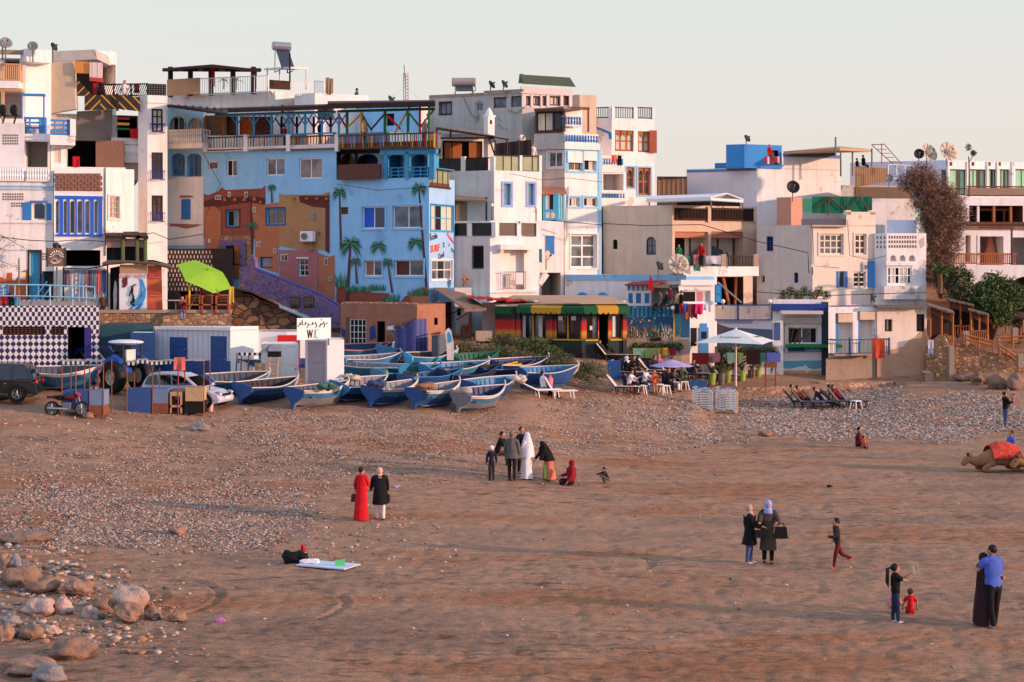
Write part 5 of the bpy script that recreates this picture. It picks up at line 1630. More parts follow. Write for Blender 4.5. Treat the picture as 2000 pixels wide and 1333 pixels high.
for i in range(20):
 t=i/20;a=P(1388,387,93.6).lerp(P(1452,391,96),t);c=P(1388,387,93.6).lerp(P(1452,391,96),t+1/20);md=(a+c)/2
 m.slab([a,c,c-Vector((0,0,.1)),md-Vector((0,0,.2)),a-Vector((0,0,.1))],(0,.03,0),AW)
m.build('canvas',aw)
m=MB()
for x,y1,Y in((1389,408,93.7),(1450,408,96.2),(1268,402,98.6)):m.tube(P(x,y1,Y),P(x,388,Y),.05,GMET,n=5)
m.build('pole',aw)
m=MB();pxpoly(m,[(1322,392),(1446,392),(1446,410),(1322,410)],99.5,.2,DARK);m.build('under_awning_shade_sheet',aw)  # dark sheet added to stand in for the shade under the canvas
b=Bldg('reed_hut','dark reed screened roof terrace left of the big white wall','hut',[(1283,110),(1342,.1)],345,('z',10),mk('dark_net',(62,62,60),dirt=.3),depth=3,roof=DBRN)
b.decal(0,[(REED,[(1284,352),(1341,349),(1341,384),(1284,384)])],'reed_panel')
m=MB()
for i in range(7):b.box(0,1284+i*9.3,345,1285.5+i*9.3,384,.08,BRN,mb=m)
m.build('timber_post',b.root)
b.done()
# ================= big white and blue block =================
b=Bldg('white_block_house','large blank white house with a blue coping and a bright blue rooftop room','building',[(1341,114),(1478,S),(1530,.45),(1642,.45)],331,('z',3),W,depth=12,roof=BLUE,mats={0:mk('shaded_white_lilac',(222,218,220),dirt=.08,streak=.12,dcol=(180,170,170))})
b.box(0,1341,331,1478,335,.06,BLUE,'blue_coping');b.box(1,1478,322,1530,326,.06,BLUE,'blue_coping')
NW=b;b.done()
p_=b.P2[2]
b2=Bldg('','','',[(1530,p_.y),(1642,.45)],302,('z',b.top-.05),W,depth=8,root=b.root,roof=BLUE)
b2.box(0,1530,302,1643,308,.06,BLUE,'blue_coping');b2.done()
b2=Bldg('','','',[(1418,112),(1454,S),(1527,.4)],283,('z',b.top-.05),mk('bright_blue_room',(60,138,206),dirt=.05),depth=5,root=b.root,roof=BLUE)
b2.hole(1,1505,294,1520,322,.5,DARK,GREY);b2.done()
b2=Bldg('','','',[(1396,114),(1420,S)],319,('z',b.top-.05),BLUE,depth=2,root=b.root,roof=BLUE);b2.done()
cloth('laundry','red and white laundry drying on the bright blue roof room',1492,1526,306,320,107,stripes('mixed_laundry',[(0,(180,50,60)),(.4,(220,200,210)),(.6,(120,40,60))],.7,(1,0,0)),3,'laundry')
m=MB();roofslab(m,[(1530,296,112),(1640,289,110),(1702,292,112),(1640,286,118)],.2,TAN)
r=thing('roof_canopy','flat tan canopy on thin posts behind the large white house','canopy',tuple(P(1640,300,112)));m.build('roof',r)
m=MB();pxpoly(m,[(1535,296),(1632,292),(1632,305),(1535,304)],113,.1,mk('coloured_tarps',(96,84,70),dirt=.8,dcol=(60,80,120)))
for x,Y in((1642,110.2),(1665,112),(1703,112)):m.tube(P(x,345 if x<1700 else 326,Y),P(x,290,Y),.06,GMET,n=4)
m.tube(P(1632,305,109),P(1632,268,109),.07,GMET);m.build('post',r)
b=Bldg('grey_wall_house','grey concrete wall under the bamboo screened roof terrace','building',[(1642,108),(1671,.3),(1782,.2)],362,('z',3),GREY,depth=5,roof=CONC)
m=MB();b.box(1,1671,366,1781,388,.08,mk('weathered_boards',(120,96,78),dirt=.4,streak=.5),mb=m);m.build('board_fence',b.root)
b.done()
m=MB();pxpoly(m,[(1669,326),(1733,329),(1741,344),(1735,356),(1671,366)],107,.1,REEDV)
solo(m,'bamboo_screen','orange bamboo screen sloping along the roof terrace where two people sit','screen')
b=Bldg('white_house','plain white garden walls between the green net and the dry bush','building',[(1702,103),(1784,.15)],388,('z',3),W,depth=5,roof=W);b.done()
# ================= cream house =================
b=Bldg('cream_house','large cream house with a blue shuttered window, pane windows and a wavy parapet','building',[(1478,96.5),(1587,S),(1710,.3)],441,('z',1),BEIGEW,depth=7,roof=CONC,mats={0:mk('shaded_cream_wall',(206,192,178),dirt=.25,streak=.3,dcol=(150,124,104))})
b.win(0,1497,462,1510,491,fr=DBLUE,gl=DARK,nv=2,nh=3,dep=.2);b.win(0,1486,538,1494,554,fr=BEIGEW,gl=DARK,nv=1,dep=.25);b.win(0,1551,533,1559,553,fr=DBLUE,gl=DARK,nv=1,nh=2)
b.win(1,1600,457,1647,498,fr=BEIGEW,gl=GLG,nv=4,nh=3,dep=.14,fw=.11,trim=BEIGEW,tw=.08);b.win(1,1669,457,1692,498,fr=BEIGEW,gl=GLB,nv=2,nh=3,dep=.14,fw=.11,trim=BEIGEW,tw=.08)
b.win(1,1639,530,1650,562,fr=BLUE,gl=GLS,nv=1,dep=.15);b.shut(1,1651,530,1656,562,BLUE);b.shut(1,1635,530,1639,562,BLUE)
b.win(1,1666,531,1691,562,fr=BEIGEW,gl=GLS,nv=2,nh=3,dep=.14,fw=.1)
m=MB();b.box(1,1586,441,1652,444,.3,CONC,mb=m);m.build('eaves',b.root)
CR=b;b.done()
b2=Bldg('','','',[(1653,CR.f[1].px(1653,460).y),(1710,.3)],414,('z',CR.top-.05),BEIGEW,depth=.35,root=CR.root,roof=BEIGEW)
f=b2.f[0];m=MB()
for x0,x1 in((1653,1662),(1700,1710)):b2.box(0,x0,411,x1,420,.34,BEIGEW,off=-.34,mb=m)
m.build('parapet_horn',CR.root);b2.done()
b2=Bldg('','','',[(1565,CR.f[0].px(1565,440).y+1.5),(1653,-.1)],428,('z',CR.top-.05),mk('mauve_wall',(160,136,132)),depth=.3,root=CR.root,roof=BEIGEW);b2.done()
b=Bldg('chimney_block','square pink roof block carrying a black satellite dish','building',[(1517,99),(1545,S),(1567,.6)],386,('z',CR.top-.1),mk('pink_render',(206,150,124),dirt=.15),depth=1.8,roof=CONC);b.done()
m=MB();NET=mk('green_net',(22,112,80),rough=.8,dirt=.2,dcol=(20,70,56))
pxpoly(m,[(1567,388),(1586,389),(1586,416),(1567,414)],99.5,.04,mk('pale_green_net',(70,150,120)));pxpoly(m,[(1586,384),(1702,384),(1702,417),(1586,417)],99.8,.04,NET)
o=thing('windbreak','green netting windbreak on a wooden frame above the cream house','windbreak',tuple(P(1586,417,99.6)));m.build('net',o)
m=MB()
for a,c in(((1617,385),(1590,412)),((1620,385),(1648,410)),((1678,384),(1658,412)),((1679,384),(1698,415)),((1618,384),(1618,417)),((1655,384),(1655,417)),((1702,384),(1702,417))):m.tube(P(*a,99.7),P(*c,99.7),.045,BRN,n=4)
m.build('frame',o)
b=Bldg('cream_bay_house','white bay with square pierced parapet, three small arches and a row of casements','building',[(1708,96.2),(1732,S),(1794,.25),(1809,.3)],456,('z',1),W,depth=6,roof=W)
m=MB()
for i in range(11):
 for j in range(3):b.box(2-0 if False else 1,1736+i*5.1,461+j*9,1739+i*5.1,466.5+j*9,.015,INT,mb=m)
for i in range(3):
 for j in range(3):b.box(0,1712+i*7,462+j*9,1715+i*7,467+j*9,.015,INT,mb=m)
m.build('pierced_parapet',b.root)
for x0,x1 in((1739,1750),(1757,1769),(1775,1788)):b.hole(1,x0,499,x1,511,.3,W,W2,arch=True)
b.win(1,1732,521,1781,556,fr=WHT,nv=6,nh=2,panes=[GLG,CURT,GLS,CURT,CURT,GLS],dep=.1,fw=.09)
m=MB();b.box(1,1727,559,1809,585,.5,W2,mb=m);b.box(1,1731,512,1786,519,.12,W,mb=m);m.build('balcony_front',b.root)
m=MB();b.box(0,1694,510,1709,562,.08,BLUE,off=.3,mb=m);m.build('tall_blue_shutter',b.root)
b.decal(2,[(GREY,[(1795,470),(1805,462),(1806,480),(1798,486)])],'peeled_patch')
b.decal(1,[(GREY,[(1776,566),(1785,560),(1787,575),(1778,578)])],'peeled_patch',off=.52)
b.done()
b=Bldg('white_house','small white wall with blue shade behind the pierced parapet','building',[(1732,99.5),(1790,.1)],430,('z',5),mk('bluish_white',(206,210,222)),depth=3,roof=W);b.done()
# ================= low seafront houses =================
b=Bldg('low_white_house','low white house with two recessed doors and a small railed balcony above a bare wall','building',[(1618,91.0),(1713,.25)],600,('z',.2),W,depth=4.5,roof=mk('blue_grey_roof',(110,110,140)),mats={})
b.hole(0,1632,612,1666,690,.55,W,None);b.hole(0,1676,608,1708,690,.55,W,None)
m=MB()
for x0,x1 in((1637,1666),(1680,1708)):
 b.box(0,x0-4,613,x1,690,.06,BEIGEW,off=-.5,mb=m)
m.build('roller_shutter',b.root)
m=MB()
for x0,x1,y in((1638,1666,613),(1680,1709,608)):b.box(0,x0,y,x1,y+17,.35,BEIGE,off=-.25,mb=m)
m.build('shutter_box',b.root)
m=MB();b.box(0,1633,613,1638,689,.08,BLUE,off=-.25,mb=m);b.box(0,1675,610,1680,689,.08,BLUE,off=-.25,mb=m);m.build('shutter',b.root)
m=MB();b.box(0,1630,691,1713,695,.8,CONC,mb=m);m.build('balcony_slab',b.root)
b.rail(0,1632,663,1735,691,.75,GMET,14,.025,DBLUE,name='balcony_rail',thick=.05)
m=MB()
for x in(1659,1736):b.box(0,x,660,x+2.5,694,.1,DBLUE,off=.7,mb=m)
m.build('rail_post',b.root)
b.decal(0,[(CONC,[(1613,700),(1713,692),(1713,760),(1613,760)])],'bare_wall',off=.03)
LW=b;b.done()
p_=LW.P2[-1]
b=Bldg('low_cream_house','low cream corner house with peeling lower wall and two small brown windows','building',[(1713,91.6),(1810,.15)],602,('z',.2),BEIGEW,depth=4,roof=mk('grey_tin',(126,118,112)))
b.win(0,1728,624,1743,648,fr=BRN,gl=CURT,nv=3,dep=.2,panes=[DARK,CURT,DARK]);b.hole(0,1790,614,1805,648,.3,DBRN,BRN)
m=MB();b.box(0,1713,596,1812,602,.6,TIN,mb=m);m.build('eaves',b.root)
BP=mk('bare_peeling_render',(190,146,116),dirt=.5,dcol=(140,100,78),bump=.4)
rg=random.Random(8)
top_=[(1713+i*4,690-i*.9-max(0,i-12)*2.2+rg.uniform(-2.5,2.5)) for i in range(25)]
b.decal(0,[(BP,[(1713,765)]+[(1810,765)]+[(1810,640)]+top_[::-1])],'bare_wall',off=.03)
b.done()
b=Bldg('mural_house','low house with a painted sea and gulls wall, white portico and green planter shelf','building',[(1510,92.3),(1613,-.05)],585,('z',.2),W,depth=4,roof=CONC)
SKY_=mk('painted_sky',(110,170,214),rough=.8);SEA_=mk('painted_sea',(96,164,176),rough=.8);SND_=mk('painted_sand',(206,146,104),rough=.8);CLO_=mk('painted_cloud',(222,214,206))
b.decal(0,[(SKY_,[(1522,678),(1613,680),(1613,690),(1560,694),(1524,690)]),(CLO_,[(1522,690),(1613,688),(1613,706),(1522,706)]),(SEA_,[(1515,706),(1613,704),(1613,722),(1515,722)]),(CLO_,[(1512,718),(1540,721),(1566,716),(1590,722),(1613,719),(1613,724),(1512,725)]),(SND_,[(1500,724),(1613,724),(1613,760),(1500,760)]),(CLO_,[(1568,720),(1572,712),(1578,718),(1582,724),(1576,728)])],'painted_sea_mural')
b.win(0,1537,640,1597,672,fr=WHT,panes=[DARK,DARK,GLG,GLG,DARK],nv=2,dep=.3)
m=MB();b.box(0,1530,620,1605,632,.35,GREY,mb=m);b.box(0,1527,608,1608,614,1.2,mk('awning_cassette',(210,196,180)),mb=m);b.box(0,1533,632,1540,690,.15,W2,mb=m);m.build('portico',b.root)
m=MB();b.box(0,1538,674,1646,679,.9,GRN,mb=m)
for i in range(7):b.box(0,1560+i*11,679,1562+i*11,683,.7,GRN,mb=m)
b.box(0,1540,679,1572,686,.3,mk('dark_teal',(30,84,88)),mb=m);m.build('planter_shelf',b.root)
m=MB();b.box(0,1508,594,1612,608,.15,DBLUE,mb=m);b.box(0,1605,590,1618,745,.1,mk('dark_slate_wall',(56,60,76)),mb=m);m.build('blue_band',b.root)
b.done()
b=Bldg('wave_wall','white wall painted with a stormy sea and clouds below a blue lattice screen','wall',[(1345,92.0),(1385,S*.6),(1530,.02)],626,('z',1),W,depth=2,roof=W)
CLD=mk('painted_grey_cloud',(150,162,182),dirt=.5,dcol=(110,124,150),scale=2.5);DSEA=mk('painted_dark_sea',(52,78,104),dirt=.3,dcol=(40,60,84));RCK=mk('painted_rocks',(60,60,72),dirt=.5,dcol=(150,150,160),scale=3)
b.decal(1,[(CLD,[(1386,626),(1509,626),(1509,644),(1386,630)]),(CLD,[(1386,630),(1509,640),(1509,646),(1425,643)]),(DSEA,[(1420,640),(1509,644),(1509,690),(1400,690)]),(RCK,[(1386,628),(1400,632),(1425,641),(1440,648),(1400,652),(1386,650)]),(RCK,[(1386,650),(1440,648),(1420,670),(1386,690)])],'painted_sea_mural')
b.decal(1,[(mk('blue_tile_panel',(64,92,140),dirt=.4,dcol=(190,196,210),scale=5),[(1512,630),(1524,630),(1524,665),(1512,665)])],'tile_panel',off=.05)
b.hole(0,1352,641,1364,672,.5,DARK,DARK)
b.hole(0,1368,632,1383,682,.35,DBLUE,BLUE,arch=True)
b.done()
LAT=thing('lattice_screen','long grey blue lattice screen on top of the sea mural wall','screen',tuple(P(1386,624,91.2)))
for x0,x1 in((1387,1441),(1442,1507)):
 m=MB();Y=91.4
 n=int((x1-x0)/2.7)
 for i in range(n+1):x=x0+(x1-x0)*i/n;m.box(P(x,610,Y),(.035,.03,.86),GREY)
 for j in range(10):y=597+j*2.9;m.box(P((x0+x1)/2,y,Y-.02),((x1-x0)/F*Y,.03,.035),GREY)
 m.build('lattice_panel',LAT)
 m=MB()
 for x in(x0,x1):m.box(P(x,610,Y-.04),(.06,.06,.95),DBLUE)
 for y in(596,625):m.box(P((x0+x1)/2,y,Y-.04),((x1-x0)/F*Y,.06,.06),DBLUE)
 m.build('blue_frame',LAT)
 # ================= flat blue-topped building behind the rasta cafe =================
b=Bldg('blue_topped_house','long low white building with a sky blue parapet and two blue arched niches','building',[(1103,93.5),(1340,-.40),(1400,.4)],537,('z',2),W,depth=5,roof=CONC)
m=MB();b.box(0,1103,537,1340,548,.05,BLUEW,mb=m);b.box(1,1340,540,1396,547,.05,BLUEW,mb=m);m.build('blue_parapet',b.root)
for x0,x1 in((1126,1149),(1166,1188)):
 m=MB();f=b.f[0];N_=12
 for(sc_,mt,o_) in((1,BLUEW,.03),(.78,BLUE,.05)):
  xc,hw=(x0+x1)/2,(x1-x0)/2*sc_;pts=[(xc-hw,600),(xc+hw,600)]+[(xc+hw*math.cos(math.pi*i/N_),580-(10 if sc_==1 else 7)*math.sin(math.pi*i/N_)) for i in range(N_+1)]
  m.slab([f.px(x,y,0.002) for x,y in pts],(f.n.x*o_,f.n.y*o_,0),mt)
 m.build('arched_niche',b.root)
b.done()
b=Bldg('beach_bar','white and blue beach bar with sliding window, red canopy edge and people on its sill','building',[(1224,90.2),(1272,-.25),(1333,.1),(1396,.3)],556,('z',1),W,depth=3.5,roof=mk('red_brown_roof',(120,52,48)),mats={1:INT})
for x0,x1 in((1225,1238),(1240,1254),(1257,1270)):b.win(0,x0,571,x1,595,fr=WHT,gl=mk('blue_pane',(50,120,170),rough=.3),nv=1,dep=.06,fw=.06)
m=MB()
for i in range(5):b.box(0,1226+i*9,558,1230+i*9,568,.03,BLUE,mb=m)
m.build('blue_stripe',b.root)
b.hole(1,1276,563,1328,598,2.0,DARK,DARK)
b.win(2,1334,568,1388,592,fr=WHT,nv=2,panes=[DARK,DARK,mk('rose_curtain',(190,120,130)),CURT],dep=.2)
m=MB();b.box(2,1330,547,1396,558,.2,W,mb=m);b.box(2,1326,558,1333,598,.1,W,mb=m);m.build('fascia',b.root)
m=MB();roofslab(m,[(1220,556,89.6),(1272,556,89),(1300,548,91),(1240,549,92.5)],.08,mk('dark_red_canopy',(130,50,46)));m.build('canopy',b.root)
m=MB();b.box(2,1366,640,1384,690,.06,BLUE,mb=m);b.box(2,1369,632,1381,640,.05,BLUE,mb=m);b.box(2,1343,606,1348,690,.05,BLUEW,mb=m);b.box(2,1350,641,1361,676,.05,DARK,mb=m);b.box(2,1370,648,1380,662,.02,DARK,off=.06,mb=m);m.build('blue_door',b.root)
b.done()
BARB=b
m=MB();pxpoly(m,[(1396,556),(1409,556),(1409,592),(1396,592)],89.5,.06,BLUE);pxpoly(m,[(1398,559),(1407,559),(1407,574),(1398,574)],89.45,.04,TBLUE);pxpoly(m,[(1398,577),(1407,577),(1407,590),(1398,590)],89.45,.04,TBLUE)
solo(m,'blue_door','blue two panel door leaf at the foot of the balcony stairs','door')
b=Bldg('underwater_mural_wall','dark blue wall painted with fish and plants below the beach bar terrace','wall',[(1222,89.0),(1330,-.03),(1347,.2)],598,('z',.8),mk('beige_base_wall',(176,150,130),dirt=.25,streak=.2),depth=1.5,roof=CONC)
UM=mk('deep_blue_mural',(30,78,112),dirt=.4,dcol=(20,46,74),scale=1.5);UM2=mk('teal_mural',(44,112,136),dirt=.4,dcol=(30,70,90))
UM3=mk('mural_plants',(110,104,70),dirt=.9,dcol=(34,60,80),scale=5)
b.decal(0,[(UM,[(1222,598),(1316,598),(1316,655),(1222,655)]),(UM2,[(1316,598),(1330,598),(1330,655),(1316,655)])],'painted_water')
b.decal(1,[(UM,[(1330,598),(1347,598),(1347,660),(1330,660)])],'painted_water')
m=MB();f=b.f[0];rg=random.Random(12)
for i in range(11):x=1226+i*8.6;m.face([f.px(*q,.03) for q in((x,599),(x+3.5,599),(x+4.6,615),(x+5.4,620),(x-1.8,620),(x-1,615))],UM2)
fm=[YEL,W2,mk('mural_orange',(206,140,60)),LBLUE,mk('mural_rust',(150,70,50))]
for i in range(34):
 x,y=rg.uniform(1228,1312),rg.uniform(600,640) if i%2 else rg.uniform(616,632);r_=rg.uniform(.5,2.4) if i<14 else.5;r_=min(r_,2.2)
 m.face([f.px(x+r_*1.3*math.cos(k),y+r_*math.sin(k),.045) for k in[j*.785 for j in range(8)]],fm[i%5])
m.build('painted_fish',b.root)
m=MB()
for i in range(210):
 x=rg.uniform(1224,1328);yb=rg.uniform(646,662);h_=rg.uniform(4,20);dx=rg.uniform(-7,7);mt=rg.choice([UM3,GRN,mk('mural_straw',(150,136,92)),W2,UM3,mk('mural_dark_leaf',(40,60,50)),EARTH])
 m.face([f.px(*q,.05+.003*(i%5)) for q in((x-1,yb),(x+1.2,yb),(x+dx,yb-h_))],mt)
m.build('painted_plants',b.root)
m=MB()
for i in range(9):b.box(0,1271+i*2.3,652,1272+i*2.3,666,.06,DARK,mb=m)
b.box(0,1270,651,1292,667,.02,BRN,mb=m)
m.build('vent_grille',b.root)
m=MB();b.box(0,1315,598,1317.5,700,.08,YEL,mb=m);m.build('yellow_pipe',b.root)
b.done()
# ================= rasta cafe =================
RC=thing('beach_cafe','low cafe kiosk painted green, yellow, red and black with scalloped awning','building',tuple(P(966,690,86)))
def bandmat(name,wood=True):
 m,nt,bs=nodes(name);L=nt.links;N=nt.nodes.new
 g=N('ShaderNodeNewGeometry');sx=N('ShaderNodeSeparateXYZ');L.new(g.outputs['Position'],sx.inputs[0])
 mr=N('ShaderNodeMapRange');mr.inputs[1].default_value=Z_(690,83.5);mr.inputs[2].default_value=Z_(596,83.5);L.new(sx.outputs[2],mr.inputs[0])
 r=N('ShaderNodeValToRGB')
 els=[(0,(14,18,16)),(.22,(14,40,24)),(.30,(180,110,20)),(.38,(206,140,26)),(.46,(190,30,20)),(.62,(170,18,18)),(.68,(18,14,14)),(.86,(20,20,18)),(.92,(22,70,40))]
 while len(r.color_ramp.elements)<len(els):r.color_ramp.elements.new(.5)
 for i,(p,c) in enumerate(els):r.color_ramp.elements[i].position=p;r.color_ramp.elements[i].color=s2l(c)+(1,)
 L.new(mr.outputs[0],r.inputs[0]);L.new(r.outputs[0],bs.inputs['Base Color']);bs.inputs['Roughness'].default_value=.55
 return m
RB=bandmat('green_red_yellow_bands')
AWG,AWY=mk('awning_green',(24,84,50),rough=.7,dirt=.2),mk('awning_yellow',(198,148,44),rough=.7,dirt=.3)
b=Bldg('','','',[(967,87),(1138,-.36),(1224,.25)],600,('z',2.2),RB,depth=4,roof=TAN,root=RC)
WB=mk('white_menu_board',(226,220,214))
for x0,x1,pn in((1018,1040,[CURT,GLS,GLG]),(1043,1066,[GLG,CURT,GLS]),(1087,1108,[GLS]),(1111,1133,[GLS])):b.win(0,x0,615,x1,662,fr=BLK,panes=pn,nv=1,dep=.12,fw=.05)
b.win(1,1146,616,1168,662,fr=BLK,panes=[GLS,GLG],nv=2,dep=.1,fw=.05);b.win(1,1195,616,1214,660,fr=BLK,panes=[WB,GLS],nv=2,dep=.1,fw=.05)
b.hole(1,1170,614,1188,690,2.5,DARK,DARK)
m=MB()
for fi,x in((0,1066),(0,1138)):pass
b.box(0,968,600,1138,614,.02,GRN,mb=m);b.box(0,1044,600,1106,613,.05,YEL,mb=m);b.box(1,1139,601,1222,614,.03,GRN,mb=m);b.box(1,1158,603,1200,613,.06,YEL,mb=m)
b.box(0,1040,663,1136,665,.08,YEL,mb=m);b.box(1,1140,664,1168,666.5,.08,YEL,mb=m);b.box(1,1190,663,1216,665.5,.08,YEL,mb=m)
for x in(1041,1109):b.box(0,x-.8,616,x+.8,664,.06,YEL,mb=m)
m.build('painted_board',RC)
m=MB();b.box(0,1090,618,1099,626,.03,WB,mb=m);b.box(0,1116,618,1125,626,.03,WB,mb=m);b.box(1,1152,637,1157,645,.03,WB,off=.0,mb=m);b.box(1,1177,603,1182,614,.08,BLK,mb=m);m.build('notice',RC)
m=MB()
for x in(1002,1012,1075,1140):b.box(0 if x<1138 else 1,x-4,602,x+4,690,.12,RB,mb=m)
b.box(1,1217,602,1222,690,.12,RB,mb=m);b.box(1,1188,602,1193,690,.1,RB,mb=m)
m.build('pillar',RC)
b.done()
m=MB();f0,f1=b.f;zt=b.top+.1
o_=1.0
seq=[(0,1008,1037,AWG),(0,1037,1096,AWY),(0,1096,1140,AWG),(1,1140,1168,AWG),(1,1168,1208,AWY),(1,1208,1230,AWG)]
for fi,x0,x1,mt in seq:
 f_=b.f[fi]
 u0,u1=f_.hit(x0,600,.7)[0],f_.hit(x1,600,.7)[0]
 m.slab([f_.at(u0,zt-.1,.7),f_.at(u1,zt-.1,.7),f_.at(u1,zt+.15,0),f_.at(u0,zt+.15,0)],(0,0,.03),mt)
 k=max(2,int((u1-u0)/.28));w=(u1-u0)/k
 for i in range(k):
  a=u0+w*i;vz=zt-.1
  m.slab([f_.at(a,vz,.7),f_.at(a,vz-.22,.7),f_.at(a+w*.25,vz-.33,.7),f_.at(a+w*.75,vz-.33,.7),f_.at(a+w,vz-.22,.7),f_.at(a+w,vz,.7)],(f_.n.x*.02,f_.n.y*.02,0),mt)
m.build('awning',RC)
m=MB();m.slab([f0.at(-.2,zt+.02,.3),f0.at(f0.L,zt+.12,.5),f1.at(f1.L,zt+.12,.5),f1.at(f1.L,zt+.45,-4),f0.at(0,zt+.45,-3)],(0,0,.06),mk('dusty_canvas_roof',(190,152,120),dirt=.3));m.build('roof',RC)
b=Bldg('grey_stall','small grey block stall under red and green tarpaulins left of the painted cafe','building',[(942,88),(967,-.2)],592,('z',2.4),GREY,depth=3,roof=CONC);b.done()
m=MB();rg=random.Random(4)
for i in range(16):
 x=915+i*9;roofslab(m,[(x,583+rg.uniform(-3,2)+i*.5,86),(x+12,584+rg.uniform(-3,2)+i*.5,86),(x+12,578+rg.uniform(-2,2)+i*.6,88),(x,578+rg.uniform(-2,2)+i*.6,88)],.05,[RED,mk('dark_red_tarp',(140,30,30)),RED,GRN,W2][i%5 if i>9 else i%3])
solo(m,'tarpaulin','crumpled red tarpaulin roof along the back of the painted cafe','tarpaulin')
AWN=thing('awning','large grey brown awning sloping out from the corner of the blue house','awning',tuple(P(840,600,88)))
m=MB();AG=mk('grey_awning',(122,100,88),rough=.8,dirt=.2,bump=.2)
q_=[P(846,562,88.2),P(892,563,90),P(950,601,86.5),P(907,603,84.5)]
m.slab(q_,(0,0,-.05),AG)
for i in range(14):
 a=q_[3].lerp(q_[2],i/14);c=q_[3].lerp(q_[2],(i+1)/14);md=(a+c)/2;m.slab([a,c,c-Vector((0,0,.1)),md-Vector((0,0,.24)),a-Vector((0,0,.1))],(0,.02,0),AG)
m.build('canvas',AWN)
m=MB();m.tube(P(871,617,88),P(905,604,84.7),.03,BLK);m.tube(P(892,625,88),P(925,604,85.3),.03,BLK);m.build('arm',AWN)
b=Bldg('shop_front','blue and white shop front with a brick pillar under the grey awning','building',[(838,89.4),(888,-.3),(921,.3)],562,('z',2.4),BLUEW,depth=2,roof=CONC,mats={1:mk('white_shop_wall',(206,196,188),dirt=.3)})
b.hole(0,843,590,882,668,.8,DBRN,REED)
b.hole(1,893,603,900,617,.3,DARK,DARK)
m=MB();b.box(0,884,598,889,668,.1,LBLUE,mb=m);b.box(1,917,606,922,665,.1,OWOOD,mb=m);m.build('blue_pillar',b.root)
m=MB();b.box(1,903,635,921,672,.1,stonemat('pink_lattice_brick',[(196,130,104),(180,112,90)],(90,60,50),7),off=.2,mb=m);m.build('brick_lattice',b.root)
b.done()
m=MB();pxpoly(m,[(929,647),(961,647),(961,671),(929,671)],86,.5,mk('rock_print_counter',(196,172,146),dirt=.9,dcol=(60,50,46),scale=4))
solo(m,'counter','pale counter with dark drawings standing on the paved step','counter')
m=MB();pxpoly(m,[(884,667),(975,667),(975,680),(884,682)],86,3,CONC);solo(m,'concrete_step','pale concrete step in front of the shop under the grey awning','step')
# ================= hotel on the right =================
H=thing('hotel','long terraced white hotel with green curtained windows and brown timber balconies','building',tuple(P(1850,560,108)))
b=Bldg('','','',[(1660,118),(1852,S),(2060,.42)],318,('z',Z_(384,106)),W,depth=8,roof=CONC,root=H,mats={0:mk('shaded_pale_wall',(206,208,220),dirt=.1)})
for x0,x1,n in((1855,1888,2),(1893,1927,3),(1931,1947,2),(1952,1973,3),(1983,2030,3)):b.win(1,x0,331,x1,382,fr=BRN,panes=[CURTG,CURTG,GLS,CURTG],nv=n,nh=1,dep=.25,fw=.08)
b.win(0,1836,330,1850,378,fr=WHT,gl=GLS,nv=1)
m=MB()
for x in(1858,1901,1933,1953,1979):b.box(1,x-2,317,x+2,324,.05,BLK,off=.0,mb=m)
m.build('wall_lamp',H)
m=MB()
for x in(1853,1890,1929,1949,1978):b.box(1,x-1.5,316,x+1.5,384,.1,W2,mb=m)
m.build('pilaster',H)
b.done()
b=Bldg('','','',[(1800,110),(1887,-.1),(2080,.1)],386,('z',Z_(470,103)),W,depth=9,roof=W,root=H)
b.hole(1,1893,402,1998,434,4,BRN,DBRN)
b.rail(1,1889,364,2040,384,-.2,BRN,34,.04,BRN,name='timber_rail',ends=False);b.rail(0,1845,368,1886,388,-.2,BRN,8,.04,BRN,name='timber_rail',ends=False)
m=MB();b.box(1,1888,368,2050,384,.03,mk('clear_panel',(150,120,100),rough=.3),off=-.2,mb=m);m.build('rail_panel',H)
for x0,x1 in((1917,1940),(1946,1975)):b.win
m=MB()
for x in(1911,1942,1975):b.box(1,x-2,398,x+2,436,.25,W if x==1911 else OWOOD,off=-.4,mb=m)
b.box(1,1915,408,1975,412,.1,OWOOD,off=-1.5,mb=m);b.box(1,1960,412,1963,434,.1,OWOOD,off=-1.5,mb=m)
m.build('timber_post',H)
m=MB();b.box(1,1885,434,2060,439,.35,BRN,mb=m);b.box(1,1888,439,2060,449,.1,mk('faded_timber',(150,110,90),streak=.5),mb=m);m.build('timber_deck',H)
b.done()
b=Bldg('','','',[(1866,101),(2080,.12)],452,('z',Z_(523,101)),W,depth=5,roof=W,root=H)
b.hole(0,1886,460,1896,512,.8,W,BRN);b.hole(0,1914,462,1960,520,3,W2,BEIGE);b.hole(0,1976,464,2040,520,3,W2,GREY)
m=MB();f=b.f[0];c=f.at(f.hit(1937,495,-1)[0],Z_(520,101),-1.2);m.lathe([(.5,0),(.45,.8),(.2,1.5),(.16,2)],c,mk('clay',(196,120,90)),10);m.build('clay_chimney',H)
b.done()
b=Bldg('','','',[(1864,99.2),(2080,.1)],518,('z',5),W,depth=4,roof=W,root=H)
b.rail(0,1864,495,1909,516,-.1,OWOOD,14,.07,OWOOD,name='timber_rail',ends=False);b.rail(0,1913,495,1984,517,-.1,OWOOD,20,.07,OWOOD,name='timber_rail',ends=False)
m=MB();b.box(0,1909,460,1913,520,.2,W,off=-.3,mb=m);b.box(0,1975,445,1978,518,.1,BRN,off=-.1,mb=m);b.box(0,1912,443,1978,447,.1,BRN,off=-.1,mb=m);m.build('terrace_post',H)
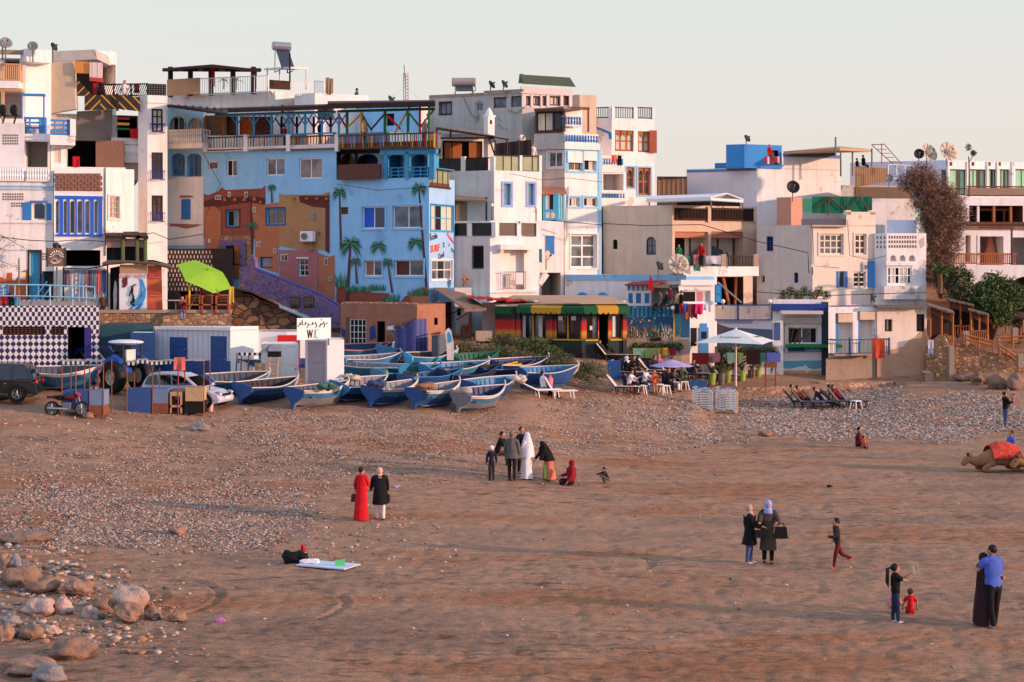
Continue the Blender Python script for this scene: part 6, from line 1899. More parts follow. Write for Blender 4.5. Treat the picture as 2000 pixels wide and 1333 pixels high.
b.win(0,1915,533,1952,556,fr=BRN,gl=CURT,nv=2,arch='low',trim=None);b.win(0,1885,534,1896,566,fr=BRN,gl=GLB,nv=1);b.hole(0,1976,540,2040,590,2,W,DBRN,arch='low')
b.done()
pxrail('roof_railing','white tube railing on the terrace left of the twin white dishes',[(1735,322,106),(1784,324,106)],27,3,WHT,.03)
m=MB()
for a,c in(((1702,283),(1760,335)),((1728,283),(1762,322)),((1702,283),(1728,282)),((1722,283),(1722,320))):m.tube(P(*a,107),P(*c,107),.03,RUST,n=4)
for i in range(5):m.tube(P(1712+i*9,292+i*8,107),P(1732+i*7,292+i*8,107),.02,RUST,n=4)
solo(m,'bare_scaffold','bare rusty tubular frame leaning on the roof left of the twin white dishes','frame')
bush('dry_bush','huge brown dry bush tumbling down between the cream house and the hotel',[(1790,352,101,1.5,1,.8),(1815,375,100.5,1.6,1.2,1.2),(1840,400,100,1.5,1.2,1.5),(1862,425,99.5,1.1,1.2,1.3),(1838,440,99,1.5,1.2,1.6),(1845,475,98,1.2,1,1.4),(1815,410,99.5,.9,1,1.6),(1830,500,97.5,1.2,1,1.2),(1835,535,97,1.3,1,1.0),(1800,345,102,1,1,1.0)],44000,.24,LD,21,spiky=.35,trunk=(P(1840,575,98),.25))
def palmplant(name,label,c,h,r,n,mat,seed,wid=.12,trunk=None,cat='palm',up=.6,group=None):
 rg=random.Random(seed);c=Vector(c);top=c+Vector((0,0,h))
 o=thing(name,label,cat,tuple(c),0,group)
 m=MB()
 if trunk:m.path([c-Vector((0,0,.1)),c+Vector((trunk*.3,0,h*.5)),top],[trunk*1.2,trunk,trunk*.9],BARK,8);m.build('trunk',o)
 m=MB()
 for i in range(n):
  a=2*math.pi*(i+rg.random()*.6)/n;L=r*rg.uniform(.75,1.15);el=rg.uniform(.15,1.3)*up*1.6
  d=Vector((math.cos(a)*math.cos(el),math.sin(a)*math.cos(el),math.sin(el)));sd=Vector((-math.sin(a),math.cos(a),0))
  prev=None
  for t in(0,.25,.5,.75,1):
   p=top+d*L*t-Vector((0,0,L*.55*t*t));w=wid*(1-t)*(.4+2.2*t)+.006
   cur=(p-sd*w,p,p+sd*w)
   if prev:
    m.face([prev[0],prev[1]-Vector((0,0,w*.5)),cur[1]-Vector((0,0,w*.5)),cur[0]],mat);m.face([prev[1]-Vector((0,0,w*.5)),prev[2],cur[2],cur[1]-Vector((0,0,w*.5))],mat)
   prev=cur
 m.build('fronds',o)
 return o
palmplant('banana_palm','broad leafed banana palm at the foot of the dry bush',tuple(P(1835,570,94)),1.1,1.6,16,LF[1],3,.22,.16,'palm',.8)
bush('garden_tree','dense dark green tree in front of the hotel ground floor',[(1915,580,95,1.3,1.1,1.0),(1945,570,95.5,1.3,1.1,1.2),(1970,580,95.5,1.0,1,1.2),(1935,600,94.5,1.4,1,.9),(1955,615,94,.9,.9,.7)],16000,.17,LF,22,cat='tree',trunk=(P(1938,660,95),.16))
bush('garden_bush','green shrub against the hotel wall at the right edge',[(1990,615,97,1.0,1,.8),(2020,610,97,1.2,1,1)],5000,.17,LF,23)
bush('creeper','olive brown creeper below the hotel balcony beside the banana palm',[(1868,545,96,1.0,.8,.9),(1878,575,95,.9,.8,.8)],6000,.17,LH,24)
m=MB();c=P(1893,385,100)
m.path([c,P(1893,330,100),P(1892,306,100)],[.06,.05,.04],BARK);m.tube(P(1893,318,100),P(1901,302,100),.03,BARK)
o=thing('agave_stalk','thin flowering agave stalk with two tufts against the sky by the hotel','plant',tuple(c));m.build('stalk',o);leaves(o,'flower_tuft',[(tuple(P(1892,289,100)),(.2,.2,.28),1),(tuple(P(1901,299,100)),(.2,.2,.22),1)],300,.12,LF,4)
def shed(label,x0,x1,yt0,yt1,yb,Y,seed):
 o=thing('wooden_shed',label,'shed',tuple(P(x0,yb,Y)),0,'wooden sheds stepping down beside the stone wall')
 m=MB();roofslab(m,[(x0-3,yt0+2,Y-.3),(x1+3,yt1+4,Y-.6),(x1-2,yt1-3,Y+2),(x0-8,yt0-4,Y+2)],.1,stripes('shed_roof_boards',[(0,(120,96,80)),(.5,(84,66,56)),(.8,(140,112,92))],.45,(.9,.3,0),bump=.3));m.build('roof',o)
 m=MB();pxpoly(m,[(x0,yb),(x1,yb),(x1,yt1+8),(x0,yt0+6)],Y+1.2,.1,DBRN);pxpoly(m,[(x0,yt0+6),(x1,yt1+8),(x1,yt1+22),(x0,yt0+18)],Y,.05,mk('shed_boards',(110,76,56),dirt=.4,streak=.4));m.build('wall',o)
 for x in(x0+1,(x0+x1)/2,x1-1):m=MB();t=(x-x0)/(x1-x0);m.tube(P(x,yb+2,Y-.1),P(x,yt0+(yt1-yt0)*t+6,Y-.1),.06,OWOOD,n=4);m.build('post',o)
 m=MB()
 for i in range(9):x=x0+2+(x1-x0-4)*i/8;m.tube(P(x,yb,Y-.15),P(x,yb-18,Y-.15),.03,OWOOD,n=4)
 m.tube(P(x0+1,yb-18,Y-.15),P(x1,yb-18,Y-.15),.04,OWOOD,n=4);m.build('railing',o)
shed('widest wooden shed directly behind the cream corner house',1816,1862,594,608,690,92,1)
shed('wooden shed with a flat board roof in the middle of the row',1852,1900,582,592,655,94,2)
shed('smallest wooden shed at the lower end of the row before the tree',1895,1930,602,612,665,93,3)
m=MB();roofslab(m,[(1962,620,95),(2010,622,94),(2010,606,97),(1972,606,97)],.1,BRN);m.tube(P(1965,650,95),P(1965,620,95),.07,OWOOD);m.tube(P(1998,650,94.5),P(1998,620,94.5),.07,OWOOD)
solo(m,'garden_shelter','small sloping roofed shelter on posts at the far right edge','shelter')
RW=thing('stone_wall','tall golden rubble stone wall stepping down towards the beach on the right','wall',tuple(P(1812,760,91)))
SG=stonemat('golden_rubble',[(206,152,104),(170,118,80),(224,178,130),(140,98,72),(196,140,92)],(168,122,88),4.5,.08,bump=1)
m=MB();m.slab([P(1809,770,91.5),P(1860,770,90.8),P(1862,705,90.8),P(1852,668,91),P(1845,655,91),P(1809,690,91.5)],(0,1.2,0),SG);m.build('lower_wall',RW)
m=MB();m.slab([P(1855,770,92.2),P(2060,800,91),P(2060,730,91.5),P(1975,690,92),P(1930,688,92),P(1890,668,92.3),P(1846,652,92.6)],(0,1.5,0),SG);m.build('upper_wall',RW)
m=MB();m.box(P(1857,712,90.7),(.3,.5,2.2),CONC);m.box(P(1808,745,90.6),(.45,.5,1.2),CONC);m.box(P(1886,660,92),(.35,.4,.8),CONC);m.box(P(1947,676,92),(.35,.4,.9),CONC);m.box(P(1981,655,93),(.3,.4,.9),CONC);m.box(P(1992,705,91.4),(.3,.4,.8),CONC);m.build('pier',RW)
m=MB();m.slab([P(1872,754,91.4),P(1920,760,91.4),P(1915,745,91.4),P(1895,732,91.4),P(1874,727,91.4)],(0,.5,0),CONC);m.build('ramp_side',RW)
pxs_=[(1840,664,92,1848,664,92),]
def wrail(label,pts):
 m=MB()
 for(x0,y0),(x1,y1) in zip(pts[:-1],pts[1:]):
  Y=91.8
  for dy in(0,8):m.tube(P(x0,y0+dy,Y),P(x1,y1+dy,Y),.06,OWOOD,n=4)
  m.tube(P(x0,y0-2,Y),P(x0,y0+22,Y),.06,OWOOD,n=4)
 m.tube(P(*pts[-1],91.8)+Vector((0,0,.1)),P(pts[-1][0],pts[-1][1]+22,91.8),.06,OWOOD,n=4)
 solo(m,'wooden_fence',label,'fence')
wrail('orange timber fence running down along the top of the rubble wall',[(1887,655),(1912,661),(1940,668)])
wrail('orange timber handrail beside the sandy steps at the right edge',[(1950,660),(1978,658),(2010,657)])
wrail('dark timber stair rail descending at the far right',[(1952,675),(1967,684),(1990,700)])
wrail('short timber gate rail beside the striped towel',[(1825,668),(1840,662)])
m=MB();rg=random.Random(9)
SWL=thing('sea_wall','low broken stone and concrete sea wall along the top of the pebble bank','wall',tuple(P(1480,780,87)))
SN=stonemat('sandy_wall_stone',[(190,146,112),(160,120,92),(206,164,128),(134,104,84)],(150,116,92),3.5,.07,bump=.8)
m=MB();m.slab([P(1390,786,86.6),P(1600,786,86.9),P(1600,755,86.9),P(1500,756,86.7),P(1390,758,86.6)],(0,2.4,0),SN);m.slab([P(1600,778,88.4),P(1735,778,89),P(1760,766,89.5),P(1758,748,89.5),P(1600,748,88.4)],(0,1.5,0),SN)
m.build('wall',SWL)
m=MB();m.box(P(1757,758,89.2),(.6,.6,.7),mk('dark_concrete',(110,98,88)));m.box(P(1812,748,90.3),(.5,.5,1.2),mk('dark_concrete',0));m.build('buttress',SWL)
m=MB();b0=[(1386,757.6,86.62),(1640,754,87.0),(1640,742,91.5),(1386,742,91.8)];roofslab(m,b0,.3,SAND);m.build('paving',SWL)
RIM=mk('chalky_white_rim',(200,190,184),rough=.7,dirt=.45,dcol=(120,110,104),scale=3)
# ================= boats =================
def boat(px,py,yaw,L,up,low,label,inn=None,rim=RIM,B=1.45,strip=None,tr=None,dz=0,text=None,Y=None,oars=None):
 g=PG(px,py) if Y is None else P(px,py,Y)
 o=thing('fishing_boat',label,'boat',(g.x,g.y,g.z+dz),R(yaw),'fishing boats hauled up on the beach')
 o.rotation_euler=(R(10+5*math.sin(px)),R(1),R(yaw-3)) if yaw<90 else(R(-6),0,R(yaw))
 L*=.80
 inn=inn or mk('boat_inside',(84,86,92),dirt=.5,scale=3,dcol=(60,56,60));tr=tr or up
 N,K=14,7
 def w(t):return B/2*(0.80+.2*min(1,t/.4) if t<.4 else max(.03,1-((t-.4)/.6)**2.1*.98))
 def h(t):return.86+.05*(1-t)+.36*max(0,t-.3)**2.0*1.6
 def kz(t):return.04+(.62*((t-.8)/.2)**1.6 if t>.8 else 0)
 def xx(t,s):return L*t+(.22*(s-.3)*max(0,t-.75)/.25)
 def sec(t,s,inset=0):
  pw=1.7-1.2*min(1,t/.35);pw=max(.45,pw)
  ww=max(.012,w(t)-inset);b_=kz(t)+inset
  return Vector((xx(t,s),ww*s**pw,b_+(h(t)-b_)*s))
 def skin_(inset,rng,sg,mt,m,flip=False):
  vs=[];n0,n1=rng
  for i in range(N+1):
   for j in range(n0,n1+1):
    p=sec(i/N,j/K,inset);vs.append((p.x,sg*p.y,p.z))
  W_=n1-n0+1
  m.mesh(vs,[(i*W_+j,(i+1)*W_+j,(i+1)*W_+j+1,i*W_+j+1) for i in range(N) for j in range(W_-1)],mt)
 m=MB()
 cut=4
 for sg in(1,-1):
  skin_(0,(0,cut),sg,low,m);skin_(0,(cut,K-1),sg,up,m);skin_(0,(K-1,K),sg,strip or up,m);skin_(.06,(1,K),sg,inn,m)
 for i in range(1,10):
  t=i/11
  for sg in(1,-1):
   a,c=sec(t,.25,.075),sec(t,.97,.075);m.tube((a.x,sg*a.y,a.z),(c.x,sg*c.y,c.z),.028,inn,n=4)
 m.box((L*.42,0,.2),(L*.7,B*.45,.03),inn)
 m.build('hull',o,local=True,smooth=False)
 m=MB()
 for sg in(1,-1):
  pts=[sec(i/N,1,.02) for i in range(N+1)];m.path([(p.x,sg*p.y,p.z+.015) for p in pts],.032,rim,5)
 m.build('gunwale',o,local=True)
 m=MB()
 m.slab([(-.04,y_,z_) for y_,z_ in((0,0),(.06,.06),(.1,.3),(B*.3,.55),(B*.42,.75),(B*.4,.95),(0,1.0),(-B*.4,.95),(-B*.42,.75),(-B*.3,.55),(-.1,.3),(-.06,.06))],(.08,0,0),tr)
 m.build('transom',o,local=True)
 m=MB();p0,p1=sec(1,0),sec(1,1)
 m.path([p0+Vector((-.12,0,-.05)),p0.lerp(p1,.5)+Vector((.06,0,0)),p1+Vector((.02,0,.05)),p1+Vector((-.08,0,.22))],[.06,.06,.05,.04],rim,6);m.build('stem',o,local=True)
 for t in(.2,.45,.68):
  m=MB();m.box((L*t,0,.62),(.2,2*(w(t)-.09),.035),up);m.build('seat',o,local=True)
 if oars:
  m=MB();m.tube((.4,.1,.8),(L*.75,-.2,1.0),.035,oars,n=5);m.tube((.3,-.2,.8),(L*.8,.3,.95),.035,oars,n=5);m.build('oar',o,local=True)
 if text:
  for i,(s_,z_,sz) in enumerate(text):
   a,c=sec(.80,.8),sec(.55,.8)
   bx=a.lerp(c,.5);r_=(c-a);r_.z=0
   textmesh(s_,sz,W2,'painted_writing',o,(Vector((bx.x,bx.y+.07,z_)),r_,Vector((0,.25,1))),bold=.008)
 return o
OB=mk('boat_light_blue',(64,122,162),rough=.5,dirt=.5,scale=2.5,peel=.4,dcol=(40,76,110),bump=.1);OR_=mk('boat_royal',(44,80,134),rough=.5,dirt=.45,scale=2.5,peel=.4,dcol=(30,50,90),bump=.1)
OT=mk('boat_teal',(44,118,156),rough=.45,dirt=.3,scale=2.5,peel=.4,dcol=(36,66,90),bump=.1);OG=mk('boat_grey',(122,124,132),rough=.6,dirt=.4,scale=2.5,peel=.4,dcol=(90,70,60));OD=mk('boat_dark',(30,52,92),rough=.5,dirt=.3)
OGR=mk('boat_green',(34,92,72),rough=.6,dirt=.3);OBK=mk('boat_black',(44,44,50),rough=.7,dirt=.3);PIN=mk('boat_pink_rim',(206,130,116))
boat(571,801,58,4.3,OB,OG,'blue over grey boat alone in front, just below the white sanitary block',strip=W2,tr=OR_)
boat(468,792,60,4.4,OR_,OD,'royal blue boat with a curling dark base right of the silver car',tr=OR_,inn=OBK)
boat(655,788,62,4.3,OT,OD,'teal boat tucked between the front grey bottomed one and the row',inn=OG)
boat(722,797,63,4.4,OB,OR_,'leftmost of the two blue boats with ribbed grey insides in the front row',strip=W2,tr=OR_,inn=OG)
boat(808,801,63,4.4,OB,OR_,'second blue boat of the front row with a short white side strip',strip=W2,tr=OR_,inn=OG)
boat(893,807,60,4.2,OB,OG,'grey bottomed boat with a pale keel at the right end of the front row',strip=W2,tr=OG,inn=OD)
boat(912,786,60,4.6,OR_,OR_,'blue boat with bright blue ribs inside just behind the right end of the front row',inn=OB,tr=OR_)
boat(404,776,40,3.6,OB,OB,'light blue boat behind the silver car bonnet',tr=OB)
boat(790,752,158,5.6,OT,OT,'teal boat lying sideways with white painted name and number',inn=OG,tr=OT,text=[('TIGHIRMAT',.88,.17),('K. 1927',.66,.17)])
boat(665,735,35,4.0,OB,OB,'blue boat with a high white bow beside the white sanitary block',inn=OG)
boat(650,712,30,3.8,OB,OB,'blue boat with a pink rim at the foot of the red hut',rim=PIN,inn=OD)
boat(748,712,75,3.8,OB,OR_,'small blue boat seen end on before the plank shack',inn=OB)
boat(795,728,30,3.2,mk('boat_bright_blue',(86,176,220),rough=.45,dirt=.15),OB,'brightest pale blue boat with a clean white rim and dark inside',inn=OBK)
boat(735,762,45,4.6,OT,OD,'boat with a green inside in the middle of the cluster',inn=OGR,rim=OB)
boat(826,752,40,4.6,OB,OR_,'blue boat with a long white rim behind the middle of the cluster',inn=OB)
boat(862,762,50,4.4,OD,OD,'black lined boat tilted up in the middle of the cluster',inn=OBK,rim=OBK)
boat(880,732,45,3.6,OGR,OGR,'green boat at the back of the cluster below the hedge',inn=OGR,rim=OGR)
boat(925,750,48,4.9,OD,OD,'largest dark grey lined boat with yellow oars near the hedge',inn=OBK,rim=OR_,oars=YEL)
boat(962,742,42,4.2,OR_,OD,'boat showing only its white curled stem behind the yellow oared one',inn=OD)
boat(1018,758,26,3.6,OR_,OR_,'royal blue boat at the right end of the cluster behind the white sunbeds',inn=OB)
boat(790,772,50,4.5,OR_,OD,'royal blue boat wedged between the front row and the named teal one',inn=OD,rim=OT)
boat(66,762,14,3.5,OB,OB,'blue boat with a broad white rim right of the dark car',rim=W2,strip=W2,tr=OT,B=1.7)
boat(462,732,20,3.4,OB,OB,'blue boat stored by the striped stall frame beside the white cabins')
# ================= cabins =================
CABW=stripes('ribbed_white_panel',[(0,(206,204,208)),(.85,(170,168,176))],.3,(1,-.3,0),bump=.2)
b=Bldg('site_cabin','long white ribbed cabin with three blue doors behind the stalls','cabin',[(303,77),(450,-.36),(505,.6)],641,('z',2),CABW,depth=2.4,roof=WHT,mats={1:WHT})
b.door(0,331,659,366,702,OR_,dep=.05);b.door(0,411,657,443,740,OR_,dep=.05)
m=MB();b.box(0,303,704,450,790,.02,OR_,mb=m);b.box(0,303,639,450,645,.08,WHT,mb=m);b.box(1,450,638,505,644,.08,WHT,mb=m);m.build('trim',b.root)
b.done()
b=Bldg('blue_container','dark blue container standing behind the tractor','container',[(255,75.5),(303,-.1)],650,('z',2),OR_,depth=3,roof=WHT);b.done()
b=Bldg('green_container','dark teal covered stack left of the white cabin behind the tractor','container',[(196,77),(300,.1)],634,('z',2),mk('teal_tarp',(40,78,92),dirt=.5,dcol=(30,110,70)),depth=2,roof=BRN);b.done()
b=Bldg('small_cabin','small white kiosk cabin with panelled door left of the sanitary block','cabin',[(510,73.5),(551,-.3),(583,.4)],672,('z',2),W2,depth=2,roof=WHT,mats={1:WHT})
b.door(1,556,677,580,756,WHT,dep=.05);b.done()
b=Bldg('back_cabin','white cabin with a blue base and red door edge between the kiosks','cabin',[(500,79),(560,-.1),(640,.2)],648,('z',2),WHT,depth=2,roof=mk('grey_roof_sheet',(130,144,160)))
m=MB();b.box(1,578,655,586,745,.05,RED,mb=m);b.box(1,542,655,577,668,.05,RED,mb=m);b.box(1,586,700,598,760,.05,OR_,mb=m);m.build('painted_panel',b.root)
b.done()
b=Bldg('sanitary_block','white toilet cabin with a grey pink door under the painted W.C sign','cabin',[(596,71.2),(639,-.3),(672,.35)],664,('z',1.5),mk('warm_white',(214,200,194)),depth=2,roof=WHT,mats={1:WHT})
b.door(0,601,668,636,757,mk('rosy_grey_door',(176,156,158)),dep=.06);b.done()
SG_=thing('sign','white board with black Arabic writing above the letters W.C','sign',tuple(P(612,663,69.8)))
m=MB();m.slab([P(580,665,69.4),P(645,661,70.4),P(645,621,70.4),P(580,622,69.4)],(.02,.06,0),WHT);m.build('board',SG_)
m=MB();m.tube(P(584,664,69.5)+Vector((0,.1,0)),P(584,700,69.5)+Vector((0,.1,0)),.04,GMET);m.tube(P(641,662,70.4)+Vector((0,.1,0)),P(641,675,70.4)+Vector((0,.1,0)),.04,GMET);m.build('post',SG_)
INK=mk('brush_ink',(50,32,30),var=.3)
m=MB()
def stroke(pts,r=.016):
 q=[]
 for x,y in pts:
  X0,Y0=570+x/22.21,610+y/22.21
  t=(X0-580)/65;q.append(P(X0,Y0,69.4+t)-Vector((0,.03,0)))
 m.path(q,r,INK,4)
for st in([(1530,440),(1550,490),(1520,520),(1490,515)],[(1410,400),(1390,480),(1420,520),(1440,490),(1430,580),(1410,640),(1380,660)],[(1345,470),(1330,530),(1300,540),(1290,490),(1285,545),(1250,545),(1240,500),(1245,600),(1210,645),(1175,590)],[(1290,300),(1295,350)],[(1265,350),(1280,340)],[(1050,420),(1035,500),(1060,525),(1080,490),(1085,590),(1060,660),(1030,685)],[(920,420),(950,500),(925,545),(890,500),(920,470)],[(890,545),(820,550),(735,545),(715,480),(720,580),(680,680)],[(650,470),(600,440),(580,470),(630,500),(600,550),(480,550),(455,330)],[(430,450),(390,440),(350,520),(400,550),(430,500),(340,555),(290,630),(270,600)]):stroke(st)
for st in([(685,755),(740,1130)],[(740,1130),(790,760)],[(790,760),(850,1110)],[(850,1110),(905,755)],[(930,1110),(934,1112)],[(1145,755),(1025,770),(1020,1110),(1130,1110)]):stroke(st,.02)
m.build('lettering',SG_)
m=MB()
for x in(461,470,484):m.tube(P(x,732,72),P(x+2,690,72),.03,BRN,n=4)
for i in range(9):m.box(P(468+i*5,692,72),(.1,.05,.14),WHT if i%2 else BLK)
m.tube(P(524,735,71.5),P(528,690,71.5),.04,TAN);m.tube(P(541,737,71.5),P(543,692,71.5),.04,TAN)
for i in range(5):m.tube(P(525,732-i*9,71.5),P(542,733-i*9,71.5),.035,TAN)
m.box(P(508,720,71.8),(.5,.2,.5),TAN);m.box(P(536,692,71),(.6,.3,.25),BLK)
for i in range(7):m.tube(P(505+i*5,690,72),P(530-i*2,674+i*2,72),.015,GMET,n=3)
solo(m,'scrap_frame','tangle of wooden ladder, striped rail and wire leaning on the small cabin','scrap')
# ================= vehicles =================
def wheel(o,c,r,wd,side,tyre=BLK,rim=STEEL,spokes=5,rr=.62,name='wheel'):
 e=bpy.data.objects.new(name,None);COL.objects.link(e);e.parent=o;e.location=c;e.empty_display_size=.1
 m=MB();m.lathe([(r*rr,-wd/2),(r*.93,-wd/2),(r,-wd*.3),(r,wd*.3),(r*.93,wd/2),(r*rr,wd/2),(r*rr,-wd/2)],(0,0,0),tyre,22,side);m.build('tyre',e,local=True)
 m=MB();sd=Vector(side).normalized();u=Vector((0,0,1));v_=sd.cross(u)
 m.lathe([(r*rr,-wd*.3),(r*rr,wd*.35),(r*rr*.9,wd*.3),(r*rr*.88,0),(.001,0)],(0,0,0),rim if spokes==0 else GMET,18,side)
 for i in range(spokes):
  a=2*math.pi*i/spokes;m.tube(sd*wd*.25,sd*wd*.2+(u*math.cos(a)+v_*math.sin(a))*r*rr*.95,r*.05,rim,n=4)
 m.lathe([(r*.14,0),(r*.12,wd*.4),(.001,wd*.4)],(0,0,0),rim,10,side);m.build('rim',e,local=True)
def car(px,py,yaw,L,Wd,Hh,paint,label,suv=False,Y=None):
 g=PG(px,py)
 o=thing('parked_car',label,'car',tuple(g),R(yaw))
 wr=.34 if suv else.30
 lo=[(0,.38),(.02,.75),(.06,.93),(.25,1.0),(.5,1.0),(.74,.93),(.96,.72),(1.0,.5),(.99,.28),(.9,.22),(.1,.22),(.01,.28)]
 if not suv:lo=[(0,.40),(.01,.75),(.04,.95),(.3,.97),(.66,.93),(.86,.78),(.96,.62),(1.0,.42),(.98,.24),(.9,.2),(.1,.2),(.01,.26)]
 sc=1.0 if suv else.93
 def prof(pts,inset):return[((x-.5)*L,z*sc,inset) for x,z in pts]
 def loft(mb,pts,w0,w1,z0,z1,mt):
  n=len(pts);vs=[]
  for sg in(1,-1):
   for x,z in pts:
    t=max(0,min(1,(z*sc-z0)/(z1-z0)));end=min(1,min(x,1-x)/.12);w=(w0+(w1-w0)*t)/2*(.86+.14*end**.5);vs.append(((x-.5)*L,sg*w,z*sc))
  fs=[tuple(range(n)),tuple(range(2*n-1,n-1,-1))]+[(i,n+i,n+(i+1)%n,(i+1)%n) for i in range(n)]
  mb.mesh(vs,fs,mt)
 m=MB();loft(m,lo,Wd,Wd*.96,.2,1.0,paint)
 rf=[(.03,.9),(.08,1.32),(.14,Hh/sc-.04),(.3,Hh/sc),(.5,Hh/sc-.03),(.60,Hh/sc-.16),(.74,.95)] if suv else[(.02,.9),(.06,1.25),(.12,Hh/sc-.03),(.3,Hh/sc),(.48,Hh/sc-.04),(.58,Hh/sc-.2),(.74,.93)]
 loft(m,rf,Wd*.93,Wd*.72,.9,Hh,paint)
 bd=m.build('body',o,local=True)
 bv=bd.modifiers.new('b','BEVEL');bv.width=.05;bv.segments=2;bv.limit_method='ANGLE';bv.angle_limit=R(35)
 m=MB()
 top=Hh-.12
 for sg in(1,-1):
  def gp(x,z):
   t=max(0,min(1,(z-.9)/(Hh-.9)));return Vector(((x-.5)*L,sg*((Wd*.93+(Wd*.72-Wd*.93)*t)/2+.012),z))
  for q in(((.08,.98),(.11,top-.05),(.21,top+.02),(.23,.98)),((.25,.98),(.24,top+.02),(.38,top+.03),(.40,.98)),((.42,.98),(.40,top+.03),(.52,top-.02),(.66,.98))):m.face([gp(x,z) for x,z in q],GLS)
 m.face([((.735-.5)*L,sg*Wd*.4,.98*sc) if i<2 else((.59-.5)*L,sg*Wd*.34,top-.04) for i,sg in enumerate((1,-1,-1,1))],GLS)
 x0=-.5*L
 m.face([(x0+.045*L-.02,Wd*.38,1.02),(x0+.045*L-.02,-Wd*.38,1.02),(x0+.1*L-.05,-Wd*.33,top-.02),(x0+.1*L-.05,Wd*.33,top-.02)],GLS)
 m.build('window',o,local=True)
 for sg in(1,-1):
  m=MB();m.ball((.455*L,sg*Wd*.36,.66*sc),(.16,.12,.1),STEEL,8,5);m.build('headlight',o,local=True)
  m=MB();m.ball((-.485*L,sg*Wd*.38,.84*sc),(.07,.12,.1),RED,8,5);m.build('tail_light',o,local=True)
  m=MB();m.box((.2*L,sg*(Wd*.5+.06),.98*sc),(.12,.18,.12),paint);m.build('mirror',o,local=True)
  for x in(-.31,.32):
   wheel(o,(x*L,sg*(Wd*.5-.1),wr),wr,.2,(0,sg,0),rim=STEEL)
   m=MB();m.lathe([(wr*1.02,-.01),(wr*1.14,-.01),(wr*1.14,.012),(wr*1.02,.012),(wr*1.02,-.01)],(x*L,sg*(Wd*.5-.005),wr),BLK,20,(0,sg,0));m.build('wheel_arch',o,local=True)
  m=MB()
  for z in(.62,):m.box((-.02*L,sg*(Wd*.5+.004),.80*sc),(.1,.02,.03),STEEL);m.box((-.2*L,sg*(Wd*.5+.004),.80*sc),(.1,.02,.03),STEEL)
  m.build('door_handle',o,local=True)
  m=MB();m.box((0,sg*Wd*.49,.27),(L*.42,.04,.08),BLK);m.build('sill_trim',o,local=True)
 m=MB();m.box((.497*L,0,.42),(.04,.5,.12),WHT);m.box((.49*L,0,.6*sc),(.05,Wd*.45,.1),BLK);m.build('number_plate',o,local=True)
 return o
car(-22,783,186,4.4,1.82,1.64,mk('dark_car_paint',(26,28,30),rough=.2,spec=.7,bump=0),'black sport utility car cut off by the left edge',True)
car(365,793,-14,3.9,1.66,1.48,mk('silver_car_paint',(196,200,214),rough=.25,spec=.7,bump=0),'silver white hatchback parked behind the rusty stalls')
g=PG(238,766);T=thing('tractor','blue farm tractor with white sun canopy and raised front loader','tractor',(g.x,g.y,g.z),R(142))
TB=mk('tractor_blue',(36,78,160),rough=.4,bump=0)
for y in(.75,-.75):wheel(T,(-.35,y,.74),.74,.42,(0,y,0),rim=mk('cream_rim',(196,180,150)),spokes=0,rr=.5);wheel(T,(1.75,y*.85,.48),.48,.28,(0,y,0),rim=mk('cream_rim',0),spokes=0,rr=.5)
m=MB();m.slab([(-.5,-.3,.7),(2.2,-.3,.65),(2.3,-.3,1.2),(.9,-.3,1.45),(.5,-.3,1.3),(-.3,-.3,1.1)],(0,.6,0),TB);m.box((.2,0,.7),(1.6,.5,.4),BLK);m.build('body',T,local=True)
m=MB();m.slab([(.9,-.36,1.47),(2.1,-.36,1.25),(2.0,-.36,1.15),(.9,-.36,1.1)],(0,.72,0),mk('hood_cloth',(190,182,160),dirt=.4));m.build('bonnet_cover',T,local=True)
for sg in(1,-1):
 m=MB();m.path([(.35,sg*.62,.95),(.1,sg*.65,1.42),(-.35,sg*.68,1.58),(-.8,sg*.66,1.45)],[.16,.2,.2,.14],TB,6);m.build('mudguard',T,local=True)
 m=MB();m.tube((-.75,sg*.5,1.3),(-.7,sg*.5,2.25),.05,BLK);m.tube((.1,sg*.45,1.2),(.1,sg*.45,2.25),.03,BLK);m.build('canopy_post',T,local=True)
m=MB();m.ball((-.3,0,2.27),(.95,.7,.12),WHT,16,6);m.build('canopy',T,local=True)
m=MB();m.box((-.35,0,1.45),(.45,.5,.15),BLK);m.box((-.6,0,1.7),(.12,.5,.5),W2);m.tube((.2,0,1.4),(.45,0,1.75),.03,BLK);m.lathe([(.2,-.02),(.2,.02)],(.3,0,1.8),BLK,12,(.5,0,1));m.build('seat',T,local=True)
m=MB()
for sg in(1,-1):m.path([(.7,sg*.42,1.2),(1.5,sg*.45,1.95),(2.6,sg*.45,1.85),(3.5,sg*.45,.9)],.10,DBLUE,4);m.tube((1.2,sg*.42,.9),(2.4,sg*.45,1.75),.05,STEEL)
m.tube((2.6,-.45,1.8),(2.6,.45,1.8),.06,DBLUE);m.slab([(3.4,-.8,.9),(3.9,-.8,.75),(3.85,-.8,.45),(3.4,-.8,.4)],(0,1.6,0),DBLUE);m.build('front_loader',T,local=True)
g=PG(130,813);MO=thing('motorcycle','dark red motorcycle parked in front of the rusty blue stall','motorcycle',tuple(g),R(-6))
MR=mk('maroon_paint',(84,26,30),rough=.3,bump=0)
for x in(-.62,.66):wheel(MO,(x,0,.31),.31,.1,(0,-1,0),spokes=8,rr=.78)
m=MB();m.path([(.66,0,.31),(.5,0,.85),(.4,0,1.02)],.035,STEEL);m.tube((.4,-.33,1.02),(.4,.33,1.02),.02,BLK);m.ball((.52,0,.88),(.09,.1,.1),RED,8,6);m.build('fork',MO,local=True)
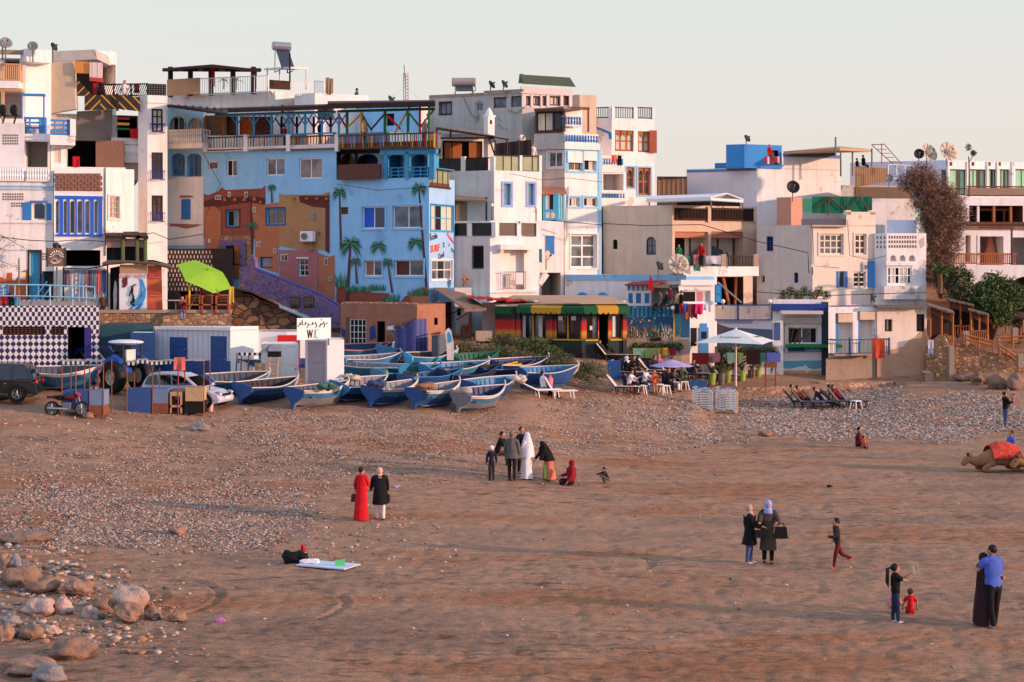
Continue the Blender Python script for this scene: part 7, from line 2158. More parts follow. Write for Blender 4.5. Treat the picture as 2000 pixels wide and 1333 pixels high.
m=MB();m.path([(.42,0,.85),(.1,0,.5),(-.3,0,.4),(-.62,0,.31)],.04,BLK);m.path([(.42,0,.8),(-.3,0,.68),(-.75,0,.78)],.04,BLK);m.box((.02,0,.42),(.34,.22,.3),GMET);m.tube((.1,-.12,.3),(-.75,-.14,.34),.045,STEEL);m.build('frame',MO,local=True)
m=MB();m.ball((.15,0,.78),(.27,.13,.13),MR,10,6);m.box((-.62,0,.78),(.4,.16,.1),MR);m.build('fuel_tank',MO,local=True)
m=MB();m.ball((-.3,0,.8),(.34,.12,.07),BLK,10,5);m.build('seat',MO,local=True)
STW=stripes('striped_valance',[(0,(220,214,206)),(.5,(36,38,46))],.2,(1,0,0))
def stall(label,x0,x1,yt,yb,panels,seed):
 g=PG((x0+x1)/2,yb);Y=g.y;k=Y/F
 o=thing('market_stall',label,'stall',tuple(g),0,'rusty market stall frames by the car park')
 for x in np.linspace(x0,x1,4):
  for dy in(0,1.3):
   m=MB();m.tube(P(x,yb+1,Y)+Vector((0,dy,0)),P(x,yt,Y)+Vector((0,dy,0)),.025,RUST,n=4);m.build('post',o)
 m=MB();rg=random.Random(seed)
 n=7
 for i in range(n):
  a,c=x0-3+(x1-x0+6)*i/n,x0-3+(x1-x0+6)*(i+1)/n;d0,d1=rg.uniform(-2,2),rg.uniform(-2,2)
  m.slab([P(a,yt+d0,Y-.1),P(c,yt+d1,Y-.1),P(c,yt+d1-2,Y+1.5),P(a,yt+d0-2,Y+1.5)],(0,0,.03),mk('tattered_cover',(170,156,140),dirt=.7,dcol=(110,80,64)))
  if i<4:m.slab([P(a,yt+d0,Y-.12),P(c,yt+d1,Y-.12),P(c,yt+d1+6,Y-.12),P(a,yt+d0+6,Y-.12)],(0,.02,0),STW)
 m.build('cover',o)
 for(a,c,y0,y1,mt) in panels:
  m=MB();m.slab([P(a,y1,Y),P(c,y1,Y),P(c,y0,Y),P(a,y0,Y)],(0,.9,0),mt);m.build('counter',o)
BPN=mk('rusty_blue_panel',(48,84,140),dirt=.5,dcol=(120,70,50),scale=1.6);LPN=mk('pale_rust_panel',(110,130,160),dirt=.6,dcol=(130,78,52),scale=2);CPN=mk('cream_rust_panel',(190,156,116),dirt=.7,dcol=(120,66,44),scale=2.4)
stall('left market stall frame with small blue counters behind the motorcycle',121,202,706,815,[(121,173,763,800,BPN),(174,202,763,792,LPN),(176,202,792,812,RUST)],1)
stall('right market stall with a large blue counter and cream rusty cupboards',248,398,706,810,[(248,296,760,810,BPN),(298,328,760,788,LPN),(298,328,788,808,RUST),(332,355,766,774,TAN),(332,334,774,808,TAN),(352,355,774,808,TAN),(332,355,792,796,TAN),(362,395,757,784,CPN),(360,396,786,808,DARK)],2)
cloth('coral_cloth','coral cloth bundle hung on the right market stall',341,362,698,724,PG(350,812).y-.2,CL('coral_cloth',(214,110,96)),5,'cloth')
def pot(px,py,r,h,mt,name,label,cat,group=None,lid=None):
 g=PG(px,py);m=MB();m.lathe([(r*.8,0),(r,h*.9),(r*1.08,h*.93),(r*1.08,h),(r*.9,h),(r*.85,h*.85),(.001,h*.8)],g,mt,12);return solo(m,name,label,cat,group,smooth=False)
pot(411,804,.13,.32,mk('pink_plastic',(220,170,160)),'bucket','pale pink bucket on the sand beside the silver car wheel','bucket')
pot(365,809,.09,.32,WHT,'canister','white canister below the cream stall cupboards','canister');pot(380,808,.12,.28,TBLUE,'bucket','turquoise bucket below the cream stall cupboards','bucket')
for i,(x,y,Y,c,nm,lab) in enumerate(((640,757,67.5,(70,110,90),'fishing_net','green net heap in the boat below the sanitary block'),(735,752,68.2,(60,70,110),'fishing_net','blue net heap in the left ribbed boat'),(828,757,68.2,(150,110,80),'fishing_net','brown net heap in the second ribbed boat'),(905,766,68,(170,160,150),'tarpaulin','pale crumpled tarpaulin in the grey bottomed boat'),(800,735,73,(60,60,60),'fishing_net','black net heap behind the named teal boat'),(690,740,71,(190,176,150),'sack','cream sacks in the named teal boat'),(770,645,80.6,(206,200,196),'sack','white plastic sacks on the plank shack roof'),(800,641,80.2,(176,160,90),'tarpaulin','yellowish tarpaulin on top of the plank shack'),(1010,742,74.5,(206,190,180),'sack','pale bundle in the boat behind the white sunbeds'))):
 m=MB();p=P(x,y,Y)
 for k in range(4):m.ball(p+Vector((.22*math.sin(k*2.1+i),.15*math.cos(k*1.7),.03*k)),(.24,.18,.13),mk('gear_%d'%i,c,rough=.9,dirt=.4,bump=.6,scale=4),12,8,.7,i*4+k)
 solo(m,nm,lab,'fishing gear' if i not in(6,7) else 'covering',smooth=True)
 # ================= people =================
SKN=mk('skin',(186,128,100),rough=.55,var=.06,bump=0);HAIR=mk('black_hair',(24,18,16),rough=.6,bump=0)
def cm(n,c):return mk('cloth_'+n,c,rough=.95,var=.18,bump=.35,scale=3)
CK,CNV,CRD,CGY,CWH=cm('black',(20,18,20)),cm('navy',(30,34,52)),cm('red',(178,26,34)),cm('grey',(92,88,86)),cm('white',(222,214,216))
CDG,CJN,CBR,CTN,CPK,CBL=cm('charcoal',(46,42,42)),cm('denim',(70,88,124)),cm('brown',(82,62,50)),cm('tan',(168,134,102)),cm('pink',(206,120,130)),cm('blue',(76,104,178))
CGN,CYL,COR,CMR=cm('green',(44,110,80)),cm('yellow',(210,170,60)),cm('orange',(206,96,56)),cm('maroon',(96,26,34))
def skinmesh(nd,ed,root):
 ks=list(nd);me=bpy.data.meshes.new('t');me.from_pydata([nd[k][0] for k in ks],[(ks.index(a),ks.index(b)) for a,b in ed],[])
 t=bpy.data.objects.new('t',me);COL.objects.link(t);t.modifiers.new('s','SKIN');sb=t.modifiers.new('u','SUBSURF');sb.levels=sb.render_levels=1
 for i,k in enumerate(ks):
  r=nd[k][1];me.skin_vertices[0].data[i].radius=r if isinstance(r,tuple) else(r,r);me.skin_vertices[0].data[i].use_root=(k==root)
 bpy.context.view_layer.update();dg=bpy.context.evaluated_depsgraph_get();m2=bpy.data.meshes.new_from_object(t.evaluated_get(dg))
 v=[tuple(x.co) for x in m2.vertices];f=[tuple(p.vertices) for p in m2.polygons];bpy.data.objects.remove(t);bpy.data.meshes.remove(m2)
 return v,f
def person(px,py,label,h=1.68,yaw=0,pose='stand',top=CK,bot=CDG,hair=HAIR,robe=None,hem=.05,coat=None,scarf=None,lean=0,arms=((5,8,15),(5,8,15)),legs=((4,3),(-4,3)),wid=1.0,shoe=BLK,group='people on the beach and the terraces',at=None,seat=.42,short=False,turn=0,child=False,shawl=None,tail=False,skirtlean=0):
 g=Vector(at) if at is not None else PG(px,py)
 o=thing('person',label,'person',tuple(g),R(yaw),group)
 if pose=='sit':legs=((82,88),(86,80));base=seat
 elif pose=='ground':legs=((100,120),(104,112));base=.10
 elif pose=='recline':legs=((78,8),(80,6));lean=-38;base=seat
 elif pose=='crouch':legs=((112,140),(108,138));base=.16;lean=32
 else:base=None
 hs=.115 if child else.1
 def leg(sg,a,kn):
  a,kn=R(a),R(kn);hp=Vector((0,sg*.05*wid,0))*h
  k_=hp+Vector((math.sin(a),0,-math.cos(a)))*.245*h;an=k_+Vector((math.sin(a-kn),0,-math.cos(a-kn)))*.235*h
  return hp,k_,an,an+Vector((.085,0,-.028))*h
 L=[leg(1,*legs[0]),leg(-1,*legs[1])]
 pz=-min(l[2].z-.035*h for l in L) if base is None else base
 up=Vector((0,0,pz))
 L=[[p+up for p in l] for l in L]
 ln=R(lean);d=Vector((math.sin(ln),0,math.cos(ln)));pel=up+Vector((0,0,.02*h))
 wa=pel+d*.1*h;ch=pel+d*.22*h;sh=pel+d*.295*h;nk=sh+d*.04*h
 hd=nk+(d+Vector((0,0,1))).normalized()*.075*h*(1.1 if child else 1)
 nd={'pel':(pel,(.066*h*wid,.055*h)),'wa':(wa,(.074*h*wid,.055*h)),'ch':(ch,(.088*h*wid,.06*h)),'sh':(sh,(.06*h,.045*h)),'nk':(nk,.03*h),'jw':(hd-Vector((0,0,.02*h)),.03*h)}
 ed=[('pel','wa'),('wa','ch'),('ch','sh'),('sh','nk'),('nk','jw')]
 hands=[]
 for i,(sg,(af,ao,el)) in enumerate(zip((1,-1),arms)):
  a,q=R(af)+ln*.6,R(ao);s0=sh+Vector((0,sg*.095*h*wid,-.012*h))
  u=Vector((math.sin(a)*math.cos(q),sg*math.sin(q),-math.cos(a)*math.cos(q)));e_=s0+u*.165*h
  b_=a+R(el);v=Vector((math.sin(b_)*math.cos(q*.3),sg*math.sin(q)*.2-sg*(.35 if el>60 else 0),-math.cos(b_)*math.cos(q*.3))).normalized();w_=e_+v*.14*h
  nd['s%d'%i]=(s0,.036*h);nd['e%d'%i]=(e_,.025*h);nd['w%d'%i]=(w_,.017*h);nd['p%d'%i]=(w_+v*.035*h,(.022*h,.011*h))
  ed+=[('sh','s%d'%i),('s%d'%i,'e%d'%i),('e%d'%i,'w%d'%i),('w%d'%i,'p%d'%i)];hands.append((w_+v*.03*h,v,sg))
 for i,l in enumerate(L):
  for n_,p,r in(('h',l[0],.046*wid),('k',l[1],.036),('a',l[2],.022),('t',l[3],.018)):nd['%s%d'%(n_,i)]=(p,r*h)
  ed+=[('pel','h%d'%i),('h%d'%i,'k%d'%i),('k%d'%i,'a%d'%i),('a%d'%i,'t%d'%i)]
 BVv,BF=skinmesh(nd,ed,'ch');m=MB();m.mesh(BVv,BF,SKN)
 r=.062*h*(1.25 if child else 1)
 fc=Vector((math.cos(R(turn)),math.sin(R(turn)),-.12 if lean>5 else 0)).normalized();sd=Vector((-fc.y,fc.x,0))
 m.ball(hd,(r*.9,r*.8,r*1.12),SKN,12,9);m.ball(hd+fc*r*.25-Vector((0,0,r*.62)),(r*.55,r*.5,r*.42),SKN,8,6)
 m.path([hd+fc*r*.8+Vector((0,0,r*.15)),hd+fc*r*1.12-Vector((0,0,r*.18)),hd+fc*r*.82-Vector((0,0,r*.24))],[r*.06,r*.13,r*.1],SKN,5)
 for s_ in(1,-1):
  m.ball(hd+sd*s_*r*.8,(r*.16,r*.1,r*.24),SKN,6,4);m.ball(hd+fc*r*.8+sd*s_*r*.3+Vector((0,0,r*.14)),r*.1,BLK,5,4)
 m.tube(hd+fc*r*.84-sd*r*.2-Vector((0,0,r*.5)),hd+fc*r*.84+sd*r*.2-Vector((0,0,r*.5)),r*.05,CMR,n=4)
 for c,v,sg in hands:
  x_=v.cross(Vector((0,0,1)));x_=x_.normalized() if x_.length>.1 else Vector((0,1,0));z_=x_.cross(v)
  for k,ln_ in enumerate((.042,.048,.045,.035)):
   b0=c+x_*(k-1.5)*.011*h+v*.006*h;m.path([b0,b0+v*ln_*.55*h,b0+(v*ln_-z_*.016)*h],[.0062*h,.0056*h,.0045*h],SKN,5)
  m.path([c+x_*sg*.012*h,c+(x_*sg*.026+v*.012)*h,c+(x_*sg*.024+v*.034-z_*.008)*h],[.007*h,.0065*h,.005*h],SKN,5)
 m.build('body',o,local=True,smooth=True)
 BV=[Vector(v) for v in BVv];segs={'T':[('pel','wa'),('wa','ch'),('ch','sh')],'N':[('nk','jw')],'L':[(x+i,y+i) for i in '01' for x,y in(('h','k'),('k','a'))],'F':[('a0','t0'),('a1','t1')],'A':[('s0','e0'),('s1','e1')],'B':[('e0','w0'),('e1','w1')],'H':[('w0','p0'),('w1','p1')]}
 NR={k:Vector((0,0,0)) for k in range(len(BV))}
 for f_ in BF:
  nn_=(BV[f_[1]]-BV[f_[0]]).cross(BV[f_[-1]]-BV[f_[0]])
  for k in f_:NR[k]+=nn_
 def near(c):
  best=None
  for kind,ss in segs.items():
   for a_,b_ in ss:
    A_,B_=nd[a_][0],nd[b_][0];t=max(0,min(1,(c-A_).dot(B_-A_)/max(1e-9,(B_-A_).length_squared)));dd=(c-A_.lerp(B_,t)).length-(.02*h if kind in 'T' else 0)
    if best is None or dd<best[0]:best=(dd,kind,t)
  return best
 cls=[]
 for f_ in BF:
  c=sum((BV[k] for k in f_),Vector((0,0,0)))/len(f_);bb_=near(c);cls.append((bb_[1],bb_[2],(c-pel).dot(d)))
 def garment(test,grow,mt,name):
  q=MB();idx={};vs=[];fs=[]
  for f_,cl in zip(BF,cls):
   if test(*cl):
    r_=[]
    for k in f_:
     if k not in idx:idx[k]=len(vs);vs.append(BV[k]+NR[k].normalized()*h*(grow+.007*noise.noise(BV[k]*(14/h)+Vector((px*.1,0,0)))))
     r_.append(idx[k])
    fs.append(tuple(r_))
  if fs:q.mesh(vs,fs,mt);q.build(name,o,local=True,smooth=True)
 garment(lambda k,t,z:(k=='T' and z>-.02*h) or(k=='L' and z>.0*h and t<.15) or(k=='A' and(t<.62 or not short)) or(k=='B' and not short and t<.85),.013 if not coat else.018,shawl or(top if not(robe and not coat) else robe),'jacket')
 garment(lambda k,t,z:(k=='T' and z<.03*h) or k=='L',.009,bot,'trousers')
 q=MB()
 for l in L:q.ball(l[2]+Vector((.04,0,-.022))*h,(.068*h,.026*h,.02*h),shoe,8,5)
 q.build('shoes',o,local=True,smooth=True)
 lower=coat or robe
 if lower and pose in('stand','walk'):
  zb=hem*h;q=MB();n=18;rows=[]
  for j,t in enumerate((-.5,-.25,.1,.5,.8,1)):
   c_=wa.lerp(ch,-t*2) if t<0 else wa;z=c_.z if t<0 else wa.z+(zb-wa.z)*t;row=[];tt=max(t,0)
   kx=(L[0][1].x+L[1][1].x)/2 if t>.3 else 0
   for i in range(n):
    a=2*math.pi*i/n;fl=1+.13*tt*math.sin(a*6+h*9)+.05*math.sin(a*3+t*4);rx=(.074+(.055 if robe else.034)*tt)*h*wid*fl;ry=(.10+(.035 if robe else.018)*tt)*h*wid*fl
    row.append((c_.x*(1-tt)+kx*.5*tt+rx*math.cos(a)+skirtlean*tt*h,ry*math.sin(a),z))
   rows+=row
  q.mesh(rows,[(j*n+i,(j+1)*n+i,(j+1)*n+(i+1)%n,j*n+(i+1)%n) for j in range(5) for i in range(n)]+[tuple(range(n))],lower);q.build('robe' if robe else 'coat',o,local=True,smooth=True)
 q=MB();bk=-fc
 if scarf:
  q.ball(hd+bk*r*.18+Vector((0,0,r*.12)),(r*1.08,r*1.04,r*1.18),scarf,12,9);q.lathe([(r*.75,r*.55),(r*.95,.2*r),(r*1.5,-r*.9),(r*1.3,-r*1.2)],hd-Vector((0,0,r*1.05))+bk*r*.1,scarf,12);q.build('headscarf',o,local=True,smooth=True)
 else:
  q.ball(hd+bk*r*.22+Vector((0,0,r*.28)),(r*.95,r*.92,r*.98),hair,12,8)
  if tail:q.path([hd+bk*r*1.1+Vector((0,0,r*.3)),hd+bk*r*1.9,hd+bk*r*2.0-Vector((0,0,r*3)),hd+bk*r*1.7-Vector((0,0,r*4.2))],[r*.25,r*.45,r*.42,r*.08],hair,7)
  q.build('hair',o,local=True,smooth=True)
 if shawl:
  q=MB();n=16;rows=[]
  for t in(0,.15,.35,.6,1):
   z=hd.z+r*1.25-t*(hd.z+r*1.25-(pz-.02*h));rr=(.02,.055,.09,.125,.15)[(0,.15,.35,.6,1).index(t)]*h*wid
   for i in range(n):a=2*math.pi*i/n;fl=1+.12*math.sin(a*5+t*3);rows.append((hd.x*(1-t)+(wa.x+.02)*t+rr*fl*math.cos(a)-.012*h,rr*fl*1.1*math.sin(a),z))
  q.mesh(rows,[(j*n+i,(j+1)*n+i,(j+1)*n+(i+1)%n,j*n+(i+1)%n) for j in range(4) for i in range(n)]+[tuple(range(n))],shawl);q.build('shawl',o,local=True,smooth=True)
 o['hand']=0
 return o,[tuple((Matrix.Rotation(R(yaw),3,'Z')@c)+g) for c,v,sg in hands]
def bag(c,w,hh,d,mt,label,yaw=0,name='handbag',cat='bag'):
 m=MB();c=Vector(c);o=thing(name,label,cat,tuple(c-Vector((0,0,hh*1.4))),yaw)
 m.slab([(-w/2,-d/2,0),(w/2,-d/2,0),(w*.42,-d/2,hh),(-w*.42,-d/2,hh)],(0,d,0),mt);m.build('pouch',o,local=True)
 m=MB();m.path([(-w*.25,0,hh),(-w*.2,0,hh*1.35),(w*.2,0,hh*1.35),(w*.25,0,hh)],.012,mt,5);m.build('strap',o,local=True)
_,hh=person(706,1016,'person in a long red dress with dark hair walking beside someone in black',1.62,75,'stand',robe=cm('bright_red',(200,20,30)),hem=.015,hair=mk('dark_red_hair',(52,24,26)),turn=-40,arms=((12,18,25),(14,12,70)),skirtlean=-.03,lean=2)
bag(hh[0],.36,.24,.12,CBR,'brown handbag held by the person in the red dress',R(20))
_,hh=person(742,1015,'person in a black coat and white trousers leaning towards the one in red',1.6,100,'stand',top=CK,coat=CK,hem=.3,bot=CWH,scarf=cm('pale_scarf',(196,160,140)),lean=14,wid=1.25,legs=((8,4),(-6,4)),arms=((14,10,30),(6,14,20)))
bag(hh[1],.3,.26,.1,CK,'black bag hanging beside the black coat',R(80))
person(960,940,'child in a black vest and pale hat standing with back turned',1.22,95,top=CNV,bot=CDG,hair=CWH,child=True,shoe=CDG,arms=((4,14,12),(4,16,10)))
person(970,908,'person in a black hooded top sitting with hand held to the face',1.72,-20,'sit',top=CK,bot=CBR,lean=22,arms=((40,5,105),(30,5,60)),seat=.45)
person(1000,939,'person with cropped grey hair in a grey jacket seen from behind',1.72,75,top=CGY,coat=CGY,hem=.47,bot=cm('dark_brown_trousers',(38,30,28)),hair=mk('cropped_grey_hair',(120,100,90)),wid=1.18,arms=((4,12,12),(4,10,12)))
person(1019,926,'person in black mostly hidden behind the white robed one',1.7,-60,top=CK,bot=CK,turn=20)
person(1029,937,'person wrapped in a flowing white robe and veil',1.66,150,robe=CWH,scarf=CWH,shawl=CWH,hem=.03,wid=1.05,turn=20,arms=((20,10,80),(20,10,60)))
_,hh=person(1074,939,'person bending in a black shawl over a salmon skirt',1.5,200,robe=cm('salmon_robe',(206,120,92)),hem=.04,shawl=CK,scarf=CK,lean=34,wid=1.2,turn=-10)
c=PG(1071,937);bag((c.x,c.y-.25,c.z+.78),.42,.5,.2,stripes('green_white_stripes',[(0,(214,220,200)),(.5,(40,140,70)),(.75,(150,190,90))],.42,(1,0,0)),'green and white shopping bag below the black shawl',0,'shopping_bag')
person(1116,948,'person in a dark red hooded cloak sitting on the sand with black legs out',1.6,190,'ground',top=cm('dark_red_cloak',(136,24,32)),bot=CK,scarf=cm('dark_red_cloak',0),wid=1.25,arms=((10,8,30),(30,5,50)))
person(1188,945,'small child in a dark top crouching and digging in the sand',.95,200,'crouch',top=CDG,bot=CGY,child=True,arms=((40,8,10),(50,8,10)))
_,hh=person(1464,1101,'person in a long black coat with a beige headscarf and jeans',1.55,-8,top=CK,coat=CK,hem=.33,bot=CJN,scarf=cm('beige_scarf',(186,150,130)),shoe=CWH,arms=((30,5,60),(28,5,55)),wid=1.1)
bag(Vector(hh[1])+Vector((-.1,0,.0)),.3,.2,.1,CDG,'dark grey handbag between the two talking people',0)
_,hh=person(1500,1100,'person in a long grey brown coat with a blue patterned headscarf',1.66,-98,top=cm('grey_green_coat',(78,68,58)),coat=cm('grey_green_coat',0),hem=.22,bot=CK,scarf=mk('blue_white_scarf',(150,160,204),dirt=.8,dcol=(60,70,150),scale=12),lean=6,wid=1.15,arms=((20,22,70),(30,10,60)))
bag(Vector(hh[0])+Vector((.12,0,.02)),.34,.3,.14,CK,'black handbag on the arm of the person in the long grey brown coat',0)
person(1636,1110,'child with black hair in dark top and red trousers running left',1.28,184,'walk',top=CDG,bot=CMR,child=True,lean=6,legs=((14,6),(-22,45)),arms=((20,8,70),(-25,8,60)),shoe=COR)
_,hh=person(1749,1216,'child with long ponytail in black shirt raising a phone',1.26,10,top=CK,bot=cm('dark_leggings',(38,46,74)),short=True,tail=True,child=True,shoe=CWH,arms=((60,5,65),(64,5,60)),legs=((-3,2),(5,3)))
m=MB();c=(Vector(hh[0])+Vector(hh[1]))/2+Vector((.06,0,.1));m.obox(c,(.006,0,.001),(0,.04,0),(-.01,0,.075),WHT);solo(m,'phone','white phone held up by the ponytailed child','phone')
person(1778,1203,'small child in a red shirt sitting on the sand with back turned',1.0,80,'ground',top=cm('bright_red',0),bot=CDG,hair=mk('brown_hair',(70,52,46)),child=True,short=True,arms=((20,20,20),(20,20,20)))
person(1736,1196,'child in yellow and pink half hidden behind the ponytailed one',.95,10,'crouch',top=CPK,bot=CYL,child=True)
person(1940,1225,'large person in a sleeveless blue shirt and black trousers with back turned',1.78,110,top=cm('cornflower_shirt',(74,98,180)),bot=CK,short=True,wid=1.3,lean=5,turn=30,shoe=mk('dark_white_shoe',(120,124,150)),legs=((-8,4),(8,4)),arms=((30,6,75),(10,8,20)))
person(1922,1222,'person in a dark maroon robe hugged by the one in the blue shirt',1.58,20,robe=cm('dark_maroon',(48,22,26)),scarf=cm('dark_maroon',0),hem=.03,wid=1.2,arms=((10,6,20),(30,5,60)))
_,hh=person(1964,834,'person in jeans and a black jacket carrying a small child',1.68,20,top=CK,bot=CJN,lean=-4,shoe=CTN,arms=((30,5,80),(34,5,75)))
person(0,0,'toddler in a pink top carried by the person in jeans',.75,185,'sit',top=CPK,bot=CDG,child=True,at=tuple(Vector(hh[0])+Vector((.1,-.1,-.35))),seat=.35)
person(1674,874,'person in a black and red jacket sitting with a child on the sand',1.6,-20,'ground',top=CMR,bot=CNV,wid=1.1,lean=10)
person(1685,877,'small child in red leaning against the sitting person',.9,10,'ground',top=COR,bot=CGY,child=True,lean=8)
person(0,0,'person in a maroon hoodie and grey jeans sitting on the terrace wall edge',1.6,-70,'sit',top=CMR,bot=cm('pale_denim',(110,120,140)),lean=18,at=tuple(P(355,612,79.9)-Vector((0,0,.0))),seat=.12,arms=((40,5,95),(40,5,90)))
def bp(px,py,Y,label,**k):return person(0,0,label,at=tuple(P(px,py,Y)),**k)
bp(243,215,89.3,'person in a white vest standing on the striped roof deck',top=CWH,short=True,hair=CGY,yaw=-100,h=1.7)
bp(693,200,100.4,'person in a green top sitting on the white rooftop edge',pose='sit',top=CGN,yaw=20,lean=15,seat=.1)
bp(556,292,92.7,'person in a red top sitting on the painted roof terrace',top=CRD,yaw=0,h=1.45)
bp(625,292,91.8,'dark silhouette leaning between posts of the painted roof terrace',top=CK,yaw=10,h=1.7)
bp(711,288,89.6,'person in dark clothes standing among the coloured terrace braces',top=CTN,yaw=-40,h=1.65)
bp(829,286,88.4,'person in a grey checked shirt leaning on the rainbow railing',top=CGY,yaw=-60,h=1.55,lean=14)
bp(1041,328,95.6,'person in a pale top seated behind the greenish terrace screen',top=CWH,yaw=-60,h=1.5)
bp(1326,521,94.6,'person at the left end of the beige balcony rail',top=CGN,yaw=-80,h=1.35)
bp(1370,523,93.2,'person in a red jacket with a blue bag leaning on the beige balcony',top=CRD,yaw=-100,h=1.5,lean=8)
bp(1503,322,108.0,'person in red taking in washing on the bright blue roof',top=CRD,yaw=-60,h=1.4)
bp(1686,328,107.6,'person with dark hair sitting above the bamboo screen',top=CK,yaw=20,h=1.4,pose='sit',seat=.2);bp(1674,330,107.6,'second dark haired head peeping over the bamboo screen',top=CK,yaw=0,h=1.3,pose='sit',seat=.1)
for i,(x,t,hr,y_) in enumerate(((1290,CGY,HAIR,180),(1303,CNV,HAIR,190),(1309,CMR,HAIR,170),(1323,CTN,HAIR,150),(1330,CK,HAIR,200))):
 bp(x,598,89.0+(.6 if i==2 else 0),'person '+('in a grey shirt leftmost on the beach bar sill','in navy second from left on the beach bar sill','in maroon standing behind the beach bar sitters','with a tan bare back on the beach bar sill','in black rightmost on the beach bar sill')[i],top=t,pose='sit',yaw=y_,seat=.1 if i!=2 else.4,h=1.6,short=(i==3))
def gp(px,py,label,**k):return person(px,py,label,**k)
gp(1200,708,'person in dark top lounging first on the upper cafe step',pose='recline',top=CK,bot=cm('khaki',(130,116,90)),yaw=-12);gp(1184,704,'person behind sharing the first upper lounger',pose='recline',top=CDG,bot=CBR,yaw=-12)
for i,(x,y,t,b_,sc) in enumerate(((1222,741,CK,CK,CWH),(1236,739,CK,CMR,None),(1274,737,CDG,CBR,None),(1286,735,CPK,CDG,CPK),(1352,744,CNV,CGY,None),(1228,768,CWH,CMR,None),(1240,766,CK,CDG,CDG),(1258,764,CWH,CJN,None),(1276,766,COR,CTN,None),(1304,764,CK,CK,None),(1313,762,CGY,CWH,None),(1330,757,CGN,CBR,None),(1392,735,CK,CDG,None),(1410,738,CDG,COR,None))):
 gp(x,y,('seated person '+('in black with a white scarf in the middle cafe row','in black beside the white scarf in the middle row','in charcoal left of the pink veil','with a pink veil behind the lilac parasol','in navy right of the lilac parasol','in a white shirt at the left end of the front row','in black second in the front row','in a white shirt and jeans third in the front row','in orange bending over a low table','in black under the lilac parasol','in grey holding a white bag under the lilac parasol','in green beside the blue planter','in black left under the big white parasol','in charcoal and orange under the big white parasol')[i]),pose='sit',top=t,bot=b_,scarf=sc,yaw=-25-(i*37%60),h=1.62,lean=6+i*5%14,arms=((40,5,70),(30,5,40)))
gp(1508,731,'person in a navy jacket and jeans standing at the right of the white parasol',top=CNV,bot=CJN,yaw=10,h=1.75,arms=((10,5,20),(50,5,90)),lean=3);gp(1396,722,'person in navy and khaki standing under the left of the white parasol',top=CNV,bot=cm('khaki',0),yaw=10,h=1.72,arms=((40,5,80),(40,5,80)));gp(1355,716,'person in dark clothes standing behind the left tip of the white parasol',top=CNV,bot=CK,yaw=-60,h=1.72)
for i,(x,y,t) in enumerate(((1560,790,CTN),(1572,792,COR),(1634,790,CGY),(1641,791,CRD))):gp(x,y,'sunbather '+('in tan on the left dark loungers','in orange on the left dark loungers','in grey on the right dark loungers','in red at the right end of the dark loungers')[i],pose='recline',top=t,yaw=-15,seat=.36)
gp(1060,772,'person with bare pale shoulders sitting on the white sunbed by the boats',pose='sit',top=CWH,bot=CK,yaw=20,seat=.35);gp(1074,773,'second person in pink sitting on the white sunbed by the boats',pose='sit',top=CPK,bot=CK,yaw=0,seat=.35)
bp(8,605,70.8,'person in a red top seen over the tiled parapet at the far left',top=CRD,h=1.2,yaw=-60,pose='sit',seat=.2);bp(20,606,71.0,'person in black beside the red top at the far left parapet',top=CK,h=1.2,yaw=90,pose='sit',seat=.2);bp(201,612,80.6,'person in brown sitting beside the hanging clothes',top=CBR,h=1.5,yaw=-80,pose='sit',seat=.3)
# ================= satellite dishes, heaters =================
D_=lambda px,py,Y,rpx,lab,f=(.5,-.6,.45),mat=None,**k:dishobj(px,py,Y,rpx/F*Y,f,mat,lab,**k)
DG=mk('dish_grey',(120,122,126),rough=.5);DO=mk('dish_orange',(196,130,50),rough=.6,dirt=.3);DW=mk('dish_cream',(206,186,166),rough=.6,dirt=.2);DBR=mk('dish_brown',(130,90,74),rough=.6,dirt=.4)
D_(12,84,85,12,'pair of grey dishes at the far left, front one',mat=DG);D_(6,86,85.6,10,'grey dish overlapped by another at the far left corner roof',mat=DG);D_(64,91,85,10,'grey dish on the parapet of the far left house',mat=DG,f=(.2,-.9,.3))
D_(105,92,86,9,'black dish on the grey roof slab left',f=(.8,-.3,.4));D_(764,196,99,10,'black dish above the painted terrace canopy',f=(.75,-.3,.5));D_(960,166,106,9,'left of the two black dishes on the grey house roof',f=(.7,-.4,.5));D_(985,165,106,9,'right of the two black dishes on the grey house roof',f=(.7,-.4,.5))
D_(994,187,104,11,'mustard orange dish on the grey house wall',mat=DO,f=(.6,-.6,.4));D_(1020,270,95,7,'small beige dish above the mesh screen',mat=DW,f=(.5,-.7,.3));D_(908,547,90.3,10,'rusty brown dish on the shaded cream house wall',mat=DBR,f=(.7,-.6,.2));D_(1069,500,92.9,10,'pale dish beside the sky blue shutter',mat=DW,f=(.8,-.5,.1))
D_(1459,271,110,8,'black dish on the bright blue rooftop room',f=(.6,-.6,.5));D_(1549,366,97.5,13,'black dish on the square pink roof block',f=(.1,-.95,.3));D_(1795,301,106,10,'black dish in front of the left big cream dish',f=(-.1,-.95,.2));D_(1814,299,108,19,'left of the two big cream dishes on the hotel roof',mat=DW,f=(.5,-.75,.4),ribs=True);D_(1852,297,108,20,'right of the two big cream dishes on the hotel roof',mat=DW,f=(.35,-.85,.35),ribs=True)
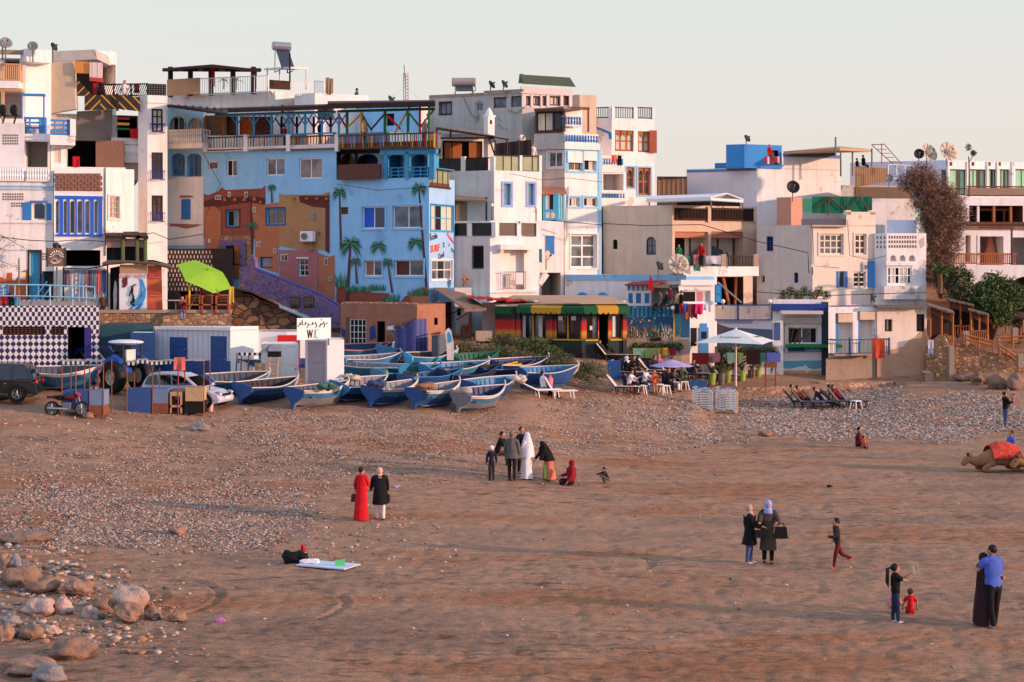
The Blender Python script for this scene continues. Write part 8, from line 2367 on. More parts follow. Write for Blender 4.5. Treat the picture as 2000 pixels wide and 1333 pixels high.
D_(1324,517,90,21,'very large ribbed beige dish over the beach bar roof',mat=DW,f=(.1,-.9,.35),ribs=True);D_(1288,520,91,10,'black dish left of the very large beige one',f=(.7,-.5,.5));D_(1704,582,92.4,9,'black dish on the low white house roof',f=(.8,-.4,.4));D_(1421,497,93,5,'small black dish by the beige balcony rail',f=(.7,-.5,.4));D_(1737,349,105,8,'grey dish at the end of the bamboo screen',mat=DG,f=(.0,-1,.2));D_(111,482,81,9,'black dish behind the brown wave signboard',f=(.6,-.6,.5))
def heater(px,py,Y,L,r,yaw,mt,label,legs=1.2,panel=True):
 c=P(px,py,Y);o=thing('solar_heater',label,'water heater',tuple(c-Vector((0,0,legs))),R(yaw))
 m=MB();m.lathe([(r*.9,-L/2),(r,-L/2+.06),(r,L/2-.06),(r*.9,L/2)],(0,0,legs),mt,18,(1,0,0));m.build('tank',o,local=True)
 m=MB();m.slab([(-L*.36,-.15,legs-r),(L*.36,-.15,legs-r),(L*.36+.1,-.2 if not panel else-1.2,.05),(-L*.36+.1,-.2 if not panel else-1.2,.05)],(0,.03,.09),mk('solar_glass',(40,46,58),rough=.15,spec=.7));m.build('panel',o,local=True)
 m=MB()
 for x in(-L*.36,L*.36):m.tube((x,.1,0),(x,0,legs-r),.03,GMET);m.tube((x,.1,0),(x,-1.1,0),.03,GMET)
 m.path([(L*.4,0,legs),(L*.5,.1,legs-.5),(L*.3,0,0)],.03,BLK);m.build('frame',o,local=True)
heater(550,91,100,1.2,.29,25,mk('tank_steel',(150,152,160),rough=.3,metal=.5),'silver solar water heater tank high on a white canopy',1.7)
heater(906,161,103,1.6,.3,0,mk('tank_grey',(150,140,136),rough=.5),'long grey solar tank on the unpainted grey house',.8)
m=MB();roofslab(m,[(516,134,99.5),(565,131,98.6),(601,132,100),(560,130,102.5)],.12,W2)
for x,yb,Y in((522,178,99.6),(546,168,101),(598,176,100),(566,160,98.8)):m.tube(P(x,yb,Y),P(x,132,Y),.05,W2,n=5)
m.tube(P(566,160,98.5),P(566,105,98.5),.06,BLK,n=5);pxpoly(m,[(526,156),(567,159),(567,176),(526,174)],98.9,.06,BRN);solo(m,'tank_canopy','white slab on thin posts carrying the solar tank with a brown board below','canopy')
for x,y,Y,n_,sd in((437,172,101,12,1),(462,172,100.5,10,2)):palmplant('potted_plant','thin potted plant '+('left' if sd==1 else 'right')+' under the rooftop pergola',tuple(P(x,y,Y)),.5,.6,n_,LF[1],sd,.04,.03,'plant')
for x,yt,sd in((415,134,1),(497,140,2)):cloth('folded_parasol','closed red parasol at the '+('middle' if sd==1 else 'right')+' pergola post',x-2,x+5,yt,yt+34,101,CRD,sd,'parasol')
for x,lab in((640,'left'),(647,'right')):cloth('folded_parasol','closed beige parasol on the white roof, the %s one'%lab,x-4,x+4,152 if x<645 else 154,184,99.3,CTN,x,'parasol')
# ================= left terrace =================
pxrail('terrace_railing','pale turquoise tube railing along the tiled block roof',[(-40,556,70),(75,557,70),(185,561,70)],22,5,LBLUE,.025)
m=MB()
for x in(98,142,168):m.tube(P(x,598,70.1),P(x,556,70.1),.03,LBLUE)
for a,c in(((58,595),(92,550)),((72,597),(100,560))):m.tube(P(*a,71),P(*c,71),.03,TBLUE)
m.tube(P(37,598,70.2),P(37,505,70.2),.035,GMET);solo(m,'stair_railing','turquoise stair rail and posts rising behind the terrace railing','railing')
SB=thing('signboard','brown square signboard with a white sun and wave emblem on a post','sign',tuple(P(111,590,71.5)));Yb=77.5
m=MB();pxpoly(m,[(93,521),(128,521),(128,485),(93,485)],Yb,.1,mk('sign_brown',(140,104,84),dirt=.2));m.build('board',SB)
m=MB();m.tube(P(111,590,Yb+.1),P(111,522,Yb+.1),.05,GMET)
for x in(92,128):m.tube(P(x,522,Yb),P(x,484,Yb),.04,BLK,n=4)
m.build('post',SB);m=MB();e=lambda x,y:P(x,y,Yb)-Vector((0,.03,0));N_=20
m.path([e(111+9*math.cos(a),505+8.5*math.sin(a)) for a in[math.pi*(1.12+i*.85/N_) for i in range(N_)]],.02,WHT,4);m.path([e(102+i,508-2.5*math.sin(i*.35)) for i in range(19)],.02,WHT,4);m.path([e(101+i,512+1.5*math.sin(i*.35)+i*i*.01) for i in range(16)],.02,WHT,4);m.path([e(108+9*math.cos(a),509+6*math.sin(a)) for a in[math.pi*i/N_ for i in range(N_)]],.02,WHT,4)
for i in range(9):a=math.pi*(1.05+i*.112);m.tube(e(111+11*math.cos(a),504+11*math.sin(a)),e(111+14.5*math.cos(a),504+14.5*math.sin(a)),.03,WHT,n=4)
m.build('emblem',SB)
for i,(x0,x1,y1,mt,nm) in enumerate(((126,136,560,CL('mauve',(120,100,110)),'mauve'),(136,147,572,CL('cream_knit',(190,176,164)),'cream'),(146,154,574,stripes('blanket',[(0,(206,180,140)),(.3,(120,130,170)),(.6,(200,190,180))],.25,(0,0,1)),'striped'),(154,162,583,CL('pale_blue_knit',(130,160,200)),'pale blue'),(162,171,583,CL('taupe',(150,130,120)),'taupe'),(172,180,570,CL('plum',(110,70,90)),'plum'),(181,188,574,CL('sea_green',(80,130,126)),'sea green'),(189,197,574,CL('coral',(226,96,90)),'coral'),(198,208,572,CL('slate_blue',(84,84,130)),'slate blue'),(202,209,592,CL('sky',(110,170,206)),'sky blue'))):
 cloth('robe',nm+' robe hanging on the clothes line of the left terrace',x0,x1,528 if i<9 else 572,y1,80.7,mt,i,'clothes','robes on the clothes line',wav=.05)
m=MB();m.path([P(124,524,80.6),P(170,526,80.6),P(212,518,80.6)],.03,BLK);m.tube(P(124,590,80.6),P(124,522,80.6),.04,BLK);m.tube(P(210,600,80.6),P(210,516,80.6),.04,BLK)
for i in range(30):m.tube(P(126+i*2.7,526,80.62),P(126+i*2.7,535,80.62),.01,BLK,n=3)
solo(m,'clothes_rack','black clothes line frame with short fringe on the left terrace','rack')
m=MB();pxpoly(m,[(20,582),(33,582),(33,604),(20,604)],71.5,.5,TBLUE);solo(m,'crate','turquoise box behind the blue lettered board','box')
BBd=thing('signboard','blue noticeboard with white writing at the far left of the terrace','sign',tuple(P(0,580,71)));m=MB();pxpoly(m,[(-16,580),(16,580),(16,555),(-16,555)],71,.06,BLUE);m.build('board',BBd)
textmesh('SURF\nschool\nRental',.16,WHT,'writing',BBd,(P(3,567,70.9),Vector((1,0,0)),Vector((0,0,1))))
KB=thing('surf_kiosk','wooden surf kiosk with a painted wave panel and an orange blanket side','kiosk',tuple(P(234,612,80.5)));Yk=80.5
m=MB();pxpoly(m,[(233,612),(287,612),(287,535),(233,535)],Yk,.1,WHT);pxpoly(m,[(234,535),(286,535),(286,517),(234,517)],Yk,.12,TAN);pxpoly(m,[(215,612),(233,612),(233,520),(215,524)],81.4,.1,DARK);m.build('panel',KB)
OBK=stripes('orange_blanket',[(0,(190,80,50)),(.35,(206,100,60)),(.6,(150,50,50)),(.66,(214,120,80)),(.7,(180,70,50))],.95,(0,0,1),wob=.1)
m=MB();pxpoly(m,[(288,612),(317,612),(315,520),(288,518)],Yk,.08,OBK);m.build('blanket',KB)
m=MB();m.path([P(200,517,Yk-.3),P(250,513,Yk-.3),P(300,516,Yk-.3),P(338,525,Yk-.3)],.06,BRN,5);m.slab([P(200,516,Yk-.3),P(250,512,Yk-.3),P(300,515,Yk-.3),P(338,524,Yk-.3),P(330,519,Yk+2),P(300,511,Yk+2),P(210,511,Yk+2)],(0,0,.08),TIN);m.build('roof',KB)
m=MB();k=lambda x,y,o=.02:P(230+x/13.33,520+y/13.33,Yk)-Vector((0,o,0))
m.face([k(x,y) for x,y in((560,320),(650,350),(700,500),(735,620),(720,820),(640,1000),(560,1130),(420,1180),(200,1220),(130,1150),(260,1140),(360,1060),(470,900),(560,740),(590,560),(575,420))],mk('wave_blue',(70,150,214)))
m.face([k(x,y,.03) for x,y in((640,500),(660,640),(620,800),(520,1000),(600,860),(650,700))],WHT);m.face([k(x,y,.03) for x,y in((380,1100),(520,1010),(600,900),(500,1060),(420,1130))],WHT)
m.face([k(x,y) for x,y in((110,400),(140,300),(200,280),(260,270),(255,480),(190,560),(110,560),(130,480))],mk('dark_red_leaf',(110,46,56)))
for st,r_ in(([(370,520),(390,600),(380,700),(410,790),(390,900),(395,950)],.05),([(410,790),(435,880),(415,960)],.04),([(375,560),(330,690),(300,780)],.03),([(375,560),(440,490),(490,485)],.03),([(335,920),(370,990),(440,1025)],.05)):m.path([k(x,y,.04) for x,y in st],r_,BLK,5)
m.build('wave_painting',KB);textmesh('SURF RENTAL',.3,CL('faded_pink_letters',(214,110,120)),'writing',KB,(k(510,270,.03),Vector((1,0,0)),Vector((0,0,1))))
for i,(x,w_) in enumerate(((222,4),(229,3))):
 m=MB();pxpoly(m,[(x,611),(x+w_,611),(x+w_+3,575),(x+w_+1,552),(x+2,548),(x-1,575)],81,.08,W2 if i==0 else CBR);solo(m,'surfboard',('cream' if i==0 else 'narrow brown')+' surfboard leaning beside the painted kiosk','surfboard')
for i,(x0,x1,yt) in enumerate(((208,240,462),(241,268,460),(269,284,462))):
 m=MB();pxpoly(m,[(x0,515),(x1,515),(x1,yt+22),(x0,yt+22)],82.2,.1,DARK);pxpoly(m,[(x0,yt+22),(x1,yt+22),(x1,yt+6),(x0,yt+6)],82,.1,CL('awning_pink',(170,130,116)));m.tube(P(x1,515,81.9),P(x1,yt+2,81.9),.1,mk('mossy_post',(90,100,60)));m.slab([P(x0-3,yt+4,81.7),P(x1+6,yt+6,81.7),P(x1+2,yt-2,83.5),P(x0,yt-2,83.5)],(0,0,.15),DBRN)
 solo(m,'kiosk_bay',('left wide','middle','right narrow')[i]+' bay of the dark roofed terrace kiosk under the white house','kiosk')
def umbrella(px,py,Y,R_,rise,hp,n,mt,pole,label,tilt=(0,0),dirz=0,two=None,val=0):
 c=P(px,py,Y);o=thing('parasol',label,'parasol',tuple(c-Vector((0,0,hp))))
 ax=Vector((tilt[0],tilt[1],1)).normalized();u=Vector((1,0,0));u=(u-ax*u.dot(ax)).normalized();w_=ax.cross(u)
 rim=[c-ax*rise+(u*math.cos(dirz+2*math.pi*i/n)+w_*math.sin(dirz+2*math.pi*i/n))*R_ for i in range(n)]
 m=MB()
 for i in range(n):
  a,b_=rim[i],rim[(i+1)%n];md=(a+b_)/2+ax*.02*R_;mm=mt if not two or i%2 else two;m.face([c,a,md],mm);m.face([c,md,b_],mm)
  if val:m.face([a,a-Vector((0,0,val)),b_-Vector((0,0,val)),b_],mm)
 m.build('canopy',o)
 m=MB();m.tube(c-Vector((tilt[0]*hp,tilt[1]*hp,hp)),c+ax*.08,.04 if R_<1.8 else.07,pole,n=7);m.build('pole',o)
 m=MB();hb=c-ax*rise*1.6
 for p in rim:m.tube(c-ax*.05,p+(c-p)*.03-ax*.03,.012,pole,n=4);m.tube(hb,c.lerp(p,.5)-ax*.03,.012,pole,n=4)
 m.build('rib',o);return o
umbrella(405,528,81,1.55,.42,2.3,6,mk('lime_canvas',(132,178,44),rough=.8,bump=.1),GMET,'bright lime green parasol tilted over the terrace benches',(.55,-.45))
def bench(px,py,Y,label,back=True):
 c=P(px,py,Y);o=thing('pallet_bench',label,'bench',tuple(c),0,'orange timber benches on the left terrace')
 m=MB();m.box((0,0,.42),(.95,.6,.06),OWOOD);m.build('seat',o,local=True);m=MB()
 for z in(.6,.75,.9):m.box((0,.3,z),(.95,.04,.1),OWOOD)
 m.build('backrest',o,local=True)
 for x in(-.42,.42):m=MB();m.box((x,0,.45),(.07,.6,.9),RWOOD);m.build('side_frame',o,local=True)
for i,x in enumerate((381,408,432)):bench(x,611,80.3,('left','middle','right')[i]+' of the three orange pallet benches on the terrace edge')
bench(409,575,81.6,'orange bench standing higher behind the three in front');m=MB();m.tube(P(370,612,80.2),P(370,556,80.2),.05,YEL);solo(m,'terrace_post','thin yellow post beside the pallet benches','post')
m=MB();m.lathe([(.03,0),(.03,.68)],P(343,612,82),GMET);m.box(P(343,587,82),(.9,.6,.04),WHT);solo(m,'table','small white topped table behind the sitter in maroon','table')
cloth('yellow_cloth','yellow cloth hanging at the corner of the terrace benches',447,457,560,592,80.2,CYL,3,'cloth')
# ================= hedges by the cafe =================
bush('hedge','long grey green hedge sloping down above the boats',[(893+i*26,684+i*4.4,81.5-i*.25,1.0,.8,.62+.08*math.sin(i*2)) for i in range(11)],20000,.09,LH,31,'hedge')
bush('round_bush','rounded yellow green bush in front of the painted cafe',[(985,668,83.5,.9,.8,.55),(1010,678,82.8,.8,.7,.5),(975,680,83,.7,.6,.4)],6000,.09,LH,32)
bush('dark_bush','darker low bush right of the rounded one below the cafe windows',[(1045,678,83.5,1.0,.8,.5),(1075,690,82.8,.8,.7,.45),(1100,700,82.5,.6,.5,.3)],6000,.09,LF,33)
bush('planter_shrub','dark green shrubs in the pastel planter boxes under the mural',[(1240+i*17,678,88-i*.05,.32,.3,.3) for i in range(6)],2600,.1,LF,34);bush('planter_shrub','dark foliage behind the white parasol in the coloured planters',[(1395+i*19,684,91,.34,.3,.3) for i in range(7)],2600,.1,LF,35)
bush('roof_plants','green and straw coloured plants on the mural house roof',[(1530+i*14,577-(i%2)*8,92.5,.3,.3,.35) for i in range(7)],2400,.1,LF,36)
for i,(x0,x1,c,g_) in enumerate(((1236,1258,(130,180,150),0),(1258,1284,(150,160,90),0),(1284,1291,(190,190,110),0),(1385,1406,(150,100,120),1),(1420,1440,(120,170,150),1),(1441,1452,(130,150,80),1),(1485,1496,(40,100,100),1),(1497,1525,(84,96,176),1))):
 m=MB();y0,y1,Y=(681,700,87.2) if not g_ else(690,708,90.4);pxpoly(m,[(x0+1,y1),(x1-1,y1),(x1,y0),(x0,y0)],Y,.45,mk('planter_%d'%i,c,rough=.6,dirt=.2));solo(m,'planter_box',('sea green','olive','pale yellow','mauve','mint','moss green','dark teal','violet blue')[i]+(' planter box below the underwater mural' if not g_ else ' planter box behind the white parasol'),'planter','coloured planter boxes')
LIME=mk('lime_pot',(146,170,84),rough=.5,dirt=.1);GPT=mk('grey_pot',(116,98,92),rough=.6)
for i,(x,y,mt,r_) in enumerate(((1390,752,LIME,.27),(1409,752,GPT,.22),(1421,748,LIME,.26),(1449,747,LIME,.25),(1468,745,GPT,.22),(1481,744,LIME,.19))):
 g=P(x,y,3000*6.97/(y-515));o=thing('potted_agave',('lime pot with agave furthest left under the parasol','grey brown pot second from left under the parasol','lime pot left of the parasol pole','lime pot right of the parasol pole','grey brown pot with yellow edged agave','smallest lime pot at the right of the row')[i],'potted plant',tuple(g),0,'large pots under the white parasol')
 m=MB();m.lathe([(r_*.7,0),(r_*.95,.4),(r_,.6),(r_*1.08,.62),(r_*1.08,.68),(r_*.9,.68),(.001,.62)],(0,0,0),mt,14);m.build('pot',o,local=True);m=MB();rg=random.Random(i)
 for k_ in range(14):a=k_*2.4;s_=rg.uniform(.3,.7);m.path([(0,0,.6),(math.cos(a)*s_*.25,math.sin(a)*s_*.25,.6+s_*.6),(math.cos(a)*s_*.55,math.sin(a)*s_*.55,.6+s_)],[.035,.03,.004],LF[i%3],4)
 m.build('agave',o,local=True)
for x,y,lab in((1314,694,'magenta pot with a small shrub beside the yellow pipe'),(1299,694,'yellow pot beside the magenta pot')):
 palmplant('potted_shrub',lab,tuple(P(x,y,87)),.5,.45,22,LF[0],x,.04,None,'potted plant');pot_=P(x,y,87)
 m=MB();m.lathe([(.16,0),(.22,.42),(.2,.42),(.001,.38)],pot_,cm('magenta_pot',(130,36,76)) if x>1310 else YEL,12);solo(m,'flower_pot',lab.split(' with')[0].split(' beside')[0]+' standing at the mural wall foot','pot')
BIGU=umbrella(1437,643,87.5,2.75,.75,3.25,4,mk('white_canvas',(220,216,206),rough=.7,bump=.1),W2,'huge white square parasol over the potted agaves',dirz=-1.15)
cu_=mk('logo_grey',(110,112,112));
c0=P(1437,643,87.5);rm=[c0-Vector((0,0,.75))+Vector((math.cos(-1.15+math.pi/2*i),math.sin(-1.15+math.pi/2*i),0))*2.75 for i in range(4)]
for a_,b_ in((rm[3],rm[0]),(rm[0],rm[1])):
 md=(a_+b_)/2;rt=(b_-a_).normalized();upv=(c0-md).normalized();nrm=rt.cross(upv);textmesh('Freiberger',.3,cu_,'parasol_lettering',BIGU,(md.lerp(c0,.38)+nrm*.07,rt,upv))
umbrella(1312,702,83.5,1.25,.38,1.75,8,CL('lilac_canvas',(176,160,196)),CMR,'lilac parasol over the front cafe row')
m=MB();PX=[(1352,690,1384,712),(1458,684,1484,712)]
for i,(x0,y0,x1,y1) in enumerate(PX):
 m=MB();pxpoly(m,[(x0,y1),(x1,y1),(x1,y0),(x0,y0)],89.5,.1,CMR if i==0 else cm('dark_maroon',0));m.tube(P((x0+x1)/2,738,89.6),P((x0+x1)/2,y1,89.6),.05,BRN);solo(m,'dark_board',('left' if i==0 else 'right')+' dark maroon wooden board behind the parasol pole','board')
def stool(px,py,label):
 g=PG(px,py);o=thing('stool',label,'stool',tuple(g),R(px%40),'white plastic stools of the cafe');m=MB();m.box((0,0,.45),(.42,.42,.04),WHT);m.build('seat',o,local=True)
 for a in(-1,1):
  for b_ in(-1,1):m=MB();m.tube((a*.17,b_*.17,.43),(a*.24,b_*.24,0),.03,WHT,n=5);m.build('leg',o,local=True)
for x,y,l in((1252,770,'white stool furthest left in front of the cafe row'),(1288,768,'white stool second from left in the cafe row'),(1299,770,'small white stool third in the cafe row'),(1335,762,'white stool furthest right beside the blue planter'),(1672,800,'white table beside the dark loungers')):stool(x,y,l)
m=MB();g=PG(1362,766);m.box(g+Vector((0,0,.32)),(1.0,.6,.64),OR_);solo(m,'planter','royal blue planter box right of the white stools','planter');m=MB();g=PG(1200,742);m.box(g+Vector((0,.3,.5)),(.7,.4,1.0),OR_);solo(m,'blue_block','royal blue block at the left end of the cafe step','block')
def lounger(px,py,yaw,label,fr,mt,grp,up=50):
 g=PG(px,py);o=thing('lounger',label,'lounger',tuple(g),R(yaw),grp);a=R(up)
 m=MB();m.slab([(-.1,-.3,.34),(1.15,-.3,.34),(1.15,.3,.34),(-.1,.3,.34)],(0,0,.05),mt);m.build('seat',o,local=True)
 m=MB();m.slab([(-.1,-.3,.36),(-.1,.3,.36),(-.1-.8*math.cos(a),.3,.36+.8*math.sin(a)),(-.1-.8*math.cos(a),-.3,.36+.8*math.sin(a))],(.04,0,.03),mt);m.build('backrest',o,local=True);m=MB()
 for s_ in(-.31,.31):m.path([(-.1-.8*math.cos(a),s_,.38+.8*math.sin(a)),(-.1,s_,.36),(1.18,s_,.36)],.03,fr,5)
 m.build('frame',o,local=True)
 for x in(-.05,.95):
  for s_ in(-.28,.28):m=MB();m.tube((x,s_,.35),(x+.06,s_*1.05,0),.03,fr,n=5);m.build('leg',o,local=True)
MSH=mk('pale_mesh_cloth',(206,190,182),rough=.8);MSG=mk('grey_mesh_cloth',(92,90,100),rough=.8)
for i,(x,y,yw) in enumerate(((1186,706,-12),(1212,706,-10),(1236,704,-10),(1254,703,-10),(1216,740,-15),(1268,736,-15),(1206,769,-15),(1390,736,-15),(1347,742,-15))):lounger(x,y,yw,('upper step lounger holding the reclining pair','first empty pale lounger on the upper step','second empty pale lounger on the upper step','third empty pale lounger on the upper step','lounger in the middle row under the white scarf','lounger in the middle row beside the pink veil','lounger at the left end of the front row','lounger under the left half of the white parasol','lounger right of the lilac parasol')[i],BLK,MSH,'black framed loungers of the cafe')
for i,(x,y,yw) in enumerate(((1552,797,150),(1568,799,150),(1590,797,155),(1624,795,160),(1640,797,160),(1656,795,160))):lounger(x,y,-12-i*2,('first','second','third','fourth','fifth','last')[i]+' from the left of the dark loungers on the pebbles',BLK,MSG,'dark loungers on the pebble bank')
lounger(1050,776,15,'white sunbed with two people beside the royal blue boat',WHT,WHT,'white sunbeds',25);lounger(1080,778,15,'white folded sunbed end at the right of the sitting pair',WHT,WHT,'white sunbeds',60)
for k_ in range(9):
 for j in range(2):
  c=PG(1395,808)+Vector((-.55+j*1.15,.2-j*.25,.12+k_*.125));o=thing('sunbed',('blue topped ' if k_==8 else '')+'white sunbed, '+('lowest','second from the stones','third from the stones','fourth from the stones','middle','fourth from the top','third from the top','just under the top','topmost')[k_]+' in the '+('left' if j==0 else 'right')+' stack','sunbed',tuple(c),R(-18),'stacked white sunbeds');m=MB()
  m.path([(-.55,0,.22),(-.3,0,.1),(0,0,.16),(.3,0,.14),(.52,0,-.08)],.03,WHT,4);m.path([(-.55,.6,.22),(-.3,.6,.1),(0,.6,.16),(.3,.6,.14),(.52,.6,-.08)],.03,WHT,4)
  for t in(-.5,-.3,-.1,.1,.3):m.box((t,.3,.16),(.12,.6,.02),WHT if k_<8 else OR_)
  m.build('slats',o,local=True);m=MB();m.tube((.52,.6,-.08),(.5,.0,-.08),.03,TAN,n=4);m.build('foot',o,local=True)
ch0=None
for i,(x,y) in enumerate(((1222,741),(1236,739),(1274,737),(1286,735),(1352,744),(1228,768),(1240,766),(1258,764),(1276,766),(1304,764),(1313,762),(1330,757),(1392,735),(1410,738))):
 g=PG(x,y);lb='dark cafe chair '+('under the white scarf','second in the middle row','left of the pink veil','under the pink veil','right of the lilac parasol','first in the front row','second in the front row','under the person in jeans in front','under the person in orange','in the lilac parasol shade','under the person with a white bag','by the blue planter','left under the white parasol','right under the white parasol')[i];yw=R(-25-(i*37%60))
 if ch0 is None:
  ch0=o=thing('cafe_chair',lb,'chair',tuple(g),yw,'dark chairs of the cafe');m=MB();m.box((.02,0,.36),(.46,.44,.05),CNV);m.build('seat',o,local=True);m=MB();m.slab([(-.2,-.22,.38),(-.2,.22,.38),(-.3,.22,.9),(-.3,-.22,.9)],(.03,0,0),CNV);m.build('backrest',o,local=True)
  for a in(-.18,.2):
   for b_ in(-.2,.2):m=MB();m.tube((a,b_,.36),(a*1.15,b_*1.1,0),.02,BLK,n=4);m.build('leg',o,local=True)
 else:dup(ch0,g,yw,lb)
m=MB();g=P(1505,756,86.3);m.box(g+Vector((0,0,1.25)),(.65,.4,.3),RUST)
for a in(-.28,.28):
 for b_ in(-.15,.15):m.tube(g+Vector((a,b_,0)),g+Vector((a,b_,1.1)),.025,RUST,n=4)
m.tube(g+Vector((-.28,-.15,.4)),g+Vector((.28,-.15,.4)),.02,RUST);solo(m,'grill_stand','rusty box on tall thin legs right of the white parasol','stand')
for i,(x,y,Y) in enumerate(((1412,589,90.3),(1504,589,91.0),(1219,592,86),(1587,521,93),(1314,602,88.6),(837,225,89))):
 m=MB();c=P(x,y,Y);m.ball(c,.13,WHT,12,8);m.lathe([(.05,-.5),(.04,-.12)],c,GMET,6);solo(m,'globe_lamp',('white globe lamp on the left end of the lattice screen','white globe lamp on the right end of the lattice screen','white globe lamp at the corner of the painted cafe','white globe lamp on the cream house corner','white globe lamp on the beach bar sill','white globe lamp on the painted terrace corner')[i],'lamp','white globe lamps')
FLG=thing('flag','red flag hanging on a pole over the beach bar','flag',tuple(P(1270,600,88.5)));m=MB();m.tube(P(1270,600,88.5),P(1270,536,88.5),.03,GMET);m.build('pole',FLG);m=MB();pxpoly(m,[(1265,567),(1278,567),(1273,542),(1269,538)],88.4,.05,CRD);m.build('cloth',FLG)
for i,(x0,x1,y1,mt) in enumerate(((1318,1326,612,CK),(1327,1333,614,CRD),(1334,1344,610,CL('violet_blue',(80,76,150))),(1338,1352,622,COR),(1350,1362,622,CL('burgundy',(110,30,60))),(1358,1373,614,CL('hot_pink',(214,40,90))),(1373,1384,606,CWH))):cloth('towel',('black','red','violet blue','orange patterned','burgundy','hot pink','white')[i]+' cloth hung over the beach bar edge',x0,x1,594,y1,88.5-.05*(i%3),mt,i,'towel','cloths over the beach bar edge')
cloth('carpet','orange and red patterned carpet hung over the small balcony rail',1703,1727,661,700,90,mk('carpet_red',(190,66,40),dirt=.8,dcol=(214,150,80),scale=5),2,'carpet');cloth('towel','striped white towel at the wooden gate',1812,1823,664,692,91,CL('striped_grey',(190,180,196)),4);cloth('towel','salmon towel drying on the white stepped balcony',1194,1205,303,318,100.6,CL('salmon',(220,110,70)),6);cloth('towel','black clothes drying beside the salmon towel',1206,1214,304,324,100.6,CK,7);cloth('towel','red striped clothes on the grey house gallery',254,272,252,270,90,CRD,8);cloth('towel','red shirt hanging in the dark gallery',142,156,306,328,88.4,CRD,9)
for i,(x,y) in enumerate(((5,232),(27,235))):m=MB();c=P(x,242,82.9);m.path([c,c+Vector((.15,0,.5)),c+Vector((-.1,0,.95))],.05,BLK);m.ball(c+Vector((0,0,.75)),(.22,.08,.3),BLK,8,6);m.box(c+Vector((.1,0,.42)),(.45,.4,.05),BLK);solo(m,'chair',('left' if i==0 else 'right')+' black plastic chair on the far left balcony','chair')
# ================= camel =================
CAM=mk('camel_hair',(150,104,72),rough=.95,dirt=.3,dcol=(96,62,44),bump=.5)
def camel(px,py,yaw,label,blanket=True):
 g=PG(px,py);o=thing('camel',label,'camel',tuple(g),R(yaw));nd={'r':((-.95,0,.55),.3),'b':((-.5,0,.62),.42),'c':((0,0,.68),.46),'hu':((-.1,0,1.02),.24),'s':((.5,0,.6),.38),'n0':((.82,0,.48),.27),'n1':((1.06,0,.42),.22),'n2':((1.26,0,.52),.19),'hd':((1.42,0,.56),.19),'mz':((1.66,0,.26),.12),'ta':((-1.25,.05,.3),.04)}
 ed=[('r','b'),('b','c'),('c','s'),('c','hu'),('s','n0'),('n0','n1'),('n1','n2'),('n2','hd'),('hd','mz'),('r','ta')]
 for i,sg in enumerate((1,-1)):
  for k_,x,t in(('f',.5,'s'),('h',-.85,'r')):a,b_,c='%sa%d'%(k_,i),'%sb%d'%(k_,i),'%sc%d'%(k_,i);nd[a]=((x,sg*.32,.36),.15);nd[b_]=((x+.42,sg*.36,.12),.09);nd[c]=((x-.05,sg*.38,.07),.06);ed+=[(t,a),(a,b_),(b_,c)]
 nd={k:(Vector(v[0]),v[1]) for k,v in nd.items()};m=MB();m.mesh(*skinmesh(nd,ed,'c'),CAM)
 for s_ in(1,-1):m.ball((1.36,s_*.15,.74),(.05,.04,.09),CAM,6,4);m.ball((1.52,s_*.14,.55),.025,BLK,5,4);m.ball((1.34,0,.74),(.12,.11,.08),BRN,8,5,.4,s_)
 m.build('body',o,local=True,smooth=True);o.scale=(.9,)*3
 if blanket:
  m=MB();n=12;rows=[]
  for x in(-.75,-.3,.15,.5):
   for i in range(n+1):a=math.pi*i/n;rows.append((x,.58*math.cos(a),.62+(.5+(.16 if abs(x+.1)<.3 else 0))*math.sin(a)))
  m.mesh(rows,[(j*(n+1)+i,(j+1)*(n+1)+i,(j+1)*(n+1)+i+1,j*(n+1)+i+1) for j in range(3) for i in range(n)],mk('red_saddle_blanket',(190,56,44),dirt=.95,dcol=(226,150,90),scale=7));m.build('saddle_blanket',o,local=True)
camel(1952,921,186,'kneeling camel with a red patterned saddle blanket and its head low');camel(2048,925,186,'second camel mostly cut off by the right edge',False)
person(1975,905,'person in a blue robe sitting behind the camel saddle',1.6,200,'sit',top=CBL,bot=CBL,seat=.5)
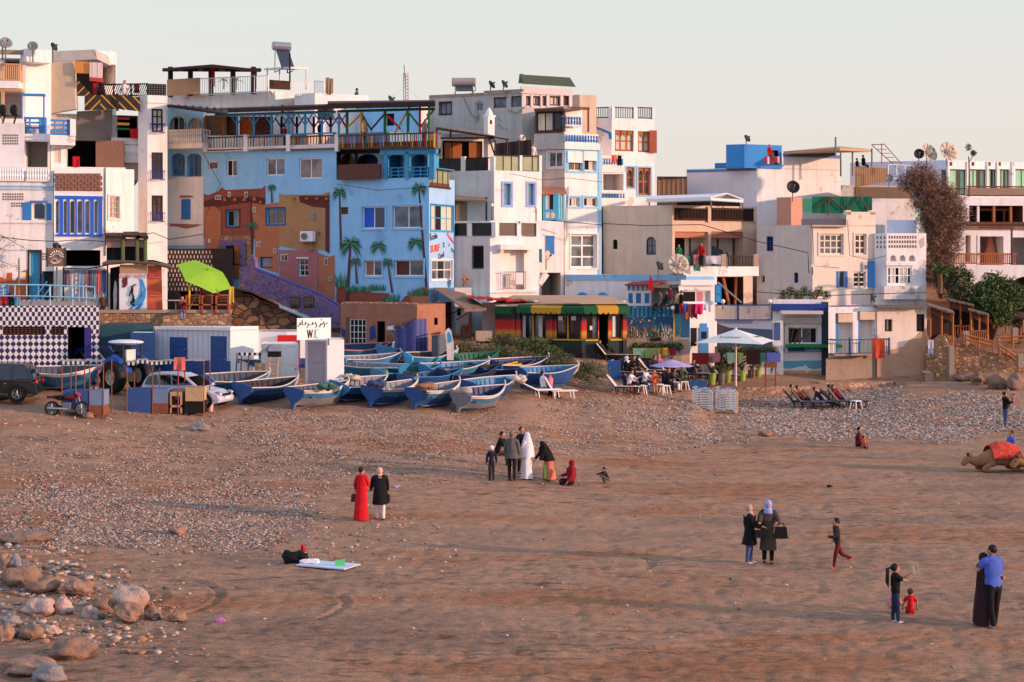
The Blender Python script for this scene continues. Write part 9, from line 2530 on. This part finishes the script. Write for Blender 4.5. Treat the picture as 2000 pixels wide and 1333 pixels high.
# ================= rocks =================
RKS=[mk('rock_%s'%n_,c,rough=.9,var=.25,dirt=.4,dcol=(96,70,56),bump=.8,scale=2) for n_,c in(('pink',(186,156,142)),('grey',(140,130,126)),('rust',(150,116,96)),('brown',(138,108,90)))]
PL=('pale pink','grey','rust orange','brown')
for i,(x,y,w_,h_,c,lab) in enumerate(((8,1118,24,30,2,'cut by the left edge above the brown boulder'),(34,1118,36,24,1,'blocky, topmost of the left cluster'),(35,1148,62,34,3,'broad, under the blocky grey one'),(80,1160,54,24,3,'oblong, right of the broad one'),(148,1164,52,26,2,'split faced, apart in the middle'),(73,1206,56,28,0,'rounded, third row left'),(122,1202,32,26,0,'angular, third row middle'),(174,1208,24,22,0,'small egg shaped beside the olive one'),(196,1200,36,26,3,'tilted, left of the largest'),(254,1196,60,42,0,'largest and palest boulder'),(248,1214,46,30,2,'wedge shaped in front of the largest'),(293,1192,14,14,2,'tiny, right of the largest'),(345,1214,30,14,2,'flat, furthest right of the cluster'),(298,1208,30,16,3,'dark flat, beside the wedge'),(20,1224,34,18,1,'flat mottled, lower left'),(62,1248,40,24,2,'long, lower row'),(98,1242,34,16,0,'small, lower row right'),(6,1252,30,26,2,'at the lower left edge'),(136,1288,80,34,3,'wide half buried dome'),(54,1318,92,26,2,'long bright slab at the bottom'),(95,1333,60,26,1,'smooth, cut by the bottom edge'),(174,1250,16,10,0,'small, alone right of the lower row'),(44,1062,84,18,3,'long low, upper left'),(345,1044,30,14,2,'lone, on the pebble edge'),(390,843,32,14,1,'bluish, alone on the upper sand'),(171,818,18,12,2,'by the motorcycle wheel'),(1496,852,22,10,2,'small, on the right pebble edge'),(1890,745,34,14,3,'flat, at the ramp foot'),(1915,752,34,20,3,'jagged, below the stone ramp'),(1950,760,38,24,3,'jagged, middle of the rocky foot'),(1985,762,26,26,3,'tall leaning, at the right edge'))):
 w_*=1.12;h_*=1.15;g=PG(x,y);k_=g.y/F;m=MB();rg=random.Random(i);m.ball(g+Vector((0,w_*k_*.2,h_*k_*.42)),(w_*k_*.52,w_*k_*.4,h_*k_*.58),RKS[c],20,13,.5,i+1)
 for k in range(len(m.v)):v_=Vector(m.v[k]);q_=v_-g;m.v[k]=tuple(v_+q_*(.045*noise.noise(q_*(7/max(.2,w_*k_))+Vector((i,0,0)))+.03*noise.cell(q_*(2.2/max(.2,w_*k_))+Vector((i,0,0)))-.015))
 solo(m,'rock',PL[c]+' rock, '+lab,'rock','rocks on the beach',smooth=(i%3!=1))
T_=PG(640,1110);m=MB();m.slab([PG(578,1108)+Vector((0,0,.03)),PG(672,1116)+Vector((0,0,.03)),PG(704,1106)+Vector((0,0,.03)),PG(610,1098)+Vector((0,0,.03))],(0,0,.03),CL('beach_towel',(196,204,220)));m.ball(PG(604,1104)+Vector((0,0,.08)),(.28,.14,.09),CWH,10,6,.5,3);solo(m,'beach_towel','pale blue beach towel spread on the sand','towel')
m=MB();g=PG(664,1110);m.obox(g+Vector((0,0,.12)),(.13,0,.02),(0,.04,.09),(0,.01,0),mk('green_book',(96,200,120)));solo(m,'green_book','bright green book lying on the beach towel','book')
m=MB();g=PG(577,1100)
for i,(a,b_,c,r_) in enumerate(((0,0,.14,(.3,.2,.17)),(-.22,.05,.2,(.14,.12,.12)),(.18,0,.16,(.18,.16,.15)),(-.1,-.1,.08,(.2,.12,.1)))):m.ball(g+Vector((a,b_,c)),r_,CK,10,7,.6,i)
solo(m,'clothes_heap','heap of black clothes beside the pale towel','clothes',smooth=True);m=MB();m.ball(PG(592,1098)+Vector((0,0,.36)),(.06,.05,.12),CRD,8,6,.5,2);solo(m,'red_cap','small red cap on top of the black clothes heap','cap')
for x,y,c,l in((776,953,(190,196,220),'pale plastic scrap on the sand right of the black coat'),(430,1216,(200,110,190),'pink plastic bag near the tyre tracks'),(1620,952,(30,26,26),'small black lump on the open sand'),(905,744,(220,210,200),'white jug by the hedge end')):m=MB();m.ball(PG(x,y)+Vector((0,0,.04)),(.10,.06,.05),mk('litter_'+l[:5],c),8,5,.7,x);solo(m,'litter',l,'litter')
# ================= cables =================
for i,(pts,Y) in enumerate((([(-20,461),(60,470),(110,472),(150,469),(205,472)],81.4),([(1177,437),(1260,441),(1370,439),(1480,472),(1578,494),(1580,534)],92.5),([(1470,570),(1540,575),(1610,578),(1720,574),(1810,572)],92.8),([(1060,430),(1110,434),(1177,440)],93),([(270,460),(300,455),(330,468),(397,458)],88.6))):
 m=MB();m.path([P(x,y,Y) for x,y in pts],.03,BLK,4);solo(m,'cable',('cable sagging along the far left white house','long cable crossing the beige house to the cream corner lamp','cable bundle along the cream house foot','short cable below the two blue framed windows','cable between the tower and the pale blue house')[i],'cable')
for i,(x,y) in enumerate(((961,401),(1047,405))):m=MB();m.tube(P(x,433,91),P(x,y,91),.04,GMET);m.ball(P(x,y,91),.1,WHT,8,6);solo(m,'lamp_post',('left' if i==0 else 'right')+' thin lamp post on the lower white terrace','lamp post')
for i,(pts,Y) in enumerate((([(1000,340),(1058,352),(1110,348),(1175,356)],92),([(657,360),(740,372),(835,366)],88),([(397,300),(430,360),(402,420)],93.4),([(1178,470),(1180,540),(1230,545),(1330,535)],92.5),([(1655,430),(1660,500),(1700,508),(1730,500)],92.4),([(105,340),(104,420),(106,520)],81),([(1587,445),(1590,520),(1640,524)],92.6))):
 m=MB();m.path([P(x,y,Y) for x,y in pts],.02,BLK,4);solo(m,'cable','thin cable '+('below the terrace screens of the white house','across the blue house above the palm crowns','hanging down the left edge of the blue house','running low along the beige house side','beside the small pane window of the cream house','down the joint between the two far left houses','down the corner of the cream house')[i],'cable')
for i,(x,y) in enumerate(((1300,735),(1318,733),(1250,741),(1368,744),(1405,744),(1335,735))):lounger(x,y,-14-i,'dark cafe lounger '+('behind the lilac parasol','right behind the lilac parasol tip','between the two middle row groups','left of the first lime pot','behind the first lime pot','at the back beside the maroon board')[i],BLK,(MSH,MSG)[i%2],'black framed loungers of the cafe')
for i,(x,y,t) in enumerate(((1300,733,CDG),(1318,731,CRD),(1250,740,CNV),(1336,733,CGY),(1606,796,CNV))):person(x,y,'lounging person '+('in charcoal behind the lilac parasol','in red behind the lilac parasol tip','in navy between the middle row groups','in grey beside the maroon board','in navy in the middle of the dark loungers')[i],pose='recline',top=t,bot=(CDG,CBR,CJN)[i%3],yaw=-14,seat=.36,group='people on the beach and the terraces')
o=thing('bare_branches','leafy twigs of a near shrub reaching in from the left edge','shrub',tuple(P(-60,640,60)));m=MB();rg=random.Random(2);bl=[]
for a,c in(((-60,440),(60,492)),((-60,500),(36,524)),((-60,560),(8,520)),((-60,540),(30,470)),((-60,600),(12,560))):
 p,q_=P(*a,60),P(*c,60);m.path([p,p.lerp(q_,.5)+Vector((0,0,.15)),q_],[.03,.02,.008],BARK,4);bl+=[(tuple(p.lerp(q_,t)),(.14,.2,.16),1) for t in(.4,.55,.7,.85,1)]
m.build('branch',o);leaves(o,'foliage',bl,420,.07,LF,5)
